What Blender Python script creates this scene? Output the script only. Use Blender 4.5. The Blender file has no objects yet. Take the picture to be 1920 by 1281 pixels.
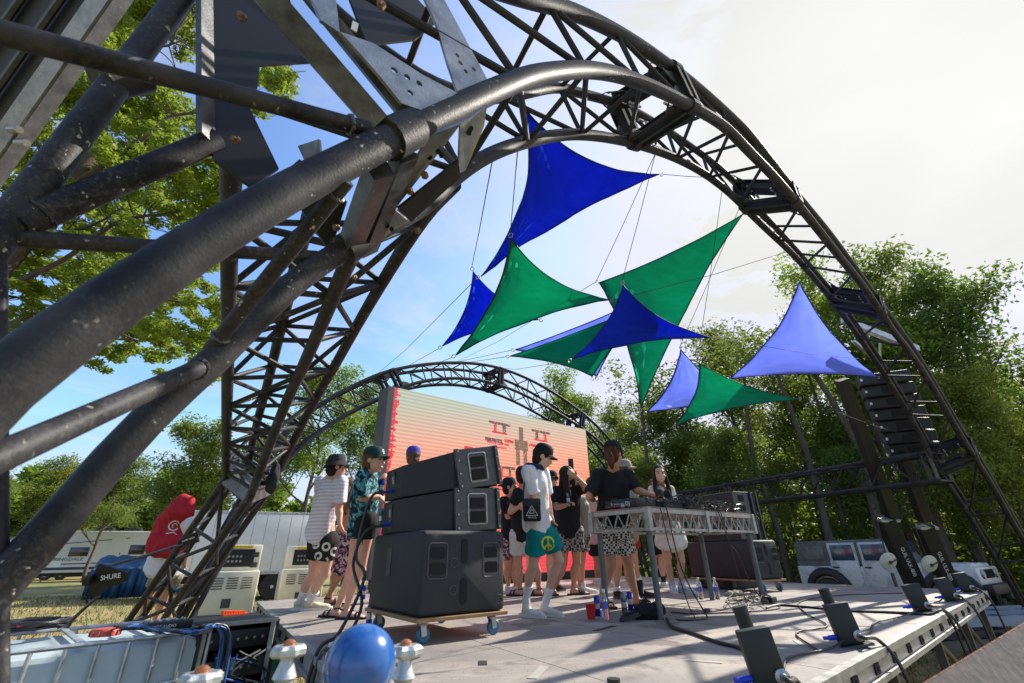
import bpy, bmesh, math, random
import numpy as np
from mathutils import Vector, Matrix, noise
from mathutils.bvhtree import BVHTree
scene = bpy.context.scene
R_ = math.radians
# ------------------------------------------------------------------ camera
F_PX, PITCH, ROLL, CZ = 840.0, R_(25.4), R_(1.0), 1.64
_f = Vector((0, math.cos(PITCH), math.sin(PITCH))); _r0 = Vector((1, 0, 0)); _u0 = _r0.cross(_f)
_r = _r0*math.cos(ROLL) - _u0*math.sin(ROLL); _u = _r.cross(_f)
cam_d = bpy.data.cameras.new('camera'); cam = bpy.data.objects.new('camera', cam_d)
scene.collection.objects.link(cam); scene.camera = cam
cam_d.sensor_width = 36; cam_d.lens = F_PX/1920*36; cam_d.clip_start = 0.05; cam_d.clip_end = 2000
cam.matrix_world = Matrix(((_r.x, _u.x, -_f.x, 0), (_r.y, _u.y, -_f.y, 0), (_r.z, _u.z, -_f.z, CZ), (0, 0, 0, 1)))
cam_d.dof.use_dof = True; cam_d.dof.focus_distance = 4.6; cam_d.dof.aperture_fstop = 4.5
# ------------------------------------------------------------------ sky and sun
SUN_EL, SUN_AZ = R_(40), R_(55)          # azimuth to the right of the view direction (+Y)
W = bpy.data.worlds.new('World'); scene.world = W; W.use_nodes = True
def world():
    nt = W.node_tree; N = nt.nodes; L = nt.links; N.clear()
    out = N.new('ShaderNodeOutputWorld'); bg = N.new('ShaderNodeBackground')
    sky = N.new('ShaderNodeTexSky'); sky.sky_type = 'NISHITA'; sky.sun_disc = False
    sky.sun_elevation = SUN_EL; sky.sun_rotation = SUN_AZ; sky.dust_density = 1.6; sky.air_density = 1.0; sky.ozone_density = 1.6
    tc = N.new('ShaderNodeTexCoord'); sep = N.new('ShaderNodeSeparateXYZ'); L.new(tc.outputs['Generated'], sep.inputs[0])
    def M(op, a, b=None, clamp=False):
        m = N.new('ShaderNodeMath'); m.operation = op; m.use_clamp = clamp
        for i, v in enumerate((a, b)):
            if v is None: continue
            if isinstance(v, (int, float)): m.inputs[i].default_value = v
            else: L.new(v, m.inputs[i])
        return m.outputs[0]
    # wispy clouds on a plane high above
    zc = M('MAXIMUM', sep.outputs[2], 0.05)
    cx = M('DIVIDE', sep.outputs[0], zc); cy = M('DIVIDE', sep.outputs[1], zc)
    comb = N.new('ShaderNodeCombineXYZ'); L.new(cx, comb.inputs[0]); L.new(cy, comb.inputs[1])
    nz = N.new('ShaderNodeTexNoise'); nz.inputs['Scale'].default_value = 1.7; nz.inputs['Detail'].default_value = 9
    nz.inputs['Roughness'].default_value = .62; nz.inputs['Distortion'].default_value = .6; L.new(comb.outputs[0], nz.inputs['Vector'])
    cr = N.new('ShaderNodeValToRGB'); cr.color_ramp.elements[0].position = .47; cr.color_ramp.elements[1].position = .74
    L.new(nz.outputs['Fac'], cr.inputs['Fac'])
    # veil of thin haze-cloud spreading round the sun
    sd = Vector((math.sin(SUN_AZ)*math.cos(SUN_EL), math.cos(SUN_AZ)*math.cos(SUN_EL), math.sin(SUN_EL)))
    dt = N.new('ShaderNodeVectorMath'); dt.operation = 'DOT_PRODUCT'; L.new(tc.outputs['Generated'], dt.inputs[0]); dt.inputs[1].default_value = sd
    veil = M('POWER', M('MAXIMUM', dt.outputs['Value'], 0), 5.0)
    amt = M('ADD', M('MULTIPLY', cr.outputs['Color'], .6), M('MULTIPLY', veil, 1.25), True)
    mix = N.new('ShaderNodeMixRGB'); L.new(amt, mix.inputs[0]); tint = N.new('ShaderNodeVectorMath'); tint.operation = 'MULTIPLY'; tint.inputs[1].default_value = (.70, .86, 1.06); L.new(sky.outputs[0], tint.inputs[0]); L.new(tint.outputs[0], mix.inputs[1]); mix.inputs[2].default_value = (2.50, 2.50, 2.48, 1)
    mn = N.new('ShaderNodeVectorMath'); mn.operation = 'MINIMUM'; L.new(mix.outputs[0], mn.inputs[0]); mn.inputs[1].default_value = (2.58, 2.66, 3.3)
    n2 = N.new('ShaderNodeTexNoise'); n2.inputs['Scale'].default_value = .9; n2.inputs['Detail'].default_value = 7; n2.inputs['Distortion'].default_value = .8; L.new(comb.outputs[0], n2.inputs['Vector']); v2 = M('MULTIPLY', n2.outputs['Fac'], .30); v3 = M('ADD', M('ADD', v2, .84), M('MULTIPLY', M('POWER', M('MAXIMUM', dt.outputs['Value'], 0), 12.0), .22)); sc_ = N.new('ShaderNodeVectorMath'); sc_.operation = 'SCALE'; L.new(mn.outputs[0], sc_.inputs[0]); L.new(v3, sc_.inputs['Scale']); L.new(sc_.outputs[0], bg.inputs['Color']); bg.inputs['Strength'].default_value = 0.15; L.new(bg.outputs[0], out.inputs[0])
world()
sun_d = bpy.data.lights.new('sun', 'SUN'); sun = bpy.data.objects.new('sun', sun_d); scene.collection.objects.link(sun)
sun_d.energy = 4.0; sun_d.angle = R_(.5); sun_d.color = (1, .93, .82)
_sd = Vector((math.sin(SUN_AZ)*math.cos(SUN_EL), math.cos(SUN_AZ)*math.cos(SUN_EL), math.sin(SUN_EL)))
sun.rotation_euler = _sd.to_track_quat('Z', 'Y').to_euler()
vs = scene.view_settings; vs.view_transform = 'Standard'; vs.look = 'None'; vs.gamma = 1; vs.exposure = 1.1; vs.use_curve_mapping = False
# ------------------------------------------------------------------ helpers
def ray(px, py): return _f + _r*((px-960)/F_PX) - _u*((py-640.5)/F_PX)
O = Vector((0, 0, CZ))
def pd(px, py, d): return O + ray(px, py)*d               # point seen at a pixel, d metres deep
def pz(px, py, z):
    v = ray(px, py); return O + v*((z-CZ)/v.z)
def ppl(px, py, n, D):                                       # on the vertical plane n.p = D
    v = ray(px, py); return O + v*(D/v.dot(n))
def depth(p): return (p-O).dot(_f)
def V(*a): return Vector(a)
def seg(a, b, t): return a.lerp(b, t)

class MB:
    def __init__(s): s.v = []; s.f = []; s.m = []; s.sm = []
    def add(s, vs, fs, mi=0, smooth=True):
        o = len(s.v); s.v += [Vector(v) for v in vs]; s.f += [tuple(i+o for i in f) for f in fs]; s.m += [mi]*len(fs); s.sm += [smooth]*len(fs); return s
    def box(s, c, size, X=None, Y=None, Z=None, mi=0, bev=0):
        X = X or V(1, 0, 0); Y = Y or V(0, 1, 0); Z = Z or V(0, 0, 1)
        h = [q/2 for q in size]
        if bev <= 0:
            vs = [c + X*(sx*h[0]) + Y*(sy*h[1]) + Z*(sz*h[2]) for sx in (-1, 1) for sy in (-1, 1) for sz in (-1, 1)]
            fs = [(0, 1, 3, 2), (4, 6, 7, 5), (0, 4, 5, 1), (2, 3, 7, 6), (0, 2, 6, 4), (1, 5, 7, 3)]
            return s.add(vs, fs, mi, False)
        bm = bmesh.new(); bmesh.ops.create_cube(bm, size=1)
        for v in bm.verts: v.co = Vector((v.co.x*size[0], v.co.y*size[1], v.co.z*size[2]))
        bmesh.ops.bevel(bm, geom=bm.edges[:], offset=bev, segments=2, affect='EDGES', profile=.5)
        vs = [c + X*v.co.x + Y*v.co.y + Z*v.co.z for v in bm.verts]; bm.verts.index_update()
        fs = [tuple(v.index for v in f.verts) for f in bm.faces]; bm.free()
        return s.add(vs, fs, mi, True)
    def bar(s, a, b, w, h, up=None, mi=0):                   # rectangular bar a->b
        d = (b-a); L = d.length; X = d/L; up = up or V(0, 0, 1)
        if abs(X.dot(up)) > .98: up = V(0, 1, 0)
        Y = up.cross(X).normalized(); Z = X.cross(Y)
        return s.box((a+b)/2, (L, w, h), X, Y, Z, mi)
    def tube(s, pts, r, n=10, mi=0, cap=True, flat=1.0, lat=None):
        pts = [Vector(p) for p in pts]; k = len(pts); rs = r if isinstance(r, (list, tuple)) else [r]*k
        vs = []; prev = None
        for i, p in enumerate(pts):
            t = (pts[min(i+1, k-1)]-pts[max(i-1, 0)])
            t = t.normalized() if t.length > 1e-9 else V(0, 0, 1)
            if lat is not None: a = (lat - t*lat.dot(t)).normalized()
            elif prev is None: a = t.orthogonal().normalized()
            else:
                a = prev - t*prev.dot(t); a = a.normalized() if a.length > 1e-6 else t.orthogonal().normalized()
            prev = a; b = t.cross(a)
            for j in range(n):
                q = 2*math.pi*j/n; vs.append(p + a*(math.cos(q)*rs[i]) + b*(math.sin(q)*rs[i]*flat))
        fs = [(i*n+j, i*n+(j+1) % n, (i+1)*n+(j+1) % n, (i+1)*n+j) for i in range(k-1) for j in range(n)]
        s.add(vs, fs, mi, True)
        if cap: s.add([], [], mi); o = len(s.v)-len(vs); s.f += [tuple(o+j for j in range(n))[::-1], tuple(o+(k-1)*n+j for j in range(n))]; s.m += [mi, mi]; s.sm += [False, False]
        return s
    def lathe(s, c, prof, n=20, X=None, Z=None, mi=0):       # prof = (r, h) list round axis Z
        Z = (Z or V(0, 0, 1)).normalized(); X = X or Z.orthogonal().normalized(); Y = Z.cross(X)
        vs = [c + X*(r*math.cos(2*math.pi*j/n)) + Y*(r*math.sin(2*math.pi*j/n)) + Z*h for r, h in prof for j in range(n)]
        k = len(prof); fs = [(i*n+j, i*n+(j+1) % n, (i+1)*n+(j+1) % n, (i+1)*n+j) for i in range(k-1) for j in range(n)]
        fs += [tuple(range(n))[::-1], tuple((k-1)*n+j for j in range(n))]
        return s.add(vs, fs, mi, True)
    def ell(s, c, r, X=None, Y=None, Z=None, n=14, k=10, mi=0):
        X = X or V(1, 0, 0); Y = Y or V(0, 1, 0); Z = Z or V(0, 0, 1)
        vs = []
        for i in range(k+1):
            a = math.pi*(i+.02)/(k+.04) if 0 < i < k else math.pi*(.03 if i == 0 else .97)
            for j in range(n):
                q = 2*math.pi*j/n; vs.append(c + X*(r[0]*math.sin(a)*math.cos(q)) + Y*(r[1]*math.sin(a)*math.sin(q)) + Z*(r[2]*math.cos(a)))
        fs = [(i*n+j, (i+1)*n+j, (i+1)*n+(j+1) % n, i*n+(j+1) % n) for i in range(k) for j in range(n)]
        fs += [tuple(range(n)), tuple(k*n+j for j in range(n))[::-1]]
        return s.add(vs, fs, mi, True)
    def plate(s, pts, th, nrm=None, mi=0):                   # flat polygon with thickness
        pts = [Vector(p) for p in pts]; n = nrm or (pts[1]-pts[0]).cross(pts[2]-pts[0]).normalized(); k = len(pts)
        vs = [p + n*(th/2) for p in pts] + [p - n*(th/2) for p in pts]
        fs = [tuple(range(k)), tuple(range(k, 2*k))[::-1]] + [(i, i+k, (i+1) % k+k, (i+1) % k) for i in range(k)]
        return s.add(vs, fs, mi, False)
    def split(s, name, mats, parent, maxn=100, **props): split_build(s, name, mats, parent, maxn, **props)
    def build(s, name, mats, parent=None, at=None, ang=35, bev=0, **props):
        mats = mats if isinstance(mats, (list, tuple)) else [mats]
        return link(name, s.v, s.f, mats, parent, s.m, s.sm, at, ang, bev, **props)

def split_build(mb, name, mats, parent, maxn=100, ang=35, **props):
    """each loose piece of the builder becomes a part of its own (nearest ones first), the rest one 'stuff' part"""
    mats = mats if isinstance(mats, (list, tuple)) else [mats]
    n = len(mb.v); par = list(range(n))
    def fd(i):
        while par[i] != i: par[i] = par[par[i]]; i = par[i]
        return i
    for f in mb.f:
        a = fd(f[0])
        for i in f[1:]: par[fd(i)] = a
    comp = {}
    for k, f in enumerate(mb.f): comp.setdefault(fd(f[0]), []).append(k)
    items = []
    for fl in comp.values():
        c = sum((mb.v[i] for i in mb.f[fl[0]]), Vector())/len(mb.f[fl[0]]); items.append(((c-O).length, fl))
    items.sort(key=lambda t: t[0])
    def emit(fl, **pr):
        ids = {}; vs = []; fs = []
        for k in fl:
            g = []
            for i in mb.f[k]:
                if i not in ids: ids[i] = len(vs); vs.append(mb.v[i])
                g.append(ids[i])
            fs.append(tuple(g))
        link(name, vs, fs, mats, parent, [mb.m[k] for k in fl], [mb.sm[k] for k in fl], None, ang, 0, **pr)
    cut = maxn if len(items) > maxn else len(items)
    for _, fl in items[:cut]: emit(fl, **props)
    if len(items) > cut: emit([k for _, fl in items[cut:] for k in fl], kind='stuff')
def worig(o):
    p = Vector(o.location)
    while o.parent: o = o.parent; p = p + o.location
    return p
def link(name, vs, fs, mats, parent=None, mi=None, sm=None, at=None, ang=35, bev=0, **props):
    if parent is None:
        org = at
        if org is None:
            xs = [v[0] for v in vs]; ys = [v[1] for v in vs]; zs = [v[2] for v in vs]
            org = Vector(((min(xs)+max(xs))/2, (min(ys)+max(ys))/2, min(zs)))
    else: org = worig(parent)
    me = bpy.data.meshes.new(name); me.from_pydata([Vector(v)-org for v in vs], [], fs)
    for m in mats: me.materials.append(m)
    if mi: me.polygons.foreach_set('material_index', mi)
    if sm: me.polygons.foreach_set('use_smooth', sm)
    me.validate(); me.update()
    if sm and any(sm): me.set_sharp_from_angle(angle=R_(ang))
    o = bpy.data.objects.new(name, me); scene.collection.objects.link(o)
    if parent is None: o.location = org
    else: o.parent = parent
    if bev:
        m = o.modifiers.new('bevel', 'BEVEL'); m.width = bev; m.segments = 2; m.limit_method = 'ANGLE'; m.angle_limit = R_(40)
    for k, v in props.items(): o[k] = v
    return o
def thing(name, loc, label, cat, group=None):
    o = bpy.data.objects.new(name, None); o.empty_display_size = .1; o.location = loc; scene.collection.objects.link(o)
    o['label'] = label; o['category'] = cat
    if group: o['group'] = group
    return o
def tag(o, label, cat, group=None):
    o['label'] = label; o['category'] = cat
    if group: o['group'] = group
    return o
def struct(o, kind='structure'): o['kind'] = kind; return o
def kids(o): return [c for c in bpy.data.objects if c.parent == o]
def dup(root, loc, rz=0, label=None, scale=None, par=None):
    c = root.copy(); scene.collection.objects.link(c)
    if par is None:
        c.location = loc; c.rotation_euler = (0, 0, rz)
        if label: c['label'] = label
        if scale: c.scale = scale
    else: c.parent = par
    for k in kids(root): dup(k, None, par=c)
    return c
def catmull(pts, n=6):
    P = [Vector(p) for p in pts]; P = [P[0]*2-P[1]] + P + [P[-1]*2-P[-2]]; out = []
    for i in range(1, len(P)-2):
        for j in range(n):
            t = j/n; a, b, c, d = P[i-1], P[i], P[i+1], P[i+2]
            out.append(.5*((2*b)+(c-a)*t+(2*a-5*b+4*c-d)*t*t+(3*b-a-3*c+d)*t*t*t))
    out.append(P[-2]); return out
def smooth_pts(P, it=2):
    P = [Vector(p) for p in P]
    for _ in range(it): P = [P[0]] + [P[i]*.5+(P[i-1]+P[i+1])*.25 for i in range(1, len(P)-1)] + [P[-1]]
    return P
def at_frac(P, t):
    L = [0]
    for a, b in zip(P, P[1:]): L.append(L[-1]+(b-a).length)
    s = max(0, min(1, t))*L[-1]
    for i in range(len(P)-1):
        if s <= L[i+1] or i == len(P)-2: return P[i].lerp(P[i+1], (s-L[i])/max(1e-9, L[i+1]-L[i]))
def text_mesh(body, size, font_extrude=.0008):
    c = bpy.data.curves.new('txt', 'FONT'); c.body = body; c.size = size; c.extrude = font_extrude; c.align_x = 'CENTER'; c.align_y = 'CENTER'; c.resolution_u = 3
    o = bpy.data.objects.new('txt', c); scene.collection.objects.link(o); bpy.context.view_layer.update()
    me = bpy.data.meshes.new_from_object(o.evaluated_get(bpy.context.evaluated_depsgraph_get()))
    vs = [v.co.copy() for v in me.vertices]; fs = [tuple(p.vertices) for p in me.polygons]
    bpy.data.objects.remove(o); bpy.data.curves.remove(c); bpy.data.meshes.remove(me); return vs, fs
def write(body, c, X, Y, size, mat, parent, name='lettering', sx=1, shear=0):
    vs, fs = text_mesh(body, size); n = X.cross(Y).normalized()
    link(name, [c + X*((v.x+shear*v.y)*sx) + Y*v.y + n*v.z for v in vs], fs, [mat], parent)
# ------------------------------------------------------------------ materials
MAT = {}
def mat(name, col=(.5, .5, .5), rough=.6, metal=0, spec=.5, coat=0, trans=0, noise_amt=0, nscale=8, bump=0, bscale=60, col2=None, emit=None, estr=1, sss=0, thin=0, alpha=1, contrast=(.35, .65), obj=True, stretch=None, coat_r=.2):
    m = bpy.data.materials.new(name); m.use_nodes = True; nt = m.node_tree; N = nt.nodes; L = nt.links; b = N['Principled BSDF']
    b.inputs['Base Color'].default_value = (*col, 1); b.inputs['Roughness'].default_value = rough; b.inputs['Metallic'].default_value = metal
    b.inputs['Specular IOR Level'].default_value = spec; b.inputs['Coat Weight'].default_value = coat; b.inputs['Coat Roughness'].default_value = coat_r; b.inputs['Transmission Weight'].default_value = trans
    if sss: b.inputs['Subsurface Weight'].default_value = sss; b.inputs['Subsurface Radius'].default_value = (.02, .008, .004)
    if emit: b.inputs['Emission Color'].default_value = (*emit, 1); b.inputs['Emission Strength'].default_value = estr
    tc = N.new('ShaderNodeTexCoord'); src = tc.outputs['Object']
    if stretch:
        mp = N.new('ShaderNodeMapping'); mp.inputs['Scale'].default_value = stretch; L.new(src, mp.inputs[0]); src = mp.outputs[0]
    if col2:
        nz = N.new('ShaderNodeTexNoise'); nz.inputs['Scale'].default_value = nscale; nz.inputs['Detail'].default_value = 6; nz.inputs['Roughness'].default_value = .62; L.new(src, nz.inputs['Vector'])
        cr = N.new('ShaderNodeValToRGB'); cr.color_ramp.elements[0].position, cr.color_ramp.elements[1].position = contrast
        cr.color_ramp.elements[0].color = (*col, 1); cr.color_ramp.elements[1].color = (*col2, 1)
        L.new(nz.outputs['Fac'], cr.inputs['Fac']); L.new(cr.outputs['Color'], b.inputs['Base Color'])
        mr = N.new('ShaderNodeMapRange'); mr.inputs['To Min'].default_value = max(0, rough-.1); mr.inputs['To Max'].default_value = min(1, rough+.12); L.new(nz.outputs['Fac'], mr.inputs['Value']); L.new(mr.outputs[0], b.inputs['Roughness'])
    if bump:
        n2 = N.new('ShaderNodeTexNoise'); n2.inputs['Scale'].default_value = bscale; n2.inputs['Detail'].default_value = 4; L.new(src, n2.inputs['Vector'])
        bp = N.new('ShaderNodeBump'); bp.inputs['Strength'].default_value = bump; bp.inputs['Distance'].default_value = .01; L.new(n2.outputs['Fac'], bp.inputs['Height']); L.new(bp.outputs[0], b.inputs['Normal'])
    if thin:                                                # cloth or leaf that lets light through
        t = N.new('ShaderNodeBsdfTranslucent'); mx = N.new('ShaderNodeMixShader'); mx.inputs[0].default_value = thin
        if b.inputs['Base Color'].links: L.new(b.inputs['Base Color'].links[0].from_socket, t.inputs['Color'])
        else: t.inputs['Color'].default_value = (*col, 1)
        L.new(b.outputs[0], mx.inputs[1]); L.new(t.outputs[0], mx.inputs[2]); L.new(mx.outputs[0], N['Material Output'].inputs[0])
    MAT[name] = m; return m
def scuffed(name, col, rough, metal, speck, specks=.70, sc=90, coat=0, big=6, bigcol=None, spec=.4):
    """painted or galvanised metal with pale chips and slow uneven wear"""
    m = mat(name, col, rough, metal, coat=coat, col2=bigcol or tuple(min(1, c*1.7+.01) for c in col), nscale=big, bump=.12, bscale=140, coat_r=.3)
    nt = m.node_tree; N = nt.nodes; L = nt.links; b = N['Principled BSDF']; tc = [n for n in N if n.type == 'TEX_COORD'][0]
    v = N.new('ShaderNodeTexVoronoi'); v.inputs['Scale'].default_value = sc*.22; L.new(tc.outputs['Object'], v.inputs['Vector'])
    n3 = N.new('ShaderNodeTexNoise'); n3.inputs['Scale'].default_value = sc; n3.inputs['Detail'].default_value = 5; L.new(tc.outputs['Object'], n3.inputs['Vector'])
    cr = N.new('ShaderNodeValToRGB'); cr.color_ramp.elements[0].position = specks; cr.color_ramp.elements[1].position = specks+.03; L.new(n3.outputs['Fac'], cr.inputs['Fac'])
    old = b.inputs['Base Color'].links[0].from_socket; 
    n4 = N.new('ShaderNodeTexNoise'); n4.inputs['Scale'].default_value = sc*.09; n4.inputs['Detail'].default_value = 3; L.new(tc.outputs['Object'], n4.inputs['Vector'])
    c4 = N.new('ShaderNodeValToRGB'); c4.color_ramp.elements[0].position = .42; c4.color_ramp.elements[1].position = .62; L.new(n4.outputs['Fac'], c4.inputs['Fac'])
    # chips gather in worn patches; the patches themselves are dull and brownish
    n5 = N.new('ShaderNodeTexNoise'); n5.inputs['Scale'].default_value = sc*2.2; n5.inputs['Detail'].default_value = 6; n5.inputs['Roughness'].default_value = .7; L.new(tc.outputs['Object'], n5.inputs['Vector'])
    c5 = N.new('ShaderNodeValToRGB'); c5.color_ramp.elements[0].position = .50; c5.color_ramp.elements[1].position = .72; c5.color_ramp.elements[1].color = (.5, .5, .5, 1); L.new(n5.outputs['Fac'], c5.inputs['Fac'])
    p1 = N.new('ShaderNodeMath'); p1.operation = 'MULTIPLY'; L.new(c4.outputs['Color'], p1.inputs[0]); L.new(c5.outputs['Color'], p1.inputs[1])
    m1 = N.new('ShaderNodeMixRGB'); L.new(p1.outputs[0], m1.inputs[0]); L.new(old, m1.inputs[1]); m1.inputs[2].default_value = (speck[0]*.42, speck[1]*.38, speck[2]*.32, 1)
    p2 = N.new('ShaderNodeMath'); p2.operation = 'MULTIPLY'; L.new(c4.outputs['Color'], p2.inputs[0]); L.new(cr.outputs['Color'], p2.inputs[1])
    mx = N.new('ShaderNodeMixRGB'); L.new(p2.outputs[0], mx.inputs[0]); L.new(m1.outputs[0], mx.inputs[1]); mx.inputs[2].default_value = (*speck, 1); L.new(mx.outputs[0], b.inputs['Base Color'])
    ro = b.inputs['Roughness'].links[0].from_socket if b.inputs['Roughness'].links else None
    if ro:
        ad = N.new('ShaderNodeMath'); ad.operation = 'MULTIPLY_ADD'; L.new(p1.outputs[0], ad.inputs[0]); ad.inputs[1].default_value = .45; L.new(ro, ad.inputs[2]); L.new(ad.outputs[0], b.inputs['Roughness'])
    b.inputs['Specular IOR Level'].default_value = spec
    return m
steel = scuffed('black_painted_steel', (.016, .017, .021), .50, .1, (.45, .42, .36), .66, 42, coat=.0, big=7, spec=.16, bigcol=(.050, .050, .054))
steel_far = scuffed('black_steel_truss', (.022, .023, .027), .60, .0, (.3, .28, .25), .76, 60, coat=0, big=3, spec=.15)
plate_m = scuffed('scuffed_steel_plate', (.03, .032, .036), .42, .5, (.4, .4, .38), .68, 60, coat=.1, big=9, bigcol=(.13, .135, .14))
plate_light = scuffed('worn_grey_steel', (.20, .21, .22), .38, .7, (.5, .5, .48), .66, 60, big=14, bigcol=(.36, .37, .38))
alu = scuffed('aluminium', (.27, .27, .26), .45, .5, (.15, .14, .13), .70, 70, big=12, bigcol=(.42, .41, .38))
galv = scuffed('galvanised_tube', (.35, .37, .38), .42, .7, (.6, .6, .6), .72, 60, big=10)
blackp = mat('black_plastic', (.011, .011, .012), .5, bump=.05, bscale=300)
cab = mat('textured_black_cabinet', (.011, .012, .014), .58, col2=(.021, .022, .025), nscale=5, bump=.35, bscale=420)
rubber = mat('black_rubber_cable', (.015, .015, .016), .42, spec=.5)
hole = mat('dark_recess', (.004, .004, .004), .8)
darkg = mat('dark_grey_metal', (.06, .062, .065), .45, .5, col2=(.10, .10, .10), nscale=20)
chrome = mat('zinc_plated_metal', (.48, .47, .45), .38, .85, col2=(.35, .34, .32), nscale=30)
blue_pl = mat('blue_plastic', (.01, .04, .55), .4)
red_pl = mat('red_plastic', (.55, .02, .015), .35)
orange_pl = mat('orange_plastic', (.75, .10, .02), .4)
white_pt = mat('white_paint', (.80, .80, .79), .4, col2=(.72, .72, .71), nscale=4, contrast=(.4, .8))
cream = mat('cream_machine_paint', (.70, .66, .54), .45, col2=(.60, .56, .46), nscale=3, contrast=(.4, .75))
white_pl = mat('white_ink', (.75, .75, .75), .5)
wood = mat('plywood_edge', (.38, .22, .10), .7, col2=(.25, .14, .06), nscale=14, stretch=(1, 1, 12))
# ------------------------------------------------------------------ ground
def gz(x, y):                                                # the field rises a little far off on the left
    t = max(0, min(1, (-x-6)/18)); return .45*t*t*(3-2*t)
def ground():
    xs = sorted(set([-600, -300, -150, -90] + [-60+3*i for i in range(41)] + [90, 150, 300, 600])); ys = [-60, -30, -10] + [3*i for i in range(30)] + [110, 160, 260, 500, 900]
    vs = [V(x, y, gz(x, y)) for y in ys for x in xs]; n = len(xs)
    fs = [(j*n+i, j*n+i+1, (j+1)*n+i+1, (j+1)*n+i) for j in range(len(ys)-1) for i in range(n-1)]
    m = mat('dry_grass_field', (.30, .22, .09), .95, col2=(.10, .13, .035), nscale=.22, bump=.5, bscale=20, contrast=(.42, .62))
    nt = m.node_tree; N = nt.nodes; L = nt.links; b = N['Principled BSDF']; tc = [q for q in N if q.type == 'TEX_COORD'][0]
    n3 = N.new('ShaderNodeTexNoise'); n3.inputs['Scale'].default_value = 9; n3.inputs['Detail'].default_value = 8; L.new(tc.outputs['Object'], n3.inputs['Vector'])
    old = b.inputs['Base Color'].links[0].from_socket; mx = N.new('ShaderNodeMixRGB'); mx.blend_type = 'OVERLAY'; mx.inputs[0].default_value = .8; L.new(old, mx.inputs[1]); L.new(n3.outputs['Fac'], mx.inputs[2]); L.new(mx.outputs[0], b.inputs['Base Color'])
    struct(link('ground', vs, fs, [m], None, None, [True]*len(fs), at=V(0, 0, 0)))
ground()
# ------------------------------------------------------------------ stage deck
SZ = 1.1
cBL = pz(482, 1128, SZ); cR = pz(1850, 1108, SZ); q1 = pz(1540, 1281, SZ); q2 = pz(640, 1281, SZ)
def isect(a, b, c, d):
    r = b-a; s = d-c; t = ((c-a).x*s.y-(c-a).y*s.x)/(r.x*s.y-r.y*s.x); return a+r*t
cF = isect(cR, q1, cBL, q2); e1 = (cR-cF).normalized(); e2 = (cBL-cF).normalized()
cB = cR + (cBL-cF); LE1 = (cR-cF).length; LE2 = (cBL-cF).length
def dk(a, b, z=0): return cF + e1*a + e2*b + V(0, 0, z)       # metres along the front edge and back from it
deck_m = mat('weathered_deck_board', (.38, .325, .27), .62, col2=(.21, .19, .175), nscale=1.3, bump=.15, bscale=30, contrast=(.3, .7))
def deck_detail(m):
    nt = m.node_tree; N = nt.nodes; L = nt.links; b = N['Principled BSDF']; tc = [q for q in N if q.type == 'TEX_COORD'][0]
    for sc, lo, hi, colr, st, seed in ((5, .58, .70, (.11, .10, .095), (1, 1, 1), 3), (6, .56, .72, (.44, .39, .33), (1, 14, 1), 7), (9, .60, .70, (.12, .11, .105), (12, 1, 1), 17), (30, .66, .72, (.05, .045, .04), (1, 1, 1), 11), (.8, .42, .66, (.15, .14, .14), (1, 2, 1), 5), (2.2, .60, .63, (.13, .10, .09), (1, 1, 1), 23)):
        mp = N.new('ShaderNodeMapping'); mp.inputs['Scale'].default_value = st; mp.inputs['Location'].default_value = (seed, seed, 0); mp.inputs['Rotation'].default_value = (0, 0, .7); L.new(tc.outputs['Object'], mp.inputs[0])
        n = N.new('ShaderNodeTexNoise'); n.inputs['Scale'].default_value = sc; n.inputs['Detail'].default_value = 7; L.new(mp.outputs[0], n.inputs['Vector'])
        cr = N.new('ShaderNodeValToRGB'); cr.color_ramp.elements[0].position = lo; cr.color_ramp.elements[1].position = hi; cr.color_ramp.elements[1].color = (.7, .7, .7, 1); L.new(n.outputs['Fac'], cr.inputs['Fac'])
        old = b.inputs['Base Color'].links[0].from_socket; mx = N.new('ShaderNodeMixRGB'); L.new(cr.outputs['Color'], mx.inputs[0]); L.new(old, mx.inputs[1]); mx.inputs[2].default_value = (*colr, 1); L.new(mx.outputs[0], b.inputs['Base Color'])
deck_detail(deck_m)
stage = thing('stage_platform', dk(LE1/2, LE2/2, -SZ), 'large low stage deck of grey weathered boards with riveted aluminium edging', 'stage')
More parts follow.
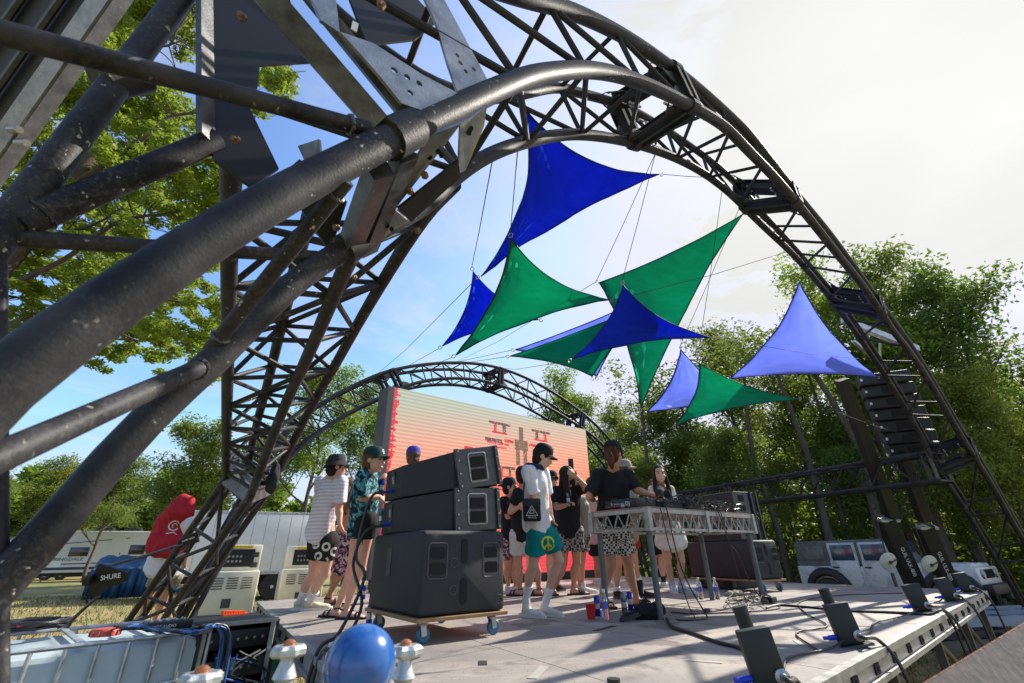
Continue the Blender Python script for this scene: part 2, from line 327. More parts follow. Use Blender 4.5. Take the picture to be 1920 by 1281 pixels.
def make_stage():
    nx, ny = 8, 4
    for i in range(nx):
        for j in range(ny):
            g = .0035; a0, a1 = LE1*i/nx+g, LE1*(i+1)/nx-g; b0, b1 = LE2*j/ny+g, LE2*(j+1)/ny-g
            if i == 0: a0 = .05
            if j == 0: b0 = .05
            vs = [dk(a, b, z) for z in (0, -.03) for a, b in ((a0, b0), (a1, b0), (a1, b1), (a0, b1))]
            link('deck_panel', vs, [(0, 1, 2, 3), (7, 6, 5, 4), (0, 4, 5, 1), (1, 5, 6, 2), (2, 6, 7, 3), (3, 7, 4, 0)], [deck_m], stage)
    def edge(p0, p1, inw):
        m = MB(); L = (p1-p0).length; d = (p1-p0)/L
        m.bar(p0+inw*.022+V(0, 0, -.016), p1+inw*.022+V(0, 0, -.016), .05, .038)
        m.bar(p0+inw*.03+V(0, 0, -.075), p1+inw*.03+V(0, 0, -.075), .025, .08)
        m.bar(p0+inw*.018+V(0, 0, -.125), p1+inw*.018+V(0, 0, -.125), .05, .028)
        m.build('edge_rail', alu, stage)
        m = MB()
        k = int(L/.42)
        for i in range(k):
            p = p0+d*(L*(i+.5)/k)+V(0, 0, -.075)+inw*.014
            m.box(p, (.09, .012, .05), d, inw, V(0, 0, 1))
            m.tube([p-inw*.012, p+inw*.01], .012, 8)
        m.split('edge_bracket', hole, stage, 60)
    edge(dk(0, 0), dk(LE1, 0), e2); edge(dk(0, 0), dk(0, LE2), e1); edge(dk(LE1, 0), dk(LE1, LE2), -e1)
    for a in np.linspace(.12, LE1-.12, 6):
        for b in (.12, LE2*.33, LE2*.66, LE2-.1):
            m = MB(); m.bar(dk(a, b, -.14), dk(a, b, -SZ+.02), .06, .06, e1); m.box(dk(a, b, -SZ+.012), (.2, .2, .02), e1, e2.cross(V(0, 0, 1)).cross(V(0, 0, 1))); m.build('leg', darkg, stage)
    xs = list(np.linspace(.12, LE1-.12, 6))
    for i in range(5):
        m = MB(); m.tube([dk(xs[i], .12, -.2), dk(xs[i+1], .12, -SZ+.2)], .022); m.build('brace', darkg, stage)
        m = MB(); m.tube([dk(xs[i], .12, -SZ+.3), dk(xs[i+1], .12, -SZ+.3)], .022); m.build('brace', darkg, stage)
    ys = (.12, LE2*.33, LE2*.66, LE2-.1)
    for j in range(3):
        m = MB(); m.tube([dk(.12, ys[j], -.2), dk(.12, ys[j+1], -SZ+.2)], .022); m.build('brace', darkg, stage)
        m = MB(); m.tube([dk(LE1-.12, ys[j], -.2), dk(LE1-.12, ys[j+1], -SZ+.2)], .022); m.build('brace', darkg, stage)
    for i in range(9):
        m = MB(); a = LE1*i/8; m.bar(dk(min(max(a, .1), LE1-.1), .1, -.16), dk(min(max(a, .1), LE1-.1), LE2-.1, -.16), .05, .1); m.build('joist', darkg, stage)
make_stage()
# ------------------------------------------------------------------ arched trusses
from mathutils.geometry import tessellate_polygon
def holed_plate(pts2, holes, c, X, Y, th, mb, mi=0):
    """flat plate from a 2D outline with round holes, in the frame X, Y at c"""
    n = X.cross(Y).normalized(); loops = [[Vector((a, b, 0)) for a, b in pts2]]
    for hx, hy, hr in holes: loops.append([Vector((hx+hr*math.cos(-2*math.pi*k/10), hy+hr*math.sin(-2*math.pi*k/10), 0)) for k in range(10)])
    flat = [p for l in loops for p in l]; tris = tessellate_polygon(loops); k = len(flat)
    vs = [c + X*p.x + Y*p.y + n*s for s in (th/2, -th/2) for p in flat]
    fs = [tuple(t) for t in tris] + [tuple(i+k for i in t)[::-1] for t in tris]
    o = 0
    for l in loops:
        for i in range(len(l)): a, b = o+i, o+(i+1) % len(l); fs.append((a, a+k, b+k, b))
        o += len(l)
    mb.add(vs, fs, mi, False)
def nearest(P, q):
    best = None
    for i in range(len(P)-1):
        a, b = P[i], P[i+1]; d = b-a; t = max(0, min(1, (q-a).dot(d)/max(1e-9, d.dot(d)))); p = a+d*t; e = (p-q).length
        if best is None or e < best[0]: best = (e, p)
    return best[1]
class Truss:
    """four chords; inner pair C1 (near) C2 (far), outer pair O1 O2"""
    def __init__(s, C1, C2, O1, O2): s.C1, s.C2, s.O1, s.O2 = C1, C2, O1, O2
    def st(s, p, h=.42, w=.6):
        P = s.C1; i = min(range(len(P)), key=lambda k: (P[k]-p).length); i = max(1, min(len(P)-2, i)); T = (P[i+1]-P[i-1]).normalized()
        B = (nearest(s.C2, p)-p); B = (B - T*B.dot(T)).normalized(); Nn = T.cross(B).normalized(); 
        o = nearest(s.O1, p); 
        if (o-p).dot(Nn) < 0: Nn = -Nn
        c2 = nearest(s.C2, p+B*w); return dict(C1=p, C2=c2, O1=nearest(s.O1, p+Nn*h), O2=nearest(s.O2, c2+Nn*h), T=T, N=Nn, B=B)
    def joint(s, root, q, k=1.0, big=False):
        T = q['T']; m = MB(); g = MB(); bt = MB()
        C = dict((n, q[n]) for n in ('C1', 'C2', 'O1', 'O2'))
        for sg in (-1, 1):
            off = T*(.045*k*sg)
            for a, b in ((('C1', 'O1'), ('O2', 'C2'), ('C2', 'C1')) if big else (('C1', 'O1'), ('O1', 'O2'), ('O2', 'C2'), ('C2', 'C1'))):
                pa, pb = C[a]+off, C[b]+off; cen = (C['C1']+C['O2'])/2+off; mid = (pa+pb)/2; inn = (cen-mid).normalized()
                d = (pb-pa).normalized(); face = T.cross(d).normalized()
                # channel: web + two flanges
                m.bar(pa+d*.03, pb-d*.03, .012*k, .10*k, face if abs(face.dot(T)) < .5 else inn)
                for s2 in (-1, 1):
                    m.bar(pa+d*.03+face*(.050*k*s2)+T*(.02*sg*k), pb-d*.03+face*(.050*k*s2)+T*(.02*sg*k), .05*k, .008*k, face)
            for a, b in ((('C1', 'O1'), ('C1', 'C2'), ('C2', 'C1')) if big else (('C1', 'O1'), ('O1', 'C1'), ('C1', 'C2'), ('C2', 'C1'), ('C2', 'O2'), ('O2', 'C2'), ('O1', 'O2'), ('O2', 'O1'))):
                pa, pb = C[a]+T*(.085*k*sg), C[b]; d = (pb-C[a]).normalized(); Y = d - T*d.dot(T); Y.normalize(); X = T*sg
                L = (pb-C[a]).length
                w_, h_ = (.20*k, .15*k) if not big else (.26*k, min(.28, L*.5))
                pts = [(0, .03), (w_, .03), (w_, .06), (.07*k, h_), (0, h_)]
                hs = [(.05*k+.06*k*i, .075*k, .012*k) for i in range(3)] + [(.045*k, h_*.62, .014*k)]
                holed_plate(pts, hs if big or k > .9 else [], pa, X, Y, .010, g)
            for a in C:
                cen = (C['C1']+C['O2'])/2; dd = (cen-C[a]).normalized()
                for t in (.10, .18):
                    p = C[a]+dd*t+off; bt.tube([p-T*.02*sg, p+T*(.05*sg)], .012*k, 8)
        
        if not big: m.split('joint_frame', steel_far, root)
        if not big: g.split('gusset_plate', plate_m, root); bt.split('bolt', chrome, root)
        cl = MB()
        for a in C: cl.tube([C[a]-T*.06*k, C[a]+T*.06*k], .058*k, 14)
        cl.split('collar', steel if big else steel_far, root)
LAT = {}
def lat(root): return LAT.setdefault(root.name, (root, MB()))[1]
def brace_between(m, a, b, r, n=8): m.tube([a, b], r, n)
ARCH = thing('arch_truss', V(0, 0, 0), 'huge curved black steel box truss sweeping over the front of the stage from the foreground', 'truss')
TH1 = R_(40.3); nA = V(-math.sin(TH1), math.cos(TH1), 0); eA = V(math.cos(TH1), math.sin(TH1), 0); D1 = .89
TH2 = R_(40.3); nB = V(-math.sin(TH2), math.cos(TH2), 0); eB = V(math.cos(TH2), math.sin(TH2), 0); D2 = 1.40
def sz1(s, z): return nA*D1 + eA*s + V(0, 0, z)
def sz2(s, z): return nB*D2 + eB*s + V(0, 0, z)
def chord(px, n, D, pre, post): return smooth_pts(catmull([*pre] + [ppl(x, y, n, D) for x, y in px] + [*post], 6), 6)
C1 = chord([(-40, 765), (0, 723), (200, 575), (404, 440), (560, 350), (768, 244), (964, 153), (1029, 136), (1111, 131), (1193, 151), (1292, 197), (1357, 236), (1398, 278), (1456, 337), (1515, 407), (1573, 481), (1624, 544), (1672, 618), (1703, 656), (1744, 718), (1785, 790), (1823, 852), (1857, 905), (1888, 962), (1918, 1012)], nA, D1, [sz1(-.36, 0), sz1(-.33, .9), sz1(-.25, 1.55)], [])
C1.append(C1[-1] + (C1[-1]-C1[-8]).normalized()*2.3)
C2 = chord([(0, 1095), (50, 1045), (110, 975), (175, 900), (245, 820), (322, 745), (395, 682), (445, 633), (500, 577), (580, 508), (690, 442), (800, 385), (849, 335), (921, 288), (997, 263), (1062, 252), (1128, 256), (1210, 275), (1292, 308), (1362, 356), (1425, 419), (1487, 477), (1538, 536), (1589, 602), (1648, 687), (1689, 752), (1723, 811), (1758, 880), (1807, 950), (1845, 1015), (1879, 1068), (1913, 1127)], nB, D2, [ppl(-330, 1430, nB, D2), ppl(-130, 1225, nB, D2)], [])
C2.insert(0, V(C2[0].x-.1, C2[0].y-.1, 0))
C2.append(C2[-1] + (C2[-1]-C2[-8]).normalized()*1.9)
def C_off(P, h, n):                                           # outward in the arch plane
    out = []
    for i, p in enumerate(P):
        T = (P[min(i+1, len(P)-1)]-P[max(0, i-1)]).normalized(); out.append(p + T.cross(n).normalized()*(-h if T.cross(n).dot(p-V(3.5, 3.5, 1)) < 0 else h))
    return out
i1 = max(i for i, p in enumerate(C1) if (p-C1[0]).dot(eA) < .95); o1r = [ppl(x, y, nA, D1) for x, y in [(983, -2), (1072, 20), (1190, 79), (1298, 157), (1374, 223), (1400, 249), (1437, 294), (1495, 368), (1554, 438), (1608, 512)]]
j1 = min(range(len(C1)), key=lambda i: (C1[i]-ppl(1624, 544, nA, D1)).length)
O1 = smooth_pts(catmull([sz1(-.85, 0), sz1(-.8, 1.1), sz1(-.62, 2.1), sz1(-.25, 2.95), sz1(.3, 3.6)] + o1r, 6) + C_off(C1, .36, nA)[j1+4:], 8)
j2 = min(range(len(C2)), key=lambda i: (C2[i]-ppl(1538, 536, nB, D2)).length)
O2 = smooth_pts([ppl(-60, 520, nB, D2), ppl(15, 420, nB, D2), ppl(180, 205, nB, D2), ppl(335, 0, nB, D2)], 0) + smooth_pts(catmull([ppl(440, -150, nB, D2), sz2(.75, 3.75)] + [ppl(x, y, nB, D2) for x, y in [(1029, 161), (1082, 174), (1161, 195), (1226, 229), (1272, 259), (1338, 305), (1390, 354), (1417, 387), (1476, 450), (1530, 512)]], 6) + C_off(C2, .36, nB)[j2+4:], 8)
MB().tube([ppl(-4, 1400, nB, D2), ppl(-4, 440, nB, D2)], .016, 14).build('chord', steel, ARCH)
def even(P, n=200): return [at_frac(P, i/n) for i in range(n+1)]
C1, C2, O1, O2 = even(C1), even(C2), even(O1), even(O2)
for P, r in ((C1, .044), (C2, .040), (O1, .044), (O2, .037)):
    MB().tube(P, r, 18).build('chord', steel, ARCH)
front = Truss(C1, C2, O1, O2)
jp = [ppl(752, 252, nA, D1), ppl(1296, 200, nA, D1), ppl(1492, 378, nA, D1), ppl(1652, 587, nA, D1), ppl(1826, 856, nA, D1)]
J = [front.st(nearest(C1, p)) for p in jp]
for i, q in enumerate(J): front.joint(ARCH, q, 1.0, big=(i == 0))
def lace(root, tr, q0, q1, n, r, mname=steel_far, sides=('in', 's1', 's2', 'out'), rev=False):
    """struts and diagonals between two stations"""
    i0 = min(range(len(tr.C1)), key=lambda k: (tr.C1[k]-q0['C1']).length); i1 = min(range(len(tr.C1)), key=lambda k: (tr.C1[k]-q1['C1']).length)
    P = tr.C1[i0:i1+1]; Q = [tr.st(at_frac(P, (k+.15)/(n-.0+.3-.15+.0)) if False else at_frac(P, .04+.92*k/n)) for k in range(n+1)]
    for sd, (a, b) in {'in': ('C2', 'C1'), 's1': ('O1', 'C1'), 's2': ('O2', 'C2'), 'out': ('O2', 'O1')}.items():
        if sd not in sides: continue
        m = lat(root)
        for k in range(n+1):
            if 0 < k < n or sd == 'in': brace_between(m, Q[k][a], Q[k][b], r)
            if k < n and sd != 'out':
                if rev or sd == 'in': brace_between(m, Q[k][b], Q[k+1][a], r)
                else: brace_between(m, Q[k][a], Q[k+1][b], r)
ns = [4, 3, 3, 4]
for k in range(4): lace(ARCH, front, J[k], J[k+1], ns[k], .0165)
end = front.st(C1[-6]) ; 
lace(ARCH, front, J[4], front.st(at_frac(C1, .992)), 3, .017)
# the braces close to the camera, left of the big joint
m = MB(); m.tube([ppl(-60, 45, nA, D1), ppl(690, 243, nA, D1)], .021, 14); m.build('brace', steel, ARCH)
m = MB(); m.tube([ppl(35, 420, nB, D2), ppl(405, 262, nB, D2)], .036, 14); m.build('brace', steel, ARCH)
m = MB(); m.tube([ppl(10, 446, nB, D2), ppl(600, 482, nB, D2)], .021, 14); m.build('brace', steel, ARCH)
m = MB(); m.tube([ppl(650, 338, nA, D1), ppl(395, 655, nB, D2)], .020, 14); m.build('brace', steel, ARCH)
m = MB(); m.tube([ppl(-110, 905, nA, D1), ppl(388, 683, nB, D2)], .023, 14); m.build('brace', steel, ARCH)
# plates, channels and gussets of the big bolted joint, laid in the faces of the truss
def hub():
    A = lambda x, y, o=0: ppl(x, y, nA, D1+o)
    def B(x, y, o=0): return ppl(x, y, nB, D2+o)
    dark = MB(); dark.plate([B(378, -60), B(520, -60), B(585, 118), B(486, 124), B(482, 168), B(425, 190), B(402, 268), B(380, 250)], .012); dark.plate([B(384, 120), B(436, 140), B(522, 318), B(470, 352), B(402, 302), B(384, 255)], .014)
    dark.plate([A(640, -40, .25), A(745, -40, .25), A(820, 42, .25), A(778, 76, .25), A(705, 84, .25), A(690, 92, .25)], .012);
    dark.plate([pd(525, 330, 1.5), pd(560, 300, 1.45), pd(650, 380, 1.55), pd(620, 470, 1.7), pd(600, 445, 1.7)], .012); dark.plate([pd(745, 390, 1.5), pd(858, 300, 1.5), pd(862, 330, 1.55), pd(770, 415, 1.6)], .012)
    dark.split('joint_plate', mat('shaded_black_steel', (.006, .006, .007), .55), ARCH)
    ch = MB(); 
    for (a, b, w, dp) in ((A(455, -60, -.01), A(712, 236, -.01), .062, .05), (A(540, -60, .05), A(762, 214, .02), .045, .06), (B(383, -60, -.03), B(386, 262, -.03), .02, .06)): ch.bar(a, b, w, dp, _f)
    for (a, b, w) in ((pd(712, 318, 1.28), pd(648, 482, 1.72), .055), (pd(760, 290, 1.34), pd(688, 470, 1.76), .045)): ch.bar(a, b, w, .07, _f)
    ch.split('channel', plate_m, ARCH)
    g = MB(); n0 = nA
    def gp(pts, holes, o=-.03, th=.010):
        P = [A(x, y, o) for x, y in pts]; c = P[0]; X = eA; Y = V(0, 0, 1); q = [((p-c).dot(X), (p-c).dot(Y)) for p in P]; hs = [((A(x, y, o)-c).dot(X), (A(x, y, o)-c).dot(Y), r) for x, y, r in holes]; holed_plate(q, hs, c, X, Y, th, g)
    gp([(636, 62), (700, 84), (792, 143), (856, 176), (797, 212), (752, 196), (700, 132)], [(738, 134, .011), (762, 147, .011), (785, 159, .011), (768, 176, .010)])
    gp([(786, -20), (820, -20), (912, 150), (900, 162), (858, 178), (838, 120), (816, 44)], [(856, 106, .009), (862, 120, .010), (872, 136, .009), (887, 132, .009)], -.01)
    gp([(572, -30), (625, -30), (636, 64), (600, 40)], [], -.02)
    for pts in ([(806, 252, 1.36), (864, 230, 1.40), (742, 388, 1.60), (746, 352, 1.55)], [(862, 232, 1.41), (912, 196, 1.46), (906, 236, 1.5), (872, 318, 1.58), (858, 326, 1.56)], [(730, 384, 1.60), (764, 412, 1.66), (704, 456, 1.72)], [(560, 275, 1.5), (600, 262, 1.45), (604, 300, 1.42), (585, 330, 1.45)]): g.plate([pd(*p) for p in pts], .008)
    g.split('gusset_plate', plate_light, ARCH)
    h = MB()
    for x, y, d in ((822, 285, 1.45), (828, 292, 1.46), (806, 296, 1.48), (880, 250, 1.47), (883, 242, 1.47), (726, 424, 1.64), (735, 430, 1.65)): q = pd(x, y, d-.012); h.lathe(q, [(.009, 0), (.009, .004)], 10, Z=-_f)
    h.split('bolt_hole', hole, ARCH)
    b = MB()
    for x, y, d in ((445, 265, 1.45), (457, 35, 1.4), (632, 428, 1.62), (797, 330, 1.5), (770, 360, 1.55), (716, 12, 1.3), (783, 433, 1.75), (665, 520, 2.2)): q = pd(x, y, d-.05); b.lathe(q, [(.013, 0), (.013, .010), (.008, .012), (.008, .024)], 6, Z=-_f)
    b.split('bolt', mat('rusty_bolt', (.14, .07, .035), .6, .4, col2=(.24, .16, .10), nscale=40), ARCH)
    t = MB(); q = A(665, 50, .22); t.box(q, (.022, .004, .05), (eA*.97+V(0, 0, .2)).normalized(), nA); t.build('rating_label', white_pl, ARCH)
hub()
def weld(p, d, r, root):
    """lumpy weld bead round a tube end"""
    d = d.normalized(); a = d.orthogonal().normalized(); b = d.cross(a); random.seed(int(p.x*1000)); P = [p + a*(r*math.cos(q)) + b*(r*math.sin(q)) + d*random.uniform(-.002, .002) for q in np.linspace(0, 2*math.pi, 30)]
    m = MB(); m.tube(P, [.0055*random.uniform(.7, 1.25) for _ in P], 6); m.build('weld_bead', plate_m, root)
for (a, b, r) in ((ppl(690, 243, nA, D1), ppl(-60, 45, nA, D1), .021), (ppl(395, 655, nB, D2), ppl(650, 338, nA, D1), .020), (ppl(650, 338, nA, D1), ppl(395, 655, nB, D2), .020), (ppl(388, 683, nB, D2), ppl(-110, 905, nA, D1), .023), (ppl(35, 420, nB, D2), ppl(405, 262, nB, D2), .036)):
    d = (b-a).normalized(); weld(a+d*.050, d, r+.001, ARCH)
# ------------------------------------------------------------------ the leaning side truss that comes down from the big joint
SIDE = thing('side_truss', V(-3, 5, 0), 'black lattice truss running down from the foreground joint to spread legs on the grass', 'truss')
T1 = [pd(434, 300, 1.9), pd(430, 470, 2.5), pd(428, 640, 3.3), pd(425, 790, 4.4), pd(424, 897, 5.3)]
T2 = [pd(700, 395, 1.9), pd(641, 516, 2.6), pd(604, 606, 3.05), pd(568, 688, 3.6), pd(532, 765, 4.1), pd(496, 860, 4.6), pd(469, 932, 4.9)]
T3 = [pd(850, 345, 2.3), pd(781, 425, 2.8), pd(677, 597, 3.7), pd(632, 679, 4.25), pd(595, 742, 4.7), pd(559, 810, 5.15), pd(523, 880, 5.5), pd(500, 925, 5.7)]
T4 = [pd(600, 330, 2.4), pd(555, 498, 3.3), pd(518, 652, 4.2), pd(496, 742, 4.9), pd(480, 800, 5.4), pd(462, 890, 6.0)]
T1, T2, T3, T4 = [smooth_pts(catmull(t, 5), 3) for t in (T1, T2, T3, T4)]
for P in (T1, T2, T3, T4): MB().tube(P, .045, 14).build('chord', steel, SIDE)
def panels(root, A, B, fr, r, m_=steel, flip=False):
    m = lat(root)
    for k in range(len(fr)-1):
        a, b = at_frac(A, fr[k]), at_frac(B, fr[k]); a2, b2 = at_frac(A, fr[k+1]), at_frac(B, fr[k+1])
        m.tube([a, b], r, 8); m.tube([a, b2] if (k % 2 == 0) != flip else [b, a2], r, 8)
    m.tube([at_frac(A, fr[-1]), at_frac(B, fr[-1])], r, 8)
fr = [.10, .24, .38, .52, .64, .74, .82, .90, .97]
panels(SIDE, T1, T2, fr, .02); panels(SIDE, T2, T3, fr, .02, flip=True); panels(SIDE, T4, T3, fr, .02); panels(SIDE, T1, T4, fr, .02, flip=True)
# splayed lower legs
g1 = pd(424, 897, 5.3); g2 = pd(469, 932, 4.9); g3 = pd(505, 918, 5.7); g4 = pd(452, 880, 6.0)
def toground(a, px, py, dd):
    b = pd(px, py, dd); v = b-a; return a + v*(a.z/(-v.z)) if v.z < 0 else b
f1 = pd(238, 1168, 6.3); f2 = pd(302, 1168, 5.9)
f1g = g1 + (f1-g1)*((g1.z-.02)/(g1.z-f1.z)); f2g = g2 + (f2-g2)*((g2.z-.02)/(g2.z-f2.z))
f3g = f2g + (g3-g2)*1.0; f4g = f1g + (g4-g1)*1.0; f3g.z = f4g.z = .02
for a, b in ((g1, f1g), (g2, f2g), (g3, f3g), (g4, f4g)): MB().tube([a, b], .042, 12).build('leg', steel, SIDE)
frl = [.02, .2, .36, .52, .68, .84]
for A, B, fl in (((g1, f1g), (g2, f2g), False), ((g2, f2g), (g3, f3g), True), ((g1, f1g), (g4, f4g), True)): panels(SIDE, list(A), list(B), frl, .022, steel, fl)
m = MB()
for a, b in ((g1, g2), (g2, g3), (g3, g4), (g4, g1)):
    m.bar(a, b, .05, .13); m.bar(a+V(.02, -.03, .16), b+V(.02, -.03, .16), .04, .05)
m.plate([g1, g2, g3, g4], .012); m.split('joint_frame', plate_m, SIDE)
# ------------------------------------------------------------------ rear arch
REAR = thing('rear_arch_truss', V(2, 10, 0), 'smaller looking black arch truss curving behind the big led screen', 'truss')
D3, D4 = 9.25, 9.75
RA = [(560+x/3, 640+y/3) for x, y in [(-60, 640), (60, 490), (170, 400), (400, 250), (540, 190), (700, 158), (880, 150), (1050, 165), (1200, 210), (1320, 270), (1440, 350), (1560, 440), (1650, 520), (1730, 600)]]
RA1 = [(560+x/3, 640+y/3) for x, y in [(0, 440), (170, 320), (400, 205), (530, 160), (700, 130), (880, 118), (1050, 130), (1180, 165), (1300, 215), (1420, 280), (1540, 360), (1640, 440), (1730, 530), (1800, 620), (1870, 720)]]
RI = [(560+x/3, 640+y/3) for x, y in [(-10, 610), (130, 500), (300, 390), (530, 285), (620, 245), (750, 215), (880, 207), (1000, 215), (1150, 250), (1300, 315), (1450, 400), (1600, 490), (1700, 570), (1790, 670), (1850, 760)]]
def ext(P):
    a = P[0] + (P[0]-P[3]).normalized()*.6; a0 = V(a.x-.9*eA.x, a.y-.9*eA.y, 0); b = P[-1]+(P[-1]-P[-4]).normalized()*.6; b0 = V(b.x+.9*eA.x, b.y+.9*eA.y, 0)
    return smooth_pts([a0, a0.lerp(a, .5), a] + P + [b, b.lerp(b0, .5), b0], 2)
rO1 = ext(smooth_pts(catmull([ppl(x, y, nA, D3) for x, y in RA1], 4), 5)); rC1 = ext(smooth_pts(catmull([ppl(x, y, nA, D3) for x, y in RI], 4), 5))
rC2 = [p + nA*.6 for p in rC1]; rO2 = [p + nA*.6 for p in rO1]
for P in (rO1, rC1, rO2, rC2): MB().tube(P, .042, 10).build('chord', steel_far, REAR)
rear = Truss(rC1, rC2, rO1, rO2)
rj = [rear.st(nearest(rC1, ppl(x, y, nA, D3)), .55) for x, y in ((395, 960), (748, 722), (938, 728), (1090, 800), (1170, 890))]
for q in rj[1:4]: rear.joint(REAR, q, .9)
for k in range(4): lace(REAR, rear, rj[k], rj[k+1], (10, 5, 4, 3)[k], .016)
# ------------------------------------------------------------------ straight truss on the right, from the arch leg back
HT = thing('straight_truss', V(5, 8, 0), 'level black box truss running from the arch leg back past the right speakers', 'truss')
def hz(z, a, b, r=.03):
    p, q = pz(*a, z), pz(*b, z); d = (p-q).normalized(); return q, d
zt = J[4]['C1'].z-.05
anchor = nearest(C2, ppl(1742, 846, nB, D2)); far_ = pz(1262, 927, anchor.z); dirh = (V(far_.x, far_.y, 0)-V(anchor.x, anchor.y, 0)).normalized(); LH = (V(far_.x, far_.y, 0)-V(anchor.x, anchor.y, 0)).length + 4
side = V(0, 0, 1).cross(dirh); side = side if side.x > 0 else -side
ht = [anchor + V(0, 0, o[1]) + side*o[0] for o in ((0, .02), (.45, .02), (0, -.46), (.45, -.46))]
for p in ht: MB().tube([p, p+dirh*LH], .034, 10).build('chord', steel_far, HT)
nb = 14; m = lat(HT)
for a, b in ((0, 2), (0, 1), (1, 3), (2, 3)):
    for k in range(nb):
        p0 = ht[a]+dirh*(LH*k/nb); p1 = ht[b]+dirh*(LH*(k+.5)/nb); p2 = ht[a]+dirh*(LH*(k+1)/nb); m.tube([p0, p1], .018, 6); m.tube([p1, p2], .018, 6)
for r_, mb_ in LAT.values(): mb_.split('brace', steel_far if r_ is not SIDE else steel, r_, 90)
for t in (0.02, LH*.42):
    m = MB()
    for a, b in ((0, 2), (0, 1), (1, 3), (2, 3)): m.bar(ht[a]+dirh*t, ht[b]+dirh*t, .06, .02); m.bar(ht[a]+dirh*(t+.1), ht[b]+dirh*(t+.1), .06, .02)
    m.split('joint_frame', darkg, HT)
m = MB()
for p in ht[2:]: m.tube([p+dirh*(LH-.2), V(p.x+dirh.x*(LH-.2), p.y+dirh.y*(LH-.2), 0)], .04, 10); m.build('leg', steel_far, HT); m = MB()
# louvred panel and aluminium angle overhead at the far upper left
PN = thing('louvred_panel', pd(60, 100, 1.9), 'dark ribbed panel with pale metal edge angle hanging overhead in the upper left corner', 'panel')
def PP(x, y, d=1.9): return pd(x, y, d+(-x*.0004))
m = MB(); m.plate([PP(-260, -120), PP(285, -120), PP(195, 8), PP(-40, 345), PP(-260, 345)], .02); m.build('panel_sheet', blackp, PN)
m = MB()
for k in range(9):
    o = -75*k; m.tube([PP(230+o, -60, 1.865), PP(-60+o, 350, 1.865)], .014, 6)
m.split('rib', darkg, PN)
m = MB(); a, b = PP(262, -110, 1.84), PP(-60, 350, 1.84); m.bar(a, b, .075, .012, -_f); m.bar(a+_r*.05+_f*.03, b+_r*.05+_f*.03, .012, .06, -_f); m.split('edge_angle', plate_light, PN)
m = MB()
for x, y in ((22, 243), (36, 268)): m.tube([PP(x-4, y, 1.83), PP(x+14, y, 1.80)], .014, 8)
m.split('bolt', chrome, PN)
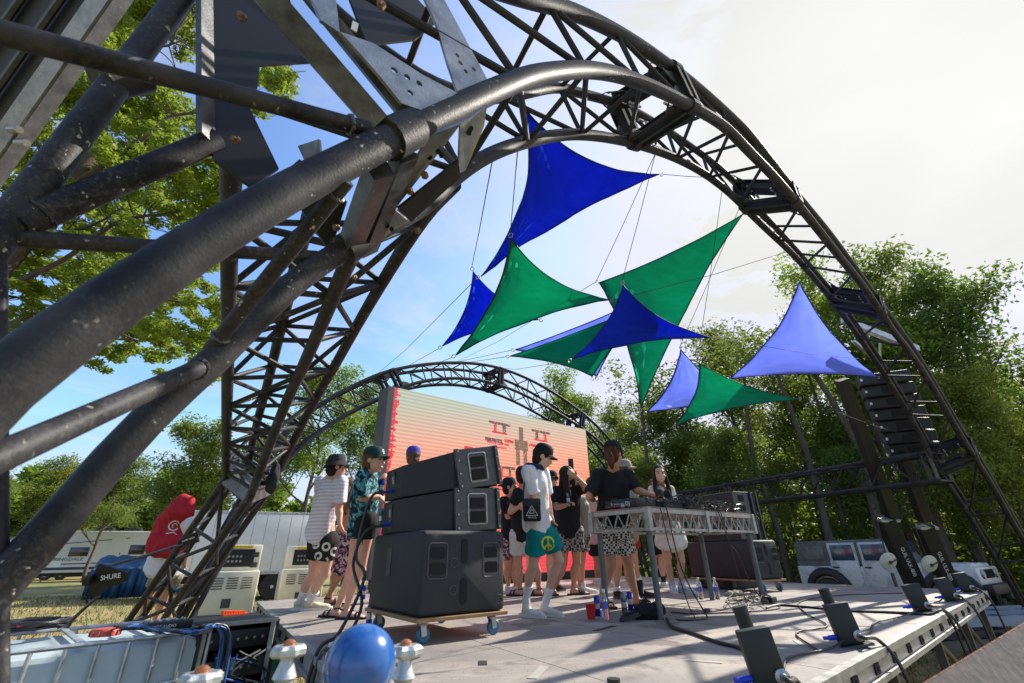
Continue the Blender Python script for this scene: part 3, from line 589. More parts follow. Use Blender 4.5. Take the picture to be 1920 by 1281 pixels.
# ------------------------------------------------------------------ LED wall
DS = 8.45
LB, RB = ppl(703, 1098, nA, DS), ppl(1121, 1072, nA, DS); LB.z = RB.z = SZ+.16
sX = (RB-LB); SW = sX.length; sX.normalize(); SH = (ppl(742, 727, nA, DS).z + ppl(1114, 809, nA, DS).z)/2 - LB.z
def led():
    root = thing('led_wall', (LB+RB)/2 + V(0, 0, -.16), 'big glowing led wall showing red glyphs over a mint to orange gradient', 'screen')
    n = -nA if (-nA).dot(-LB) > 0 else nA
    NX, NY = 330, 216; img = np.zeros((NY, NX, 3))
    yy, xx = np.mgrid[0:NY, 0:NX]; u = (xx+.5)/NX; v = (yy+.5)/NY            # v up
    def lin(c): c = np.array(c)/255.; return c**2.2
    stops = [(0, lin((242, 62, 78))), (.25, lin((244, 96, 86))), (.5, lin((240, 142, 104))), (.75, lin((236, 166, 138))), (1, lin((184, 188, 168)))]
    g = v - .16*(u-.3) ; g = np.clip(g+.04, 0, 1)
    for c in range(3): img[..., c] = np.interp(g, [s[0] for s in stops], [s[1][c] for s in stops])
    rng = np.random.default_rng(4); red = lin((214, 40, 52)); dark = lin((110, 62, 58)); brown = lin((120, 92, 70))
    def rect(x0, y0, x1, y1, col, rag=0.0):
        m = (u > x0) & (u < x1) & (v > y0) & (v < y1)
        if rag: m &= rng.random(u.shape) > rag
        img[m] = col
    def glyph(cx, cy, k=1.0, mir=1):
        def r(a, b, c, d, col, rg=.0): rect(cx+min(a*mir, c*mir)*k, cy+b*k, cx+max(a*mir, c*mir)*k, cy+d*k, col, rg)
        r(-.07, .045, .07, .07, dark, .1); r(-.04, -.02, -.02, .05, red, .1); r(.02, -.02, .04, .05, dark, .1); r(-.05, -.03, .05, -.012, red, .1)
        r(-.09, -.10, .02, -.075, dark, .1); r(-.08, -.12, .06, -.10, red, .25); r(.03, -.09, .09, -.06, red, .1); r(-.05, -.15, .05, -.135, red, .1)
    glyph(.47, .86, .8); glyph(.70, .86, .8, -1)
    for cy, k in ((.78, 1.0), (.40, 1.1), (.12, 1.0)):                       # stacked totem shapes
        c = .585; rect(c-.012*k, cy+.03*k, c+.012*k, cy+.13*k, brown); rect(c-.035*k, cy-.03*k, c+.035*k, cy+.04*k, brown if cy > .7 else dark, .05)
        rect(c-.03*k, cy-.13*k, c-.01*k, cy-.03*k, brown, .05); rect(c+.01*k, cy-.13*k, c+.03*k, cy-.03*k, brown, .05)
        if cy < .7:
            rect(c-.12*k, cy+.0*k, c-.04*k, cy+.02*k, red, .15); rect(c+.04*k, cy+.0*k, c+.12*k, cy+.02*k, red, .15); rect(c-.02*k, cy+.09*k, c+.02*k, cy+.11*k, red); rect(c-.09*k, cy-.05*k, c-.05*k, cy-.02*k, red, .2); rect(c+.05*k, cy-.05*k, c+.09*k, cy-.02*k, red, .2)
    rect(.22, .50, .33, .66, red, .35); rect(.37, .60, .43, .70, red, .2); rect(.30, .70, .34, .72, red); rect(.12, .40, .20, .46, red, .4)
    glyph(.50, .58, .7); glyph(.74, .58, .7, -1); glyph(.80, .3, .6); glyph(.34, .3, .6, -1)
    rect(0, 0, .012, 1, lin((225, 45, 62)), .15)
    for k in range(60):
        y0 = rng.random(); w_ = .010+.014*rng.random() + (.05 if y0 < .35 else 0); rect(0, y0, w_, y0+.012, lin((225, 45, 62)))
    vs = [LB + sX*(SW*i/NX) + V(0, 0, SH*j/NY) for j in range(NY+1) for i in range(NX+1)]
    fs = [(j*(NX+1)+i, j*(NX+1)+i+1, (j+1)*(NX+1)+i+1, (j+1)*(NX+1)+i) for j in range(NY) for i in range(NX)]
    m = bpy.data.materials.new('led_pixels'); m.use_nodes = True; nt = m.node_tree; N = nt.nodes; L = nt.links; b = N['Principled BSDF']
    at = N.new('ShaderNodeAttribute'); at.attribute_name = 'pix'; tc = N.new('ShaderNodeTexCoord'); sp = N.new('ShaderNodeSeparateXYZ'); L.new(tc.outputs['Object'], sp.inputs[0])
    w = N.new('ShaderNodeMath'); w.operation = 'SINE'; w2 = N.new('ShaderNodeMath'); w2.operation = 'MULTIPLY'; w2.inputs[1].default_value = 2*math.pi*46/SH; L.new(sp.outputs[2], w2.inputs[0]); L.new(w2.outputs[0], w.inputs[0])
    mr = N.new('ShaderNodeMapRange'); mr.inputs['From Min'].default_value = -1; mr.inputs['To Min'].default_value = .78; mr.inputs['To Max'].default_value = 1.08; L.new(w.outputs[0], mr.inputs['Value'])
    mx = N.new('ShaderNodeVectorMath'); mx.operation = 'MULTIPLY'; L.new(at.outputs['Color'], mx.inputs[0]); L.new(mr.outputs[0], mx.inputs[1])
    b.inputs['Base Color'].default_value = (.03, .03, .03, 1); b.inputs['Roughness'].default_value = .5
    L.new(mx.outputs[0], b.inputs['Emission Color']); b.inputs['Emission Strength'].default_value = .52
    o = link('led_panel', [p - nA*.004 for p in vs], fs, [m], root)
    ca = o.data.color_attributes.new('pix', 'FLOAT_COLOR', 'CORNER'); a = np.ones((NX*NY, 4, 4), np.float32); a[..., :3] = img.reshape(-1, 1, 3); ca.data.foreach_set('color', a.ravel())
    m = MB(); C = (LB+RB)/2 + V(0, 0, SH/2) + nA*.10; m.box(C, (SW+.02, .18, SH), sX, nA, V(0, 0, 1)); m.build('housing', blackp, root, bev=.01)
    m = MB(); m.box(LB + V(0, 0, SH/2) - sX*.085 + nA*.2, (.15, .44, SH), sX, nA, V(0, 0, 1)); m.build('side_column', mat('grey_side_panel', (.09, .085, .085), .6), root, bev=.01)
    m = MB(); m.box((LB+RB)/2+V(0, 0, -.08)+nA*.05, (SW+.1, .3, .155), sX, nA, V(0, 0, 1)); m.build('base', blackp, root, bev=.01)
    m = MB()
    for t in (.1, .35, .65, .9): m.tube([LB+sX*(SW*t)+nA*.2+V(0, 0, SH*.9), LB+sX*(SW*t)+nA*1.3+V(0, 0, -.15)], .025, 8)
    m.split('back_stay', darkg, root)
led()
# ------------------------------------------------------------------ shade sails
def sail_mat(name, c, c2, thin):
    return mat(name, c, .85, spec=.15, col2=c2, nscale=3, thin=thin, bump=.25, bscale=9, stretch=(1, 1, 5), contrast=(.3, .8))
S_BLUE = sail_mat('blue_sail_cloth', (.016, .06, .66), (.028, .09, .78), .6); S_PALE = sail_mat('sunlit_blue_sail_cloth', (.36, .44, .95), (.42, .50, .96), .78); S_GREEN = sail_mat('green_sail_cloth', (.015, .42, .26), (.022, .52, .34), .66)  # S_PALE is the blue cloth with sun shining through put into its colour
hem_m = mat('dark_blue_hem', (.005, .012, .12), .7); hem_g = mat('dark_green_hem', (.003, .03, .02), .7); rope_m = mat('black_cord', (.02, .02, .02), .8); galv_ring = chrome
def sail(label, cn, pull, m_, hm, bow=.12, ropes=(), group='triangular shade sails hung over the stage'):
    A, B, C = [pd(*c) for c in cn]; G = (A+B+C)/3; n = (B-A).cross(C-A).normalized(); root = thing('shade_sail', V(G.x, G.y, min(A.z, B.z, C.z)), label, 'shade sail', group)
    def edge(P, Q, k, t): return P.lerp(Q, t) + (G-(P+Q)/2)*(k*4*t*(1-t))
    K = 26; idx = {}; vs = []; random.seed(len(label))
    for i in range(K+1):
        for j in range(K+1-i):
            a, b, c = i/K, j/K, (K-i-j)/K
            # transfinite blend of the three bowed edges
            p = A*a + B*b + C*c
            if a+b > 0: p += (G-(A+B)/2)*(pull[0]*4*a*b*(1))
            if b+c > 0: p += (G-(B+C)/2)*(pull[1]*4*b*c)
            if a+c > 0: p += (G-(C+A)/2)*(pull[2]*4*a*c)
            p += n*(bow*27*a*b*c) 
            for X in (a, b, c):                             # pleats running out of the corners
                if X > .45: p += n*(.15*(X-.45)*math.sin((b-c if X == a else c-a if X == b else a-b)*26/(1.05-X)*.55)*(1-X))
            p += n*(.03*noise.noise(p*1.7) + .010*noise.noise(Vector((p.x*5, p.y*5, p.z*1.2))))
            idx[i, j] = len(vs); vs.append(p)
    fs = []
    for i in range(K):
        for j in range(K-i):
            fs.append((idx[i, j], idx[i+1, j], idx[i, j+1]))
            if i+j < K-1: fs.append((idx[i+1, j], idx[i+1, j+1], idx[i, j+1]))
    o = link('sail_cloth', vs, fs, [m_], root, None, [True]*len(fs), ang=80)
    s = o.modifiers.new('s', 'SOLIDIFY'); s.thickness = .002
    mb = MB()
    for e in ([idx[i, 0] for i in range(K+1)], [idx[0, j] for j in range(K+1)], [idx[i, K-i] for i in range(K+1)]):
        mb.tube([vs[i] for i in e], .011, 6, flat=.5)
    mb.split('hem', hm, root)
    mb = MB()
    for P in (A, B, C):
        d = (P-G).normalized(); c = P+d*.03; ring = [c + d*(.02*math.cos(q)) + n.cross(d)*(.02*math.sin(q)) for q in np.linspace(0, 2*math.pi, 13)]; mb.tube(ring, .004, 6)
    mb.split('corner_ring', galv_ring, root)
    for k, tgt in ropes:
        P = (A, B, C)[k]; T = Vector(tgt); q = P+(P-G).normalized()*.05; mb = MB(); mb.tube([q, q.lerp(T, .5)+V(0, 0, -.01*(T-q).length), T], .0035, 5)
        o = mb.build('guy_cord', rope_m, root)
nC2 = lambda px, py: nearest(C2, ppl(px, py, nB, D2)); nC1 = lambda px, py: nearest(C1, ppl(px, py, nA, D1)); nR = lambda px, py: nearest(rO1, ppl(px, py, nA, D3))
nT3 = lambda px, py: nearest(T3, pd(px, py, 4.5))
sail('largest shiny dark blue sail, high at the top under the arch', [(985, 205, 3.35), (1238, 328, 4.9), (900, 516, 4.3)], (.30, .22, .34), S_BLUE, hem_m, .12, [(0, nC2(990, 262)), (1, nC2(1330, 330)), (2, nR(700, 700))])
sail('narrow blue sail peeking out left of the green sail', [(887, 509, 4.9), (1010, 600, 5.2), (829, 649, 5.2)], (.2, .25, .25), S_BLUE, hem_m, .08, [(0, nC2(925, 286)), (2, nR(735, 692))])
sail('dark green sail with a sharp top corner at left of the group', [(959, 447, 4.1), (1143, 563, 4.9), (855, 665, 4.6)], (.28, .28, .22), S_GREEN, hem_g, .12, [(0, nC2(970, 268)), (1, nC2(1480, 470)), (2, nR(790, 690))])
sail('big green sail reaching highest toward the right side of the arch', [(1392, 402, 6.4), (1202, 765, 5.4), (1124, 530, 5.2)], (.22, .12, .10), S_GREEN, hem_g, .14, [(0, nC2(1430, 425)), (2, nR(855, 690)), (2, nC2(1230, 280))])
sail('green sail lying low and flat with its left corner farthest out', [(956, 668, 5.6), (1222, 566, 6.0), (1110, 706, 5.7)], (.12, .10, .14), S_GREEN, hem_g, .06, [(0, nR(760, 688))])
sail('thin blue sail mostly hidden above the low green sail', [(966, 656, 5.9), (1215, 556, 6.3), (1118, 706, 6.0)], (.12, .1, .1), S_PALE, hem_m, .05, [(0, nR(800, 688))])
sail('mid blue sail crossing in front of the two green sails', [(1169, 535, 4.6), (1333, 633, 5.2), (1073, 674, 4.8)], (.30, .26, .20), S_BLUE, hem_m, .12, [(0, nC2(1232, 286)), (1, nC2(1640, 675)), (2, nR(930, 700))])
sail('small pale blue sail behind the lower green sail', [(1277, 655, 6.4), (1400, 758, 6.6), (1213, 773, 6.3)], (.2, .1, .2), S_PALE, hem_m, .08, [(0, nC2(1390, 385)), (2, nR(1080, 780))])
sail('lowest green sail with a long point aimed right', [(1311, 681, 5.8), (1497, 748, 6.3), (1268, 798, 5.8)], (.25, .25, .2), S_GREEN, hem_g, .1, [(0, nC2(1355, 352)), (1, nC2(1730, 830))])
sail('pale blue sail standing upright beside the right arch leg', [(1498, 529, 7.3), (1645, 707, 7.6), (1368, 710, 7.2)], (.2, .12, .22), S_PALE, hem_m, .14, [(0, nC2(1492, 482)), (1, nC2(1655, 697)), (2, nR(1130, 810))])
# ------------------------------------------------------------------ loudspeakers
def caster(mb_m, mb_w, p, X, Y):
    mb_m.box(p+V(0, 0, .128), (.085, .07, .008), X, Y); mb_m.bar(p+Y*.022+V(0, 0, .125), p+Y*.024+X*.015+V(0, 0, .045), .006, .04, X); mb_m.bar(p-Y*.022+V(0, 0, .125), p-Y*.024+X*.015+V(0, 0, .045), .006, .04, X); mb_m.lathe(p+V(0, 0, .105), [(.03, 0), (.034, .01), (.03, .02)], 12)
    c = p+X*.015+V(0, 0, .05); mb_w.lathe(c-Y*.016, [(.012, 0), (.044, 0), (.05, .006), (.05, .026), (.044, .032), (.012, .032)], 20, Z=Y)
blue_wheel = mat('blue_caster_wheel', (.03, .13, .22), .5)
def dolly(root, c, X, Y, w, d):
    m = MB(); m.box(c+V(0, 0, .145), (w+.03, d+.03, .025), X, Y); m.build('dolly_board', wood, root, bev=.004)
    for sx in (-1, 1):
        for sy in (-1, 1):
            a, b = MB(), MB(); caster(a, b, c+X*(sx*(w/2-.07))+Y*(sy*(d/2-.08)), X, Y); o = a.build('caster', chrome, root); b.build('wheel', blue_wheel, o)
def recess(mb, c, X, Y, w, h, n_, dp=.004, r=.02, k=5):
    """rounded dark opening lying 3 mm proud"""
    pts = []
    for cx, cy, a0 in ((w/2-r, h/2-r, 0), (-w/2+r, h/2-r, 90), (-w/2+r, -h/2+r, 180), (w/2-r, -h/2+r, 270)):
        for i in range(k): q = R_(a0+90*i/(k-1)); pts.append(c+X*(cx+r*math.cos(q))+Y*(cy+r*math.sin(q))+n_*.003)
    mb.plate(pts, dp, n_)
def frame_ring(mb, c, X, Y, w, h, n_, t=.012, r=.025):
    pts = []
    for cx, cy, a0 in ((w/2-r, h/2-r, 0), (-w/2+r, h/2-r, 90), (-w/2+r, -h/2+r, 180), (w/2-r, -h/2+r, 270)):
        for i in range(5): q = R_(a0+90*i/4); pts.append(c+X*(cx+r*math.cos(q))+Y*(cy+r*math.sin(q))+n_*.002)
    mb.tube(pts+pts[:2], t/2, 6)
def sub_cabinet(root, c, X, Y, w, d, h, face=-1):
    kz = min(1, h/.62)
    """cabinet with handle pockets and ports on the side facing Y*face, connector plate on the X=-1 side"""
    m = MB(); m.box(c+V(0, 0, h/2), (w, d, h), X, Y, bev=.03); m.build('cabinet', cab, root, ang=50)
    Z = V(0, 0, 1); n_ = Y*face; f0 = c+n_*(d/2)
    pk = MB(); fr_ = MB()
    for sx in (-1, 1):
        q = f0+X*(sx*w*.32)+Z*(h*.63); frame_ring(fr_, q, X, Z, .15, .26*kz, n_)
        recess(pk, q+Z*.056*kz, X, Z, .115, .085*kz, n_); recess(pk, q-Z*.058*kz, X, Z, .115, .085*kz, n_)
    recess(pk, f0+X*(-.01)+Z*(h*.74), X, Z, .055, .19*kz, n_, r=.027); recess(pk, f0+X*(-.01)+Z*(h*.26), X, Z, .055, .19*kz, n_, r=.027)
    pk.split('handle_pocket', hole, root); fr_.split('pocket_rim', darkg, root)
    for a, b in ((-.13, .6), (-.13, .28), (.42, .82), (.42, .14)):
        fr2 = MB(); q = f0+X*(a*w)+Z*(b*h); fr2.tube([q+X*(.03*math.cos(t))+Z*(.03*math.sin(t))+n_*.002 for t in np.linspace(0, 2*math.pi, 14)], .004, 6); fr2.build('port_plug', darkg, root)
def top_box(root, c, X, Y, w, d, h, tilt=0, tiltY=0):
    """trapezoid array box: narrow rear. X = along side plate, Y = depth axis (rear +)"""
    Z = (V(0, 0, 1) + X*math.tan(tilt) + Y*math.tan(tiltY)).normalized(); X2 = Y.cross(Z).normalized(); Y2 = Z.cross(X2)
    return Z, X2, Y2
def left_stack():
    P0 = V(*pz(790, 1208, SZ)); Xd = (pz(921, 1191, SZ)-P0); Yd = (pz(714, 1172, SZ)-P0)
    X = V(Xd.x, Xd.y, 0).normalized(); Y = V(-X.y, X.x, 0); w = Xd.length+.15; d = min(1.0, Yd.length+.15)
    c = P0 + X*(w/2-.075) + Y*(d/2-.075); Z = V(0, 0, 1)
    root = thing('subwoofer_cabinet', V(c.x, c.y, SZ), 'big black subwoofer on a wheeled plywood dolly at the left of the stage', 'loudspeaker')
    h = (pd(804, 990, depth(P0)).z - SZ) - .16; h = max(.55, min(.85, h)); dolly(root, V(c.x, c.y, SZ), X, Y, w, d)
    sub_cabinet(root, V(c.x, c.y, SZ+.16), X, Y, w, d, h)
    m = MB(); q = c - X*(w/2) + Y*(.10) + V(0, 0, 0); q.z = SZ+.16+h*.62; m.box(q, (.008, .09, .2), X, Y); m.build('connector_plate', darkg, root)
    # two array boxes on top: pale metal side frames toward +X, sloping away on the -X side
    zt = SZ+.16+h+.005
    for k, (ang_, hh) in enumerate(((0, .335), (8, .335))):
        r2 = thing('array_speaker', V(c.x, c.y, zt+.34*k), ('upper black array speaker tipped forward on the left stack' if k else 'lower black array speaker lying level on the left subwoofer'), 'loudspeaker')
        sl_, h0 = .125, .272; A = math.atan(sl_*(k+.5)); Z2 = (Z*math.cos(A) - X*math.sin(A)).normalized(); X2 = (X*math.cos(A) + Z*math.sin(A)).normalized(); zf = lambda x, kk: kk*(h0 + sl_*(x+w*.5))
        cc = V(c.x, c.y, zt) + X*.03 + Y*.06 + Z*((zf(0, k)+zf(0, k+1))/2+.004*k)
        # plan: trapezoid; wide front faces -Y side, sides slope in
        W2, DD = w*.50, d*.46
        plan = [(-W2-.10, DD*.95), (W2*.95, DD*.95), (W2*.95, -DD*.85), (W2*.30, -DD*.92), (-W2*.42, -DD*.92), (-W2-.10, DD*.1)]
        plan = [(-W2+.03, DD), (W2, DD), (W2, -DD*.9), (-W2*.25, -DD*.9), (-W2+.03, DD*.15)]
        b0 = V(c.x, c.y, zt+.004*k) + X*.03 + Y*.06; m = MB(); lo = [b0 + X*a + Y*b + Z*zf(a, k) for a, b in plan]; hi = [b0 + X*a + Y*b + Z*(zf(a, k+1)-.004) for a, b in plan]; n = len(plan); hh = zf(W2*.42, 1)
        m.add(lo+hi, [tuple(range(n))[::-1], tuple(range(n, 2*n))] + [(i, (i+1) % n, (i+1) % n+n, i+n) for i in range(n)], 0, False); m.build('cabinet', cab, r2, bev=.012)
        # framed rigging plate on the face towards the camera (-Y)
        f0 = cc - Y*(DD*.9+.006) + X2*(W2*.42); m = MB(); m.box(f0, (W2*1.18, .012, hh*.97), X2, Y, Z2); m.build('rigging_plate', darkg, r2, bev=.003)
        m = MB()
        for s2 in (-1, 1): m.box(f0 + X2*(s2*W2*.56) - Y*.014, (.03, .03, hh*.98), X2, Y, Z2)
        m.split('rigging_rail', darkg, r2)
        m = MB(); recess(m, f0 - Y*.008 + Z2*.045, X2, Z2, .135, .085, -Y, r=.008); recess(m, f0 - Y*.008 - Z2*.06, X2, Z2, .135, .085, -Y, r=.008); m.split('handle_pocket', hole, r2)
        m = MB(); frame_ring(m, f0 - Y*.008, X2, Z2, .175, .235, -Y, .016, .02); m.build('pocket_rim', chrome, r2)
        m = MB()
        for a in (-.5, .5):
            for b in (-.42, -.12, .2, .42): q = f0 + X2*(a*W2*1.08) + Z2*(b*hh) - Y*.01; m.tube([q+Y*.01, q-Y*.03], .007, 8)
        m.split('pin', chrome, r2)
        sl = (plan[3][0]-plan[4][0], plan[3][1]-plan[4][1]); dX = (X2*sl[0]+Y*sl[1]).normalized(); nrm = dX.cross(Z2).normalized(); nrm = nrm if nrm.dot(-X) > 0 else -nrm
        mid = cc + X2*((plan[3][0]+plan[4][0])/2) + Y*((plan[3][1]+plan[4][1])/2)
        q = cc + X2*(-W2+.026) + Y*(DD*.55); m = MB(); m.box(q, (.006, .07, .20), X2, Y, Z2); m.build('connector_plate', darkg, r2)
        m = MB(); m.box(q-X2*.006+Z2*.03, (.006, .03, .06), X2, Y, Z2); m.build('rating_label', mat('printed_label', (.35, .35, .34), .5) if not MAT.get('printed_label') else MAT['printed_label'], r2)
        m = MB(); m.tube([q-X2*.0-Z2*.06, q-X2*.06-Z2*.06], .016, 12); m.build('plug', blue_pl, r2)
        LS.append(q-X2*.06-Z2*.06)
LS = []
left_stack()
def right_stack():
    P0 = pz(1405, 1108, SZ); X = e1; Y = -e2
    # long sub on dolly, its end face with pockets toward the camera right
    pL = pz(1300, 1103, SZ); pN = pz(1432, 1112, SZ); pR = pz(1488, 1100, SZ)
    Xd = (pN-pL); Xd.z = 0; L = Xd.length; X = Xd.normalized(); Y = V(-X.y, X.x, 0); Yd = (pR-pN); w = min(.52, max(.4, Yd.length))
    c = (pL+pN)/2 + Y*(w/2); h = pd(1455, 1011, depth(pN)).z-SZ-.16; h = max(.45, h)
    root = thing('subwoofer_cabinet', V(c.x, c.y, SZ), 'long black subwoofer on a dolly at the right side of the stage', 'loudspeaker')
    dolly(root, V(c.x, c.y, SZ), X, Y, L, w)
    # pockets on the +X end
    sub_cabinet(root, V(c.x, c.y, SZ+.16), Y, X, w, L, h, face=1)
    zt = SZ+.16+h
    for k in range(2):
        hh = .345; cc = V(c.x, c.y, zt+hh/2+k*(hh+.01)) - X*.0
        r2 = thing('array_speaker', V(cc.x, cc.y, cc.z-hh/2), ('topmost black array speaker of the right side stack' if k else 'middle black array speaker resting on the right subwoofer'), 'loudspeaker')
        m = MB(); Lk, wk = L*.74, w*.88; plan = [(-Lk/2, -wk/2), (Lk/2, -wk/2), (Lk/2, wk/2), (-Lk/2, wk/2*.8)]
        lo = [cc+X*a+Y*b-V(0, 0, hh/2) for a, b in plan]; hi = [cc+X*a+Y*b+V(0, 0, hh/2) for a, b in plan]; n = 4
        m.add(lo+hi, [(3, 2, 1, 0), (4, 5, 6, 7)]+[(i, (i+1) % n, (i+1) % n+n, i+n) for i in range(n)], 0, False); m.build('cabinet', cab, r2, bev=.012)
        f0 = cc + X*(Lk/2+.004); m = MB(); m.box(f0+X*.002-Y*.1, (.008, .34, hh*.9), X, Y); m.build('rigging_plate', darkg, r2)
        m = MB(); recess(m, f0+X*.006-Y*.1+V(0, 0, .07), Y, V(0, 0, 1), .13, .09, X, r=.01); recess(m, f0+X*.006-Y*.1-V(0, 0, .07), Y, V(0, 0, 1), .13, .09, X, r=.01); m.split('handle_pocket', hole, r2)
        m = MB(); m.box(cc-Y*(wk/2+.003)-X*.1, (Lk*.55, .006, hh*.7), X, Y); m.build('grille', blackp, r2)
        m = MB(); m.box(f0+X*.02+Y*.12, (.03, .03, hh*.98), X, Y); m.box(f0+X*.02+Y*.24, (.03, .03, hh*.98), X, Y); m.split('rigging_rail', darkg, r2)
    # dark stack behind it at stage left of the girl
    b = pz(1292, 1108, SZ)+Y*.9
    for k in range(4):
        cc = V(b.x, b.y, SZ+.25*k+.125); r2 = thing('array_speaker', V(cc.x, cc.y, cc.z-.125), 'black array speaker in the upright stack behind the woman in white, ' + ('lowest', 'second from the bottom', 'third from the bottom', 'topmost')[k], 'loudspeaker', 'upright stack of array speakers behind the table')
        m = MB(); m.box(cc, (.5, .7, .242), X, Y, bev=.02); m.build('cabinet', cab, r2); m = MB(); m.box(cc-Y*.352, (.4, .006, .17), X, Y); m.build('grille', blackp, r2)
        m = MB(); m.box(cc+X*.255-Y*.2, (.012, .1, .2), X, Y); m.build('rigging_plate', darkg, r2)
right_stack()
# ------------------------------------------------------------------ dj table
tA, tB, tC_, tD = pz(1144, 1152, SZ), pz(1232, 1162, SZ), pz(1340, 1124, SZ), pz(1430, 1134, SZ)
TX = ((tD-tB)+(tC_-tA)); TX.z = 0; TX.normalize(); TY = V(-TX.y, TX.x, 0)
TL = ((tD-tB).dot(TX)+(tC_-tA).dot(TX))/2; TWd = ((tA-tB).dot(TY)+(tC_-tD).dot(TY))/2
TO = (tB+tA-TY*TWd+tD-TX*TL+tC_-TX*TL-TY*TWd)/4
TH = 1.0
def tt(a, b, z=0): return TO + TX*a + TY*b + V(0, 0, z)
TH = pd(1206, 950, depth(tt(0, 0, .9))).z - SZ
def table():
    root = thing('dj_table', tt(TL/2, TWd/2), 'long dj table with an aluminium lattice edge on grey tube legs', 'table')
    top = TH; hb = .20
    m = MB(); m.box(tt(TL/2, TWd/2, top-.012), (TL+.10, TWd+.10, .024), TX, TY); m.build('tabletop', mat('worn_plywood_top', (.30, .21, .13), .6, col2=(.2, .15, .1), nscale=6), root)
    fr_ = MB(); w = MB(); al = -.05
    cs = [tt(-.05, -.05), tt(TL+.05, -.05), tt(TL+.05, TWd+.05), tt(-.05, TWd+.05)]
    for i in range(4):
        a, b = cs[i], cs[(i+1) % 4]; d = (b-a).normalized()
        for z, hh in ((top-.035, .045), (top-hb, .03)): fr_.bar(a+V(0, 0, z), b+V(0, 0, z), .028, hh*.8)
        L = (b-a).length; n = max(3, int(L/.13)); 
        for k in range(n):
            t0, t1, t2 = L*k/n, L*(k+.5)/n, L*(k+1)/n; w.tube([a+d*t0+V(0, 0, top-hb), a+d*t1+V(0, 0, top-.05)], .007, 6); w.tube([a+d*t1+V(0, 0, top-.05), a+d*t2+V(0, 0, top-hb)], .007, 6)
    fr_.split('edge_rail', alu, root); w.split('lattice_rod', alu, root, 90)
    for c in cs + [tt(TL/2, -.05), tt(TL/2, TWd+.05)]:
        m = MB(); m.box(c+V(0, 0, top-hb/2-.015), (.055, .055, hb+.01), TX, TY); m.build('corner_block', alu, root, bev=.004)
    for (a, b, top_) in ((0, 0, 0), (0, TWd, 0), (TL, 0, 0), (TL, TWd, 0)):
        m = MB(); m.tube([tt(a, b, top-hb-.01), tt(a, b, 0)], .028, 14); m.build('leg', MAT.get('dark_green_grey_tube') or mat('dark_green_grey_tube', (.07, .085, .085), .45, .3, col2=(.12, .13, .13), nscale=12), root)
table()
# dj gear on the table
def cdj(a, b, rz, label, dims=(.32, .40, .085)):
    X = TX*math.cos(rz)+TY*math.sin(rz); Y = V(-X.y, X.x, 0); c = tt(a, b, TH+.002); root = thing('media_player', c, label, 'dj player', 'dj players on the table')
    w, d, h = dims; m = MB(); m.box(c+V(0, 0, h/2+.008), (w, d, h), X, Y, bev=.008); m.build('body', blackp, root)
    m = MB(); m.lathe(c+V(0, 0, h+.008)-Y*.06, [(.10, 0), (.103, .01), (.09, .014), (.03, .014)], 24); m.build('jog_wheel', darkg, root)
    m = MB(); m.box(c+V(0, 0, h+.02)+Y*.13, (.18, .09, .02), X, Y); m.build('display', mat('screen_glass', (.01, .012, .02), .15) if 'screen_glass' not in MAT else MAT['screen_glass'], root)
    m = MB()
    for k in range(4): m.lathe(c+X*(.135)+Y*(-.12+.07*k)+V(0, 0, h+.008), [(.01, 0), (.009, .012)], 8)
    m.split('knob', chrome, root)
    return c, X, Y, h, root
c0 = cdj(.02+.16, .32, 0, 'black dj player nearest the camera with its white lettered rear edge')
# lettering on the end facing camera-left
c, X, Y, h, root = c0
write('Pioneer DJ', c - X*.1625 + V(0, 0, h*.55), -Y, V(0, 0, 1), .055, white_pl, root)
mx_ = thing('dj_mixer', tt(.62, .3, TH), 'black dj mixer with small knobs between the players', 'mixer')
m = MB(); m.box(tt(.62, .3, TH+.045), (.32, .40, .085), TX, TY, bev=.006); m.build('body', blackp, mx_)
m = MB()
for i in range(5):
    for j in range(6): m.lathe(tt(.50+.06*i, .16+.05*j, TH+.089), [(.009, 0), (.007, .016)], 8)
m.split('knob', chrome, mx_)
cdj(1.08, .32, 0, 'black dj player in the middle of the table beside the mixer'); cdj(min(TL-.3, 1.62), .36, .1, 'black dj player at the far right end of the table')
hp = thing('headphones', tt(.5, .12, TH+.12), 'black headphones lying on the mixer', 'headphones')
m = MB(); q = tt(.5, .12, TH+.13)
for s in (-1, 1): m.lathe(q+TX*(.07*s)+V(0, 0, .03), [(.02, -.02), (.042, -.018), (.045, .01), (.03, .02)], 16, Z=TX)
m.split('ear_cup', blackp, hp)
m = MB(); m.tube([q+TX*(.09*math.cos(t))+TY*(.02)+V(0, 0, .03+.10*math.sin(t)) for t in np.linspace(0, math.pi, 12)], .011, 8, flat=.5); m.build('headband', blackp, hp)
mic = thing('microphone', tt(-.0, .03, TH), 'wireless microphone with a silver mesh head lying at the table corner', 'microphone')
q0 = tt(.0, .50, TH+.03); q1_ = tt(.02, .27, TH+.03); d = (q1_-q0).normalized()
m = MB(); m.tube([q0, q0+d*.08, q0+d*.19], [.014, .016, .021], 12); m.build('handle', mat('dark_red_handle', (.09, .015, .02), .4), mic); m = MB(); m.ell(q0+d*.215, (.027, .027, .03)); m.build('mesh_head', chrome, mic)
def cable(label, pts, r=.006, m_=rubber, group=None, name='cable', n=8, it=6, cat='cable'):
    P = catmull(pts, it); mb = MB(); mb.tube(P, r, n); o = mb.build(name, m_); tag(o, label, cat, group); return o
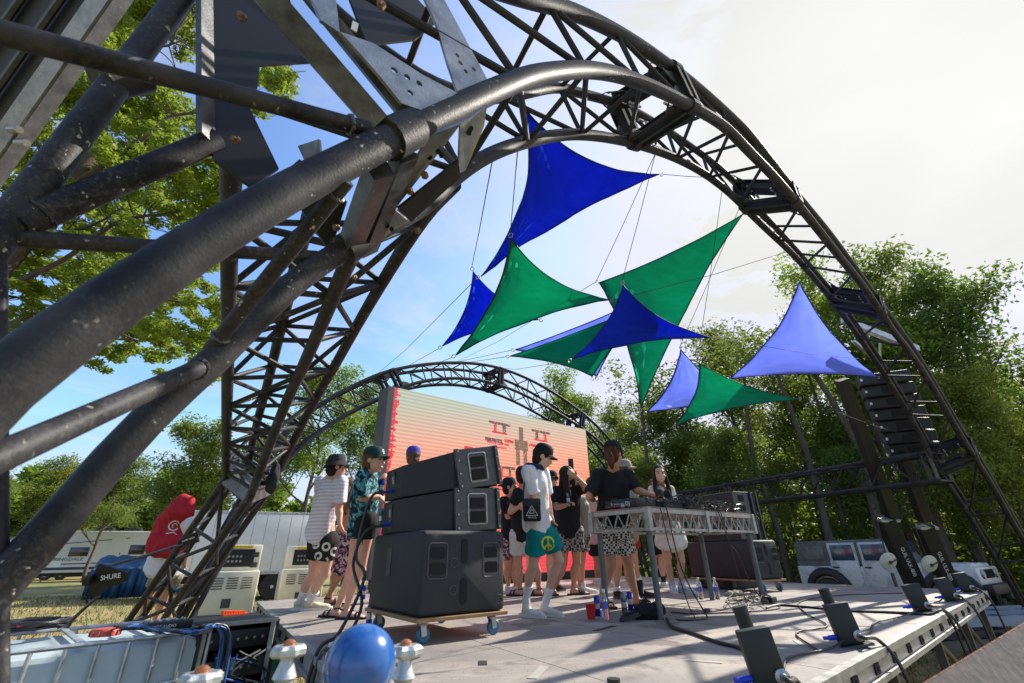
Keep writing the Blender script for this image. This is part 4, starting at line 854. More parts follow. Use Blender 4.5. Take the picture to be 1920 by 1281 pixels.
def clutter():
    random.seed(8); m = MB(); g = 'thin black leads tangled over the table'
    for k in range(44):
        a0 = random.uniform(.55, TL-.1); pts = []; a, b = a0, random.uniform(-.02, TWd*.6); th = random.uniform(0, 6.28)
        for i in range(random.randint(6, 9)):
            pts.append(tt(max(0, min(TL, a)), max(-.03, min(TWd, b)), TH+.012+random.uniform(.0, .11)+(.05 if .45 < a < .8 or .9 < a < 1.25 else 0))); th += random.uniform(-1.4, 1.4); a += .11*math.cos(th); b += .09*math.sin(th)
        cable('thin black audio lead looping in the tangle across the table top', pts, .0058, rubber, g, 'audio_cable', 6, 4)
clutter()
# leads hanging from the table to the deck
def hang(a, b, pts, r=.006, lab=None):
    cable(lab or 'black lead', [tt(a, -.06, TH+.03), tt(a, -.085, TH-.05)] + [tt(*p) for p in pts], r, rubber, None, 'cable')
hang(.22, 0, [(.24, -.10, .55), (.30, -.12, .30), (.42, -.16, .06), (.30, -.26, .008), (.12, -.22, .008), (.02, -.15, .01)], .0065, 'long black lead dropping from the table and looping wide by the front leg')
hang(.12, 0, [(.14, -.10, .6), (.20, -.11, .35), (.27, -.12, .10), (.2, -.2, .008), (.05, -.12, .01)], .005, 'thinner black lead dropping straight beside the front table leg')
hang(TL*.62, 0, [(TL*.66, -.09, .62), (TL*.72, -.1, .5), (TL*.80, -.1, .2), (TL*.95, -.1, .01), (TL*1.1, -.2, .008), (TL*1.25, -.1, .01)], .005, 'black lead sagging from the middle of the table to its right leg')
hang(TL*.64, 0, [(TL*.66, -.09, .66), (TL*.68, -.09, .40), (TL*.70, -.1, .05), (TL*.66, -.2, .008)], .004, 'thin lead hanging nearly straight under the table middle')
P_ = [pz(x, y, SZ+.012) for x, y in [(1250, 1160), (1262, 1176), (1300, 1188), (1345, 1204), (1385, 1214), (1415, 1228)]]
cable('thick black power cable running along the stage front to the uplights', P_, .011)
P_ = [pz(x, y, SZ+.01) for x, y in [(1437, 1140), (1460, 1135), (1520, 1139), (1580, 1145), (1660, 1148), (1740, 1152)]] + [pd(1775, 1180, depth(dk(LE1*.52, 0))-.05), pd(1795, 1240, depth(dk(LE1*.5, 0))-.1)]
cable('long black cable crossing the deck and dropping over the front edge', [p for p in P_[:6]] + [dk((P_[5]-cF).dot(e1)+.15, -.03, 0), dk((P_[5]-cF).dot(e1)+.25, -.05, -.5), dk((P_[5]-cF).dot(e1)+.3, -.1, -1.0)], .011)
P_ = [pz(x, y, SZ+.008) for x, y in [(1258, 1148), (1300, 1151), (1360, 1149), (1420, 1146), (1462, 1140), (1445, 1130), (1400, 1120)]]
cable('black cable lying level on the deck under the table', P_, .006)
# speaker cables from the left stack over the left stage edge
fn = [pz(640, 1140, SZ+.1)]
for k, q in enumerate(LS):
    e = dk(.02, LE2*.32+k*.12, .03)
    cable(('looped black speaker cable with blue plug from the upper array speaker' if k else 'black speaker cable with blue plug from the lower array speaker'), [q, q+V(-.14, -.03, -.06), q+V(-.20, -.06, -.30-.2*k), q.lerp(e, .35)+V(0, 0, -.30), q.lerp(e, .7)+V(0, 0, -.25), e, e-e1*.05+V(0, 0, -.3), e-e1*.06+V(0, 0, -.9)], .012)

# tape, scuff and odd bits lying on the deck
random.seed(21)
tape_m = mat('gaffer_tape', (.02, .02, .02), .6); tape_w = mat('white_tape', (.36, .34, .30), .7)
for k, (x, y, L_, an, mm) in enumerate([(1135, 1178, .30, 10, 0), (905, 1243, .10, 60, 0), (1010, 1260, .25, 35, 1), (1320, 1240, .20, 120, 1), (760, 1240, .22, 30, 0), (1500, 1205, .16, 35, 1)]):
    p = pz(x, y, SZ+.002); m = MB(); d = e1*math.cos(R_(an))+e2*math.sin(R_(an)); m.box(p, (L_, .045, .002), d, V(0, 0, 1).cross(d)); tag(m.build('tape_strip', tape_w if mm else tape_m), ('pale' if mm else 'black') + ' strip of tape on the deck, ' + ('under the cup and bottle', 'in the sunlit patch in the middle front', 'at the bottom centre', 'left of the nearest uplight', 'in front of the subwoofer dolly', 'between the two nearest uplights')[k], 'tape')
P_ = [dk(LE1*.30, .25, .012), dk(LE1*.36, .55, .010), dk(LE1*.42, .50, .010), dk(LE1*.50, .9, .010), dk(LE1*.62, 1.3, .010), dk(LE1*.75, 1.2, .010), dk(LE1*.85, .7, .010)]
cable('thin black cable wandering over the middle of the deck toward the far uplights', P_, .006)
# ------------------------------------------------------------------ people
def remesh(mb, vox, sm=5, disp=None):
    me = bpy.data.meshes.new('t'); me.from_pydata(mb.v, [], mb.f); me.update(); o = bpy.data.objects.new('t', me); scene.collection.objects.link(o)
    r = o.modifiers.new('r', 'REMESH'); r.mode = 'VOXEL'; r.voxel_size = vox
    s = o.modifiers.new('s', 'SMOOTH'); s.factor = .5; s.iterations = sm
    bpy.context.view_layer.update(); m2 = bpy.data.meshes.new_from_object(o.evaluated_get(bpy.context.evaluated_depsgraph_get()))
    bpy.data.objects.remove(o); bpy.data.meshes.remove(me)
    if disp:
        amp, fr = disp; n = [v.normal.copy() for v in m2.vertices]
        for v, k in zip(m2.vertices, n):
            q = Vector((v.co.x*fr, v.co.y*fr, v.co.z*fr*.45)); v.co += k*(amp*(noise.noise(q) + .5*noise.noise(q*2.3)))
    return m2
def put(me, name, mats, parent):
    org = worig(parent); me.transform(Matrix.Translation(-org)); me.materials.clear()
    for m in (mats if isinstance(mats, (list, tuple)) else [mats]): me.materials.append(m)
    me.polygons.foreach_set('use_smooth', [True]*len(me.polygons)); me.update()
    o = bpy.data.objects.new(name, me); scene.collection.objects.link(o); o.parent = parent; return o
def loft(mb, secs, lat, n=16):
    """secs: (centre, half width along lat, half depth); closed with domed ends"""
    vs = []; k = len(secs)
    S = [(Vector(c), a, b) for c, a, b in secs]
    t0 = (S[0][0]-S[1][0]).normalized(); t1 = (S[-1][0]-S[-2][0]).normalized(); m0, m1 = min(S[0][1:]), min(S[-1][1:])
    S = [(S[0][0]+t0*m0*.45, S[0][1]*.5, S[0][2]*.5), (S[0][0]+t0*m0*.28, S[0][1]*.85, S[0][2]*.85)] + S + [(S[-1][0]+t1*m1*.28, S[-1][1]*.85, S[-1][2]*.85), (S[-1][0]+t1*m1*.45, S[-1][1]*.5, S[-1][2]*.5)]
    k = len(S)
    for i, (c, a, b) in enumerate(S):
        t = (S[min(i+1, k-1)][0]-S[max(0, i-1)][0]).normalized(); X = (lat - t*lat.dot(t)); X = X.normalized() if X.length > 1e-4 else t.orthogonal().normalized(); Y = t.cross(X)
        for j in range(n): q = 2*math.pi*j/n; vs.append(c + X*(a*math.cos(q)) + Y*(b*math.sin(q)))
    fs = [(i*n+j, i*n+(j+1) % n, (i+1)*n+(j+1) % n, (i+1)*n+j) for i in range(k-1) for j in range(n)] + [tuple(range(n))[::-1], tuple((k-1)*n+j for j in range(n))]
    mb.add(vs, fs)
def limb(mb, pts, rs, lat=V(1, 0, 0)):
    mb.ell(pts[0], (rs[0],)*3); mb.ell(pts[-1], (rs[-1],)*3)
    for p, r in zip(pts[1:-1], rs[1:-1]): mb.ell(p, (r,)*3)
    for i in range(len(pts)-1): mb.tube([pts[i], pts[i+1]], [rs[i], rs[i+1]], 14)
def curve_limb(mb, a, b, prof, lat=V(1, 0, 0)):
    """prof: (t, radius, side bulge)"""
    n = 14; P = [a.lerp(b, t) for t, r in prof]; mb.tube(P, [r for t, r in prof], n); mb.ell(P[0], (prof[0][1],)*3); mb.ell(P[-1], (prof[-1][1],)*3)
def hand(mb, w, d, pn, s, curl=.5, side=1):
    """palm + four fingers + thumb; w wrist, d pointing along hand, pn palm normal"""
    d = d.normalized(); x = d.cross(pn).normalized()*side; pn = x.cross(d)*side
    pn = pn.normalized(); L = .085*s
    c = w + d*(L*.55); mb.ell(c, (.040*s, .052*s, .018*s), x, d, pn); mb.ell(w, (.027*s, .03*s, .022*s), x, d, pn)
    for i, (o, l) in enumerate(((-.030, .070), (-.010, .080), (.011, .074), (.031, .058))):
        p = w + d*(L*.92) + x*(o*s); dirn = (d + x*(o*3)).normalized(); pts = [p - dirn*.02*s]; r = [.0095*s]
        a = curl*.5
        for k in range(3):
            dd = (dirn*math.cos(a) + pn*math.sin(a)).normalized(); p = p + dd*(l*s*(.42, .32, .26)[k]); pts.append(p); r.append((.0095, .009, .0078)[k]*s); a += curl*.9
        mb.tube(pts, r, 8); mb.ell(pts[-1], (r[-1],)*3, n=8, k=6)
    p = w + d*(L*.25) - x*(.03*s); t = (d*.7 - x*.7 + pn*.35).normalized(); q = p + t*(.035*s); e = q + (d*.85 - x*.1 + pn*.45).normalized()*(.034*s)
    mb.tube([p, q, e], [.014*s, .011*s, .0085*s], 8); mb.ell(e, (.0085*s,)*3, n=8, k=6)
def skin_mat(name, c): return mat(name, c, .5, col2=tuple(min(1, v*1.18) for v in c), nscale=9, sss=.12, spec=.4)
SK = {'fair': skin_mat('fair_skin', (.58, .33, .235)), 'tan': skin_mat('tanned_skin', (.42, .215, .135)), 'red': skin_mat('ruddy_skin', (.50, .25, .17))}
def cloth(name, c, c2=None, **k): return mat(name, c, .85, col2=c2 or tuple(v*.82 for v in c), nscale=14, bump=.25, bscale=240, spec=.25, **k)
CL = dict(white=cloth('white_cotton', (.74, .73, .75)), offwhite=cloth('off_white_cloth', (.70, .68, .62)), black=cloth('black_cotton', (.014, .014, .016)), teal=cloth('teal_nylon', (.0, .21, .22)),
          pink=cloth('dusty_pink_cotton', (.55, .36, .31)), khaki=cloth('khaki_cotton', (.30, .28, .22)), beige=cloth('pale_grey_cotton', (.62, .58, .53)), red=cloth('red_cloth', (.42, .02, .03)),
          navy=cloth('navy_cloth', (.02, .035, .10)), charcoal=cloth('charcoal_cloth', (.035, .036, .04)), purple=cloth('violet_blue_cloth', (.06, .05, .35)), dgreen=cloth('dark_green_cloth', (.01, .045, .04)))
def pattern(name, kind, a, b, sc, c3=None, dirz=True, width=.5):
    m = mat(name, a, .85, bump=.25, bscale=240, spec=.25); nt = m.node_tree; N = nt.nodes; L = nt.links; bs = N['Principled BSDF']; tc = [q for q in N if q.type == 'TEX_COORD'][0]
    if kind == 'stripe': t = N.new('ShaderNodeTexWave'); t.bands_direction = 'Z'; t.inputs['Scale'].default_value = sc; t.inputs['Distortion'].default_value = .4; out = t.outputs['Fac']
    elif kind == 'check': t = N.new('ShaderNodeTexChecker'); t.inputs['Scale'].default_value = sc; out = t.outputs['Fac']
    elif kind == 'leaf': t = N.new('ShaderNodeTexVoronoi'); t.feature = 'SMOOTH_F1'; t.inputs['Scale'].default_value = sc; out = t.outputs['Distance']
    else: t = N.new('ShaderNodeTexNoise'); t.inputs['Scale'].default_value = sc; t.inputs['Detail'].default_value = 4; t.inputs['Distortion'].default_value = 2.2; out = t.outputs['Fac']
    L.new(tc.outputs['Object'], t.inputs['Vector'])
    cr = N.new('ShaderNodeValToRGB'); cr.color_ramp.elements[0].position = max(0, width-.04); cr.color_ramp.elements[1].position = min(1, width+.04); cr.color_ramp.elements[0].color = (*a, 1); cr.color_ramp.elements[1].color = (*b, 1)
    if c3: e = cr.color_ramp.elements.new(min(.98, width+.14)); e.color = (*c3, 1)
    L.new(out, cr.inputs['Fac']); L.new(cr.outputs['Color'], bs.inputs['Base Color']); return m
CL['stripe'] = pattern('striped_white_cotton', 'stripe', (.74, .72, .76), (.56, .53, .62), 8.5)
CL['floral'] = pattern('teal_leaf_print', 'noise', (.006, .018, .035), (.01, .13, .17), 11, (.20, .42, .45), width=.47)
CL['skirt'] = pattern('patchwork_print', 'noise', (.02, .02, .03), (.32, .10, .22), 14, (.5, .5, .48), width=.46)
CL['paisley'] = pattern('grey_block_print', 'check', (.03, .03, .03), (.30, .28, .26), 28)
CL['zig'] = pattern('black_white_weave_print', 'check', (.03, .03, .03), (.62, .60, .55), 40)
CL['bw'] = pattern('black_shorts_cloth', 'noise', (.015, .015, .015), (.02, .02, .02), 3)
HAIR = dict(dark=mat('dark_brown_hair', (.016, .010, .008), .65, spec=.15, col2=(.035, .02, .014), nscale=30, stretch=(1, 1, .15), bump=.5, bscale=90), brown=mat('brown_hair', (.06, .03, .016), .6, spec=.2, col2=(.14, .075, .04), nscale=30, stretch=(1, 1, .15), bump=.5, bscale=90), red=mat('auburn_hair', (.05, .020, .011), .7, spec=.15, col2=(.11, .045, .022), nscale=30, bump=.5, bscale=90))
shoe_w = cloth('white_shoe_leather', (.66, .64, .60)); shoe_c = cloth('cream_canvas_shoe', (.62, .56, .40)); shoe_k = cloth('black_shoe', (.02, .02, .02)); shoe_b = pattern('blue_white_sneaker', 'noise', (.66, .66, .66), (.06, .22, .50), 16, width=.52); sock_w = cloth('white_sock', (.76, .75, .73))
lens_m = mat('dark_lens', (.01, .01, .01), .08, coat=1); eye_w = mat('eye', (.02, .015, .012), .2); lip_m = mat('lip', (.35, .07, .06), .4); teeth = mat('teeth', (.75, .72, .66), .3)
def azv(deg): return V(math.sin(R_(deg)), math.cos(R_(deg)), 0)       # 0 = away from the camera, 90 = right, 180 = towards it
def person(label, off, J, d0, body_az, head_az, skin='fair', top=None, bottom=None, feet='shoe', footm=None, sock=None, hair=None, hat=None, hatm=None, glasses=False, female=False, sleeve=.55, hem=None, hemw=1.0, legw=1.0, short_to=.62, pitch=0, beard=False, smile=False, flare=0, long_hair=False, s=None, curl=(.5, .5), bust=0, collar=None, extra=None, group=None, lowhair=True, bucket=False, sleeve_r=1.0):
    ox, oy = off; Z3 = {}
    for k, v in J.items(): Z3[k] = pd(ox+v[0]/2.911, oy+v[1]/2.911, d0+(v[2] if len(v) > 2 else 0))
    g = Z3; an = (g['anL']+g['anR'])/2; s = s or ((g['head']-an).length/1.53)
    bf = azv(body_az); lat = V(bf.y, -bf.x, 0)                      # person's right side
    base = V((g['anL'].x+g['anR'].x)/2, (g['anL'].y+g['anR'].y)/2, SZ)
    root = thing('person', base, label, 'person', group)
    # feet rest on the floor
    fl = {}
    for k in 'LR':
        a = g['an'+k]; fz = SZ if base.z >= SZ-.01 else 0; a.z = max(a.z, fz+.075*s)
        t = g['to'+k]; dr = V(t.x-a.x, t.y-a.y, 0); dr = dr.normalized() if dr.length > .02 else bf; fl[k] = dr
        if a.z < fz+.16*s: a.z = fz+.085*s
    m = MB()
    hipc = (g['hipL']+g['hipR'])/2; shc = (g['shL']+g['shR'])/2; up = (shc-hipc).normalized()
    slat = (g['shR']-g['shL']); slat = (slat*.25 + lat*(slat.length or 1)).normalized() if slat.dot(lat) > 0 else lat
    wf = .9 if female else 1
    loft(m, [(hipc-up*.06*s, .135*s, .10*s), (hipc+up*.04*s, .155*s*(1.05 if female else 1), .11*s), (hipc.lerp(shc, .35), .128*s*wf, .092*s), (hipc.lerp(shc, .68), .150*s*wf, .112*s), (hipc.lerp(shc, .92), .165*s*wf, .098*s), (shc+up*.035*s, .085*s, .07*s)], slat)
    if bust:
        for sg in (-1, 1): m.ell(hipc.lerp(shc, .68)+bf*.085*s+lat*(.065*s*sg), (.06*s,)*3)
    hc = g['head']; nk = shc+up*.03*s; m.tube([nk, hc-V(0, 0, .07*s)-azv(head_az)*.015*s], [.062*s, .052*s], 14); m.ell(nk, (.07*s, .06*s, .05*s))
    # head
    hf = azv(head_az); hp_ = R_(pitch); hfw = (hf*math.cos(hp_) + V(0, 0, math.sin(hp_))).normalized(); hl = V(hf.y, -hf.x, 0); hu = hl.cross(hfw).normalized(); 
    if hu.z < 0: hu = -hu
    def H(a, b, c): return hc + hl*(a*s) + hfw*(b*s) + hu*(c*s)
    m.ell(H(0, -.012, .025), (.077*s, .098*s, .092*s), hl, hfw, hu, 20, 14); m.ell(H(0, .022, -.045), (.060*s, .066*s, .066*s), hl, hfw, hu, 16, 12); m.ell(H(0, .058, -.092), (.026*s, .022*s, .020*s), hl, hfw, hu)
    m.tube([H(0, .080, .018), H(0, .100, -.012), H(0, .108, -.030)], [.008*s, .011*s, .015*s], 10); m.ell(H(0, .104, -.032), (.017*s, .014*s, .011*s), hl, hfw, hu)
    for sg in (-1, 1):
        m.ell(H(.078*sg, -.012, -.005), (.010*s, .020*s, .030*s), hl, hfw, hu); m.ell(H(.034*sg, .078, .032), (.024*s, .010*s, .008*s), hl, hfw, hu); m.ell(H(.045*sg, .060, -.028), (.022*s, .022*s, .018*s), hl, hfw, hu)
    m.ell(H(0, .082, -.062), (.024*s, .012*s, .011*s), hl, hfw, hu)
    # arms
    for k in 'LR':
        S, E, Wr = g['sh'+k], g['el'+k], g['wr'+k]; aw = .88 if female else 1
        m.ell(S, (.058*s*aw,)*3); curve_limb(m, S, E, [(0, .056*s*aw), (.4, .050*s*aw), (.8, .040*s*aw), (1, .039*s*aw)]); curve_limb(m, E, Wr, [(0, .039*s*aw), (.25, .042*s*aw), (.7, .031*s*aw), (1, .025*s*aw)])
        hd = g.get('hd'+k); d = (hd-Wr) if hd else (Wr-E); pn = bf if abs(d.normalized().dot(bf)) < .8 else V(0, 0, -1)
        hand(m, Wr, d, pn if pn.dot(d) > -.99 else -pn, s, curl[0] if k == 'L' else curl[1], 1 if k == 'R' else -1)
    for k in 'LR':
        Hp, K, A = g['hip'+k], g['kn'+k], g['an'+k]; lw = legw
        curve_limb(m, Hp, K, [(0, .092*s*lw), (.3, .084*s*lw), (.7, .064*s*lw), (1, .054*s*lw)]); back = -fl[k]
        P = [K.lerp(A, t) + back*(b*s) for t, b in ((0, 0), (.15, .006), (.32, .016), (.6, .008), (.85, 0), (1, 0))]; m.tube(P, [r*s*lw for r in (.053, .052, .057, .043, .032, .034)], 16); m.ell(K+fl[k]*.008*s, (.053*s*lw,)*3)
        fz = SZ; heel = A - V(0, 0, A.z-fz) - fl[k]*(.035*s); dr = fl[k]; fl_lat = V(dr.y, -dr.x, 0)
        loft(m, [(heel+V(0, 0, .035*s), .030*s, .032*s), (heel+dr*.07*s+V(0, 0, .042*s), .034*s, .040*s), (heel+dr*.14*s+V(0, 0, .030*s), .042*s, .026*s), (heel+dr*.20*s+V(0, 0, .022*s), .042*s, .018*s), (heel+dr*.235*s+V(0, 0, .018*s), .034*s, .013*s)], fl_lat)
        m.tube([A, heel+dr*.04*s+V(0, 0, .04*s)], [.034*s, .036*s], 12)
    body = put(remesh(m, .0085, 3), 'body', SK[skin], root)
    # face details
    e = MB(); 
    for sg in (-1, 1): e.ell(H(.031*sg, .0805, .008), (.012*s, .007*s, .0065*s), hl, hfw, hu, 10, 8)
    e.split('eye', eye_w, root)
    e = MB(); e.ell(H(0, .0925, -.062), (.022*s, .006*s, .006*s), hl, hfw, hu, 12, 8)
    if smile: e.build('mouth', teeth, root); e = MB(); e.ell(H(0, .0915, -.069), (.024*s, .006*s, .004*s), hl, hfw, hu, 12, 8); e.build('lip', lip_m, root)
    else: e.build('mouth', lip_m, root)
    e = MB()
    for sg in (-1, 1): e.tube([H(.015*sg, .088, .030), H(.034*sg, .087, .034), H(.050*sg, .076, .028)], .0042*s, 6)
    e.split('eyebrow', HAIR[hair or 'dark'], root)
    if glasses:
        e = MB()
        for sg in (-1, 1): e.ell(H(.033*sg, .094, .006), (.027*s, .006*s, .020*s), hl, hfw, hu, 14, 8); e.tube([H(.06*sg, .088, .012), H(.083*sg, .0, .010)], .003*s, 6)
        e.tube([H(-.012, .100, .010), H(.012, .100, .010)], .003*s, 6); e.build('sunglasses', lens_m, root)
    if beard: e = MB(); e.ell(H(0, .062, -.078), (.045*s, .045*s, .040*s), hl, hfw, hu); e.ell(H(0, .098, -.050), (.026*s, .010*s, .006*s), hl, hfw, hu); put(remesh(e, .007, 2), 'beard', HAIR[hair or 'dark'], root)
    if hair:
        e = MB(); e.ell(H(0, -.022, .035), (.088*s, .104*s, .098*s), hl, hfw, hu, 18, 12) if lowhair else e.ell(H(0, -.022, .050), (.086*s, .102*s, .075*s), hl, hfw, hu, 18, 12) 
        if lowhair: e.ell(H(0, -.05, -.03), (.078*s, .065*s, .075*s), hl, hfw, hu)
        if long_hair:
            for sg in (-1, 1): loft(e, [(H(.055*sg, -.01, .03), .03*s, .05*s), (H(.078*sg, .00, -.06), .022*s, .045*s), (H(.085*sg, .02, -.15), .028*s, .045*s), (H(.085*sg, .045, -.25), .030*s, .035*s), (H(.08*sg, .06, -.36), .022*s, .025*s)], hl)
            loft(e, [(H(0, -.07, .0), .08*s, .04*s), (H(0, -.085, -.12), .095*s, .035*s), (H(0, -.10, -.26), .10*s, .03*s), (H(0, -.10, -.36), .07*s, .02*s)], hl)
        mh = remesh(e, .009, 2, (.006*s, 40)); bm = bmesh.new(); bm.from_mesh(mh)
        dl = [v for v in bm.verts if (v.co-hc).dot(hfw) > .052*s and abs((v.co-hc).dot(hl)) < .062*s and -.13*s < (v.co-hc).dot(hu) < .075*s]; bmesh.ops.delete(bm, geom=dl, context='VERTS'); bm.to_mesh(mh); bm.free(); put(mh, 'hair', HAIR[hair], root)
    if hat:
        e = MB(); X, Y, Zu = hl, hfw, hu
        if hat == 'bucket':
            e.lathe(H(0, -.01, .045), [(.103*s, -.002), (.098*s, .02*s), (.090*s, .075*s), (.080*s, .088*s), (.03*s, .096*s)], 24, X, (Zu-hfw*.1)); e.build('hat_crown', hatm, root); e = MB(); e.lathe(H(0, -.01, .045), [(.100*s, .012*s), (.140*s, -.036*s), (.142*s, -.040*s), (.098*s, .004*s)], 24, X, (Zu-hfw*.1)); e.build('hat_brim', hatm, root)
        else:
            bk = -1 if hat == 'back' else 1
            for i in range(1): 
                n_ = 24; prof = [(1.0, 0), (.995, .025), (.96, .055), (.85, .082), (.65, .100), (.35, .110), (.05, .113)]
                vs_ = [H(0, -.012, .040) + X*(.092*s*r*math.cos(2*math.pi*j/n_)) + Y*(.108*s*r*math.sin(2*math.pi*j/n_)) + Zu*(h*s) for r, h in prof for j in range(n_)]
                e.add(vs_, [(a*n_+j, a*n_+(j+1) % n_, (a+1)*n_+(j+1) % n_, (a+1)*n_+j) for a in range(len(prof)-1) for j in range(n_)] + [tuple((len(prof)-1)*n_+j for j in range(n_)), tuple(range(n_))[::-1]])
            cr = e.build('cap_crown', hatm, root)
            e = MB(); vs_ = []
            for i in range(7):
                for j in range(9):
                    q = (j/8-.5)*2; a = q*1.15; rr = i/6; px_ = math.sin(a)*(.088+.004*rr); py_ = (math.cos(a)*.104 + rr*.072*math.cos(q*1.35)); vs_.append(H(0, -.012, .048) + X*(px_*s) + Y*(py_*s*bk) + Zu*((.006-.10*abs(q)**2*.22-.018*rr)*s))
            fs_ = [(i*9+j, i*9+j+1, (i+1)*9+j+1, (i+1)*9+j) for i in range(6) for j in range(8)]; k0 = len(vs_); vs_ += [v - Zu*.004*s for v in vs_]; fs_ += [tuple(q+k0 for q in f)[::-1] for f in fs_]
            e.add(vs_, fs_); e.build('cap_brim', hatm, root)
    # clothes
    if top:
        e = MB(); hm_ = g.get('hem', None); hb = hm_ if hm_ else hipc - up*.03*s
        hw = hemw; 
        loft(e, [(hb, .175*s*hw, .135*s*hw), (hb.lerp(shc, .3), .170*s*(1+(hw-1)*.7), .128*s*(1+(hw-1)*.7)), (hb.lerp(shc, .68), .178*s*wf, .135*s*wf), (hb.lerp(shc, .90), .182*s*wf, .115*s*wf), (shc+up*.028*s, .105*s, .08*s)], slat, 20)
        if bust:
            for sg in (-1, 1): e.ell(hipc.lerp(shc, .68)+bf*.095*s+lat*(.065*s*sg), (.066*s,)*3)
        for k in 'LR':
            S, E = g['sh'+k], g['el'+k]; Wr = g['wr'+k]
            if sleeve > 0:
                if sleeve <= 1: P = [S+(shc-S)*.35, S, S.lerp(E, sleeve*.5), S.lerp(E, sleeve)]; rr = [.074*s, .070*s, .069*s, .074*s]
                else: P = [S+(shc-S)*.35, S, E, E.lerp(Wr, sleeve-1)]; rr = [.075*s, .075*s, .066*s, .056*s]
                e.tube(P, [q*(.88 if female else 1)*sleeve_r for q in rr], 16); e.ell(S, (.067*s*sleeve_r,)*3)
        put(remesh(e, .010, 6, (.010*s, 11)), 'shirt', top, root)
    if bottom:
        e = MB()
        if flare:
            hb = hipc.lerp((g['knL']+g['knR'])/2, short_to); loft(e, [(hipc+up*.10*s, .140*s, .11*s), (hipc, .185*s, .15*s), (hipc.lerp(hb, .6), .20*s*flare, .17*s*flare), (hb, .215*s*flare, .18*s*flare)], lat, 24); dsp = (.022*s, 10)
        else:
            loft(e, [(hipc+up*.10*s, .155*s, .118*s), (hipc, .178*s, .130*s), (hipc-up*.07*s, .165*s, .125*s)], lat, 20)
            for k in 'LR': Hp, K = g['hip'+k], g['kn'+k]; e.tube([Hp+up*.02*s, Hp.lerp(K, short_to*.5), Hp.lerp(K, short_to)], [.112*s, .108*s, .112*s], 18); e.ell(Hp, (.112*s,)*3)
            dsp = (.012*s, 10)
        put(remesh(e, .010, 4, dsp), 'skirt' if flare else 'shorts', bottom, root)
    for k in 'LR':
        A, K = g['an'+k], g['kn'+k]; dr = fl[k]; fl_lat = V(dr.y, -dr.x, 0); heel = V(A.x, A.y, SZ) - dr*(.04*s)
        if sock: 
            e = MB(); L_ = sock[1]; e.tube([A.lerp(K, L_), A.lerp(K, L_*.5), A, heel+dr*.045*s+V(0, 0, .05*s)], [(.050 if L_ > .35 else .044)*s, .043*s, .040*s, .042*s], 16); put(remesh(e, .008, 2, (.003, 30)), 'sock', sock[0], root)
        if feet == 'shoe':
            e = MB(); U = V(0, 0, 1)
            loft(e, [(heel+U*.050*s, .034*s, .040*s), (heel+dr*.06*s+U*.055*s, .040*s, .048*s), (heel+dr*.13*s+U*.042*s, .046*s, .036*s), (heel+dr*.20*s+U*.034*s, .048*s, .028*s), (heel+dr*.25*s+U*.030*s, .040*s, .022*s)], fl_lat, 18); e.tube([heel+dr*.035*s+U*.05*s, A+U*.0], [.046*s, .045*s], 14)
            o = put(remesh(e, .008, 2, (.003, 40)), 'shoe', footm, root)
            e = MB(); pts = []
            for q in np.linspace(0, 2*math.pi, 22)[:-1]:
                x_ = .5-.5*math.cos(q); w_ = .5*math.sin(q); ww = (.090+.014*x_)*s; pts.append(heel + dr*((-.045+.335*x_)*s) + fl_lat*(math.copysign(abs(w_*2)**.6, w_)*.5*ww) + U*.014*s)
            e.plate(pts, .026*s, U); e.build('sole', CL['offwhite'] if footm is not shoe_k else blackp, o)
        elif feet in ('sandal', 'slide'):
            e = MB(); U = V(0, 0, 1); pts = []
            for q in np.linspace(0, 2*math.pi, 22)[:-1]:
                x_ = .5-.5*math.cos(q); w_ = .5*math.sin(q); pts.append(heel + dr*((-.05+.32*x_)*s) + fl_lat*(math.copysign(abs(w_*2)**.6, w_)*.052*s) + U*.009*s)
            e.plate(pts, .02*s, U); so = e.build('sandal', shoe_k, root); e = MB()
            def strap(t, w_, hgt): 
                c = heel+dr*(t*s); P = [c+fl_lat*(.054*s*math.cos(q))+U*((.012+hgt*math.sin(q))*s) for q in np.linspace(0, math.pi, 9)]; e.tube(P, w_*s, 8, flat=.25, lat=dr)
            if feet == 'slide': strap(.13, .030, .062); strap(.165, .022, .052)
            else: strap(.17, .012, .050); strap(.11, .011, .066); e.tube([heel+U*.08*s+dr*.04*s+fl_lat*.04*s, heel+U*.085*s-dr*.012*s, heel+U*.08*s+dr*.04*s-fl_lat*.04*s], .009*s, 8, flat=.4)
            e.split('strap', shoe_k, so)
            if feet == 'slide':
                e = MB()
                for t in (.118, .142, .166): c = heel+dr*(t*s); e.tube([c+fl_lat*(.056*s*math.cos(q))+U*((.013+(.064-.3*(t-.12))*math.sin(q))*s) for q in np.linspace(.2, math.pi-.2, 8)], .004*s, 6)
                e.split('stripe', CL['white'], so)
    return root, g, s, dict(hc=hc, H=H, bf=bf, lat=lat, hipc=hipc, shc=shc, up=up)
def bvh(root, names):
    vs, fs = [], []
    for c in kids(root):
        if c.name.split('.')[0] in names:
            o = worig(root); k = len(vs); vs += [v.co+o for v in c.data.vertices]; fs += [tuple(i+k for i in p.vertices) for p in c.data.polygons]
    return BVHTree.FromPolygons(vs, fs)
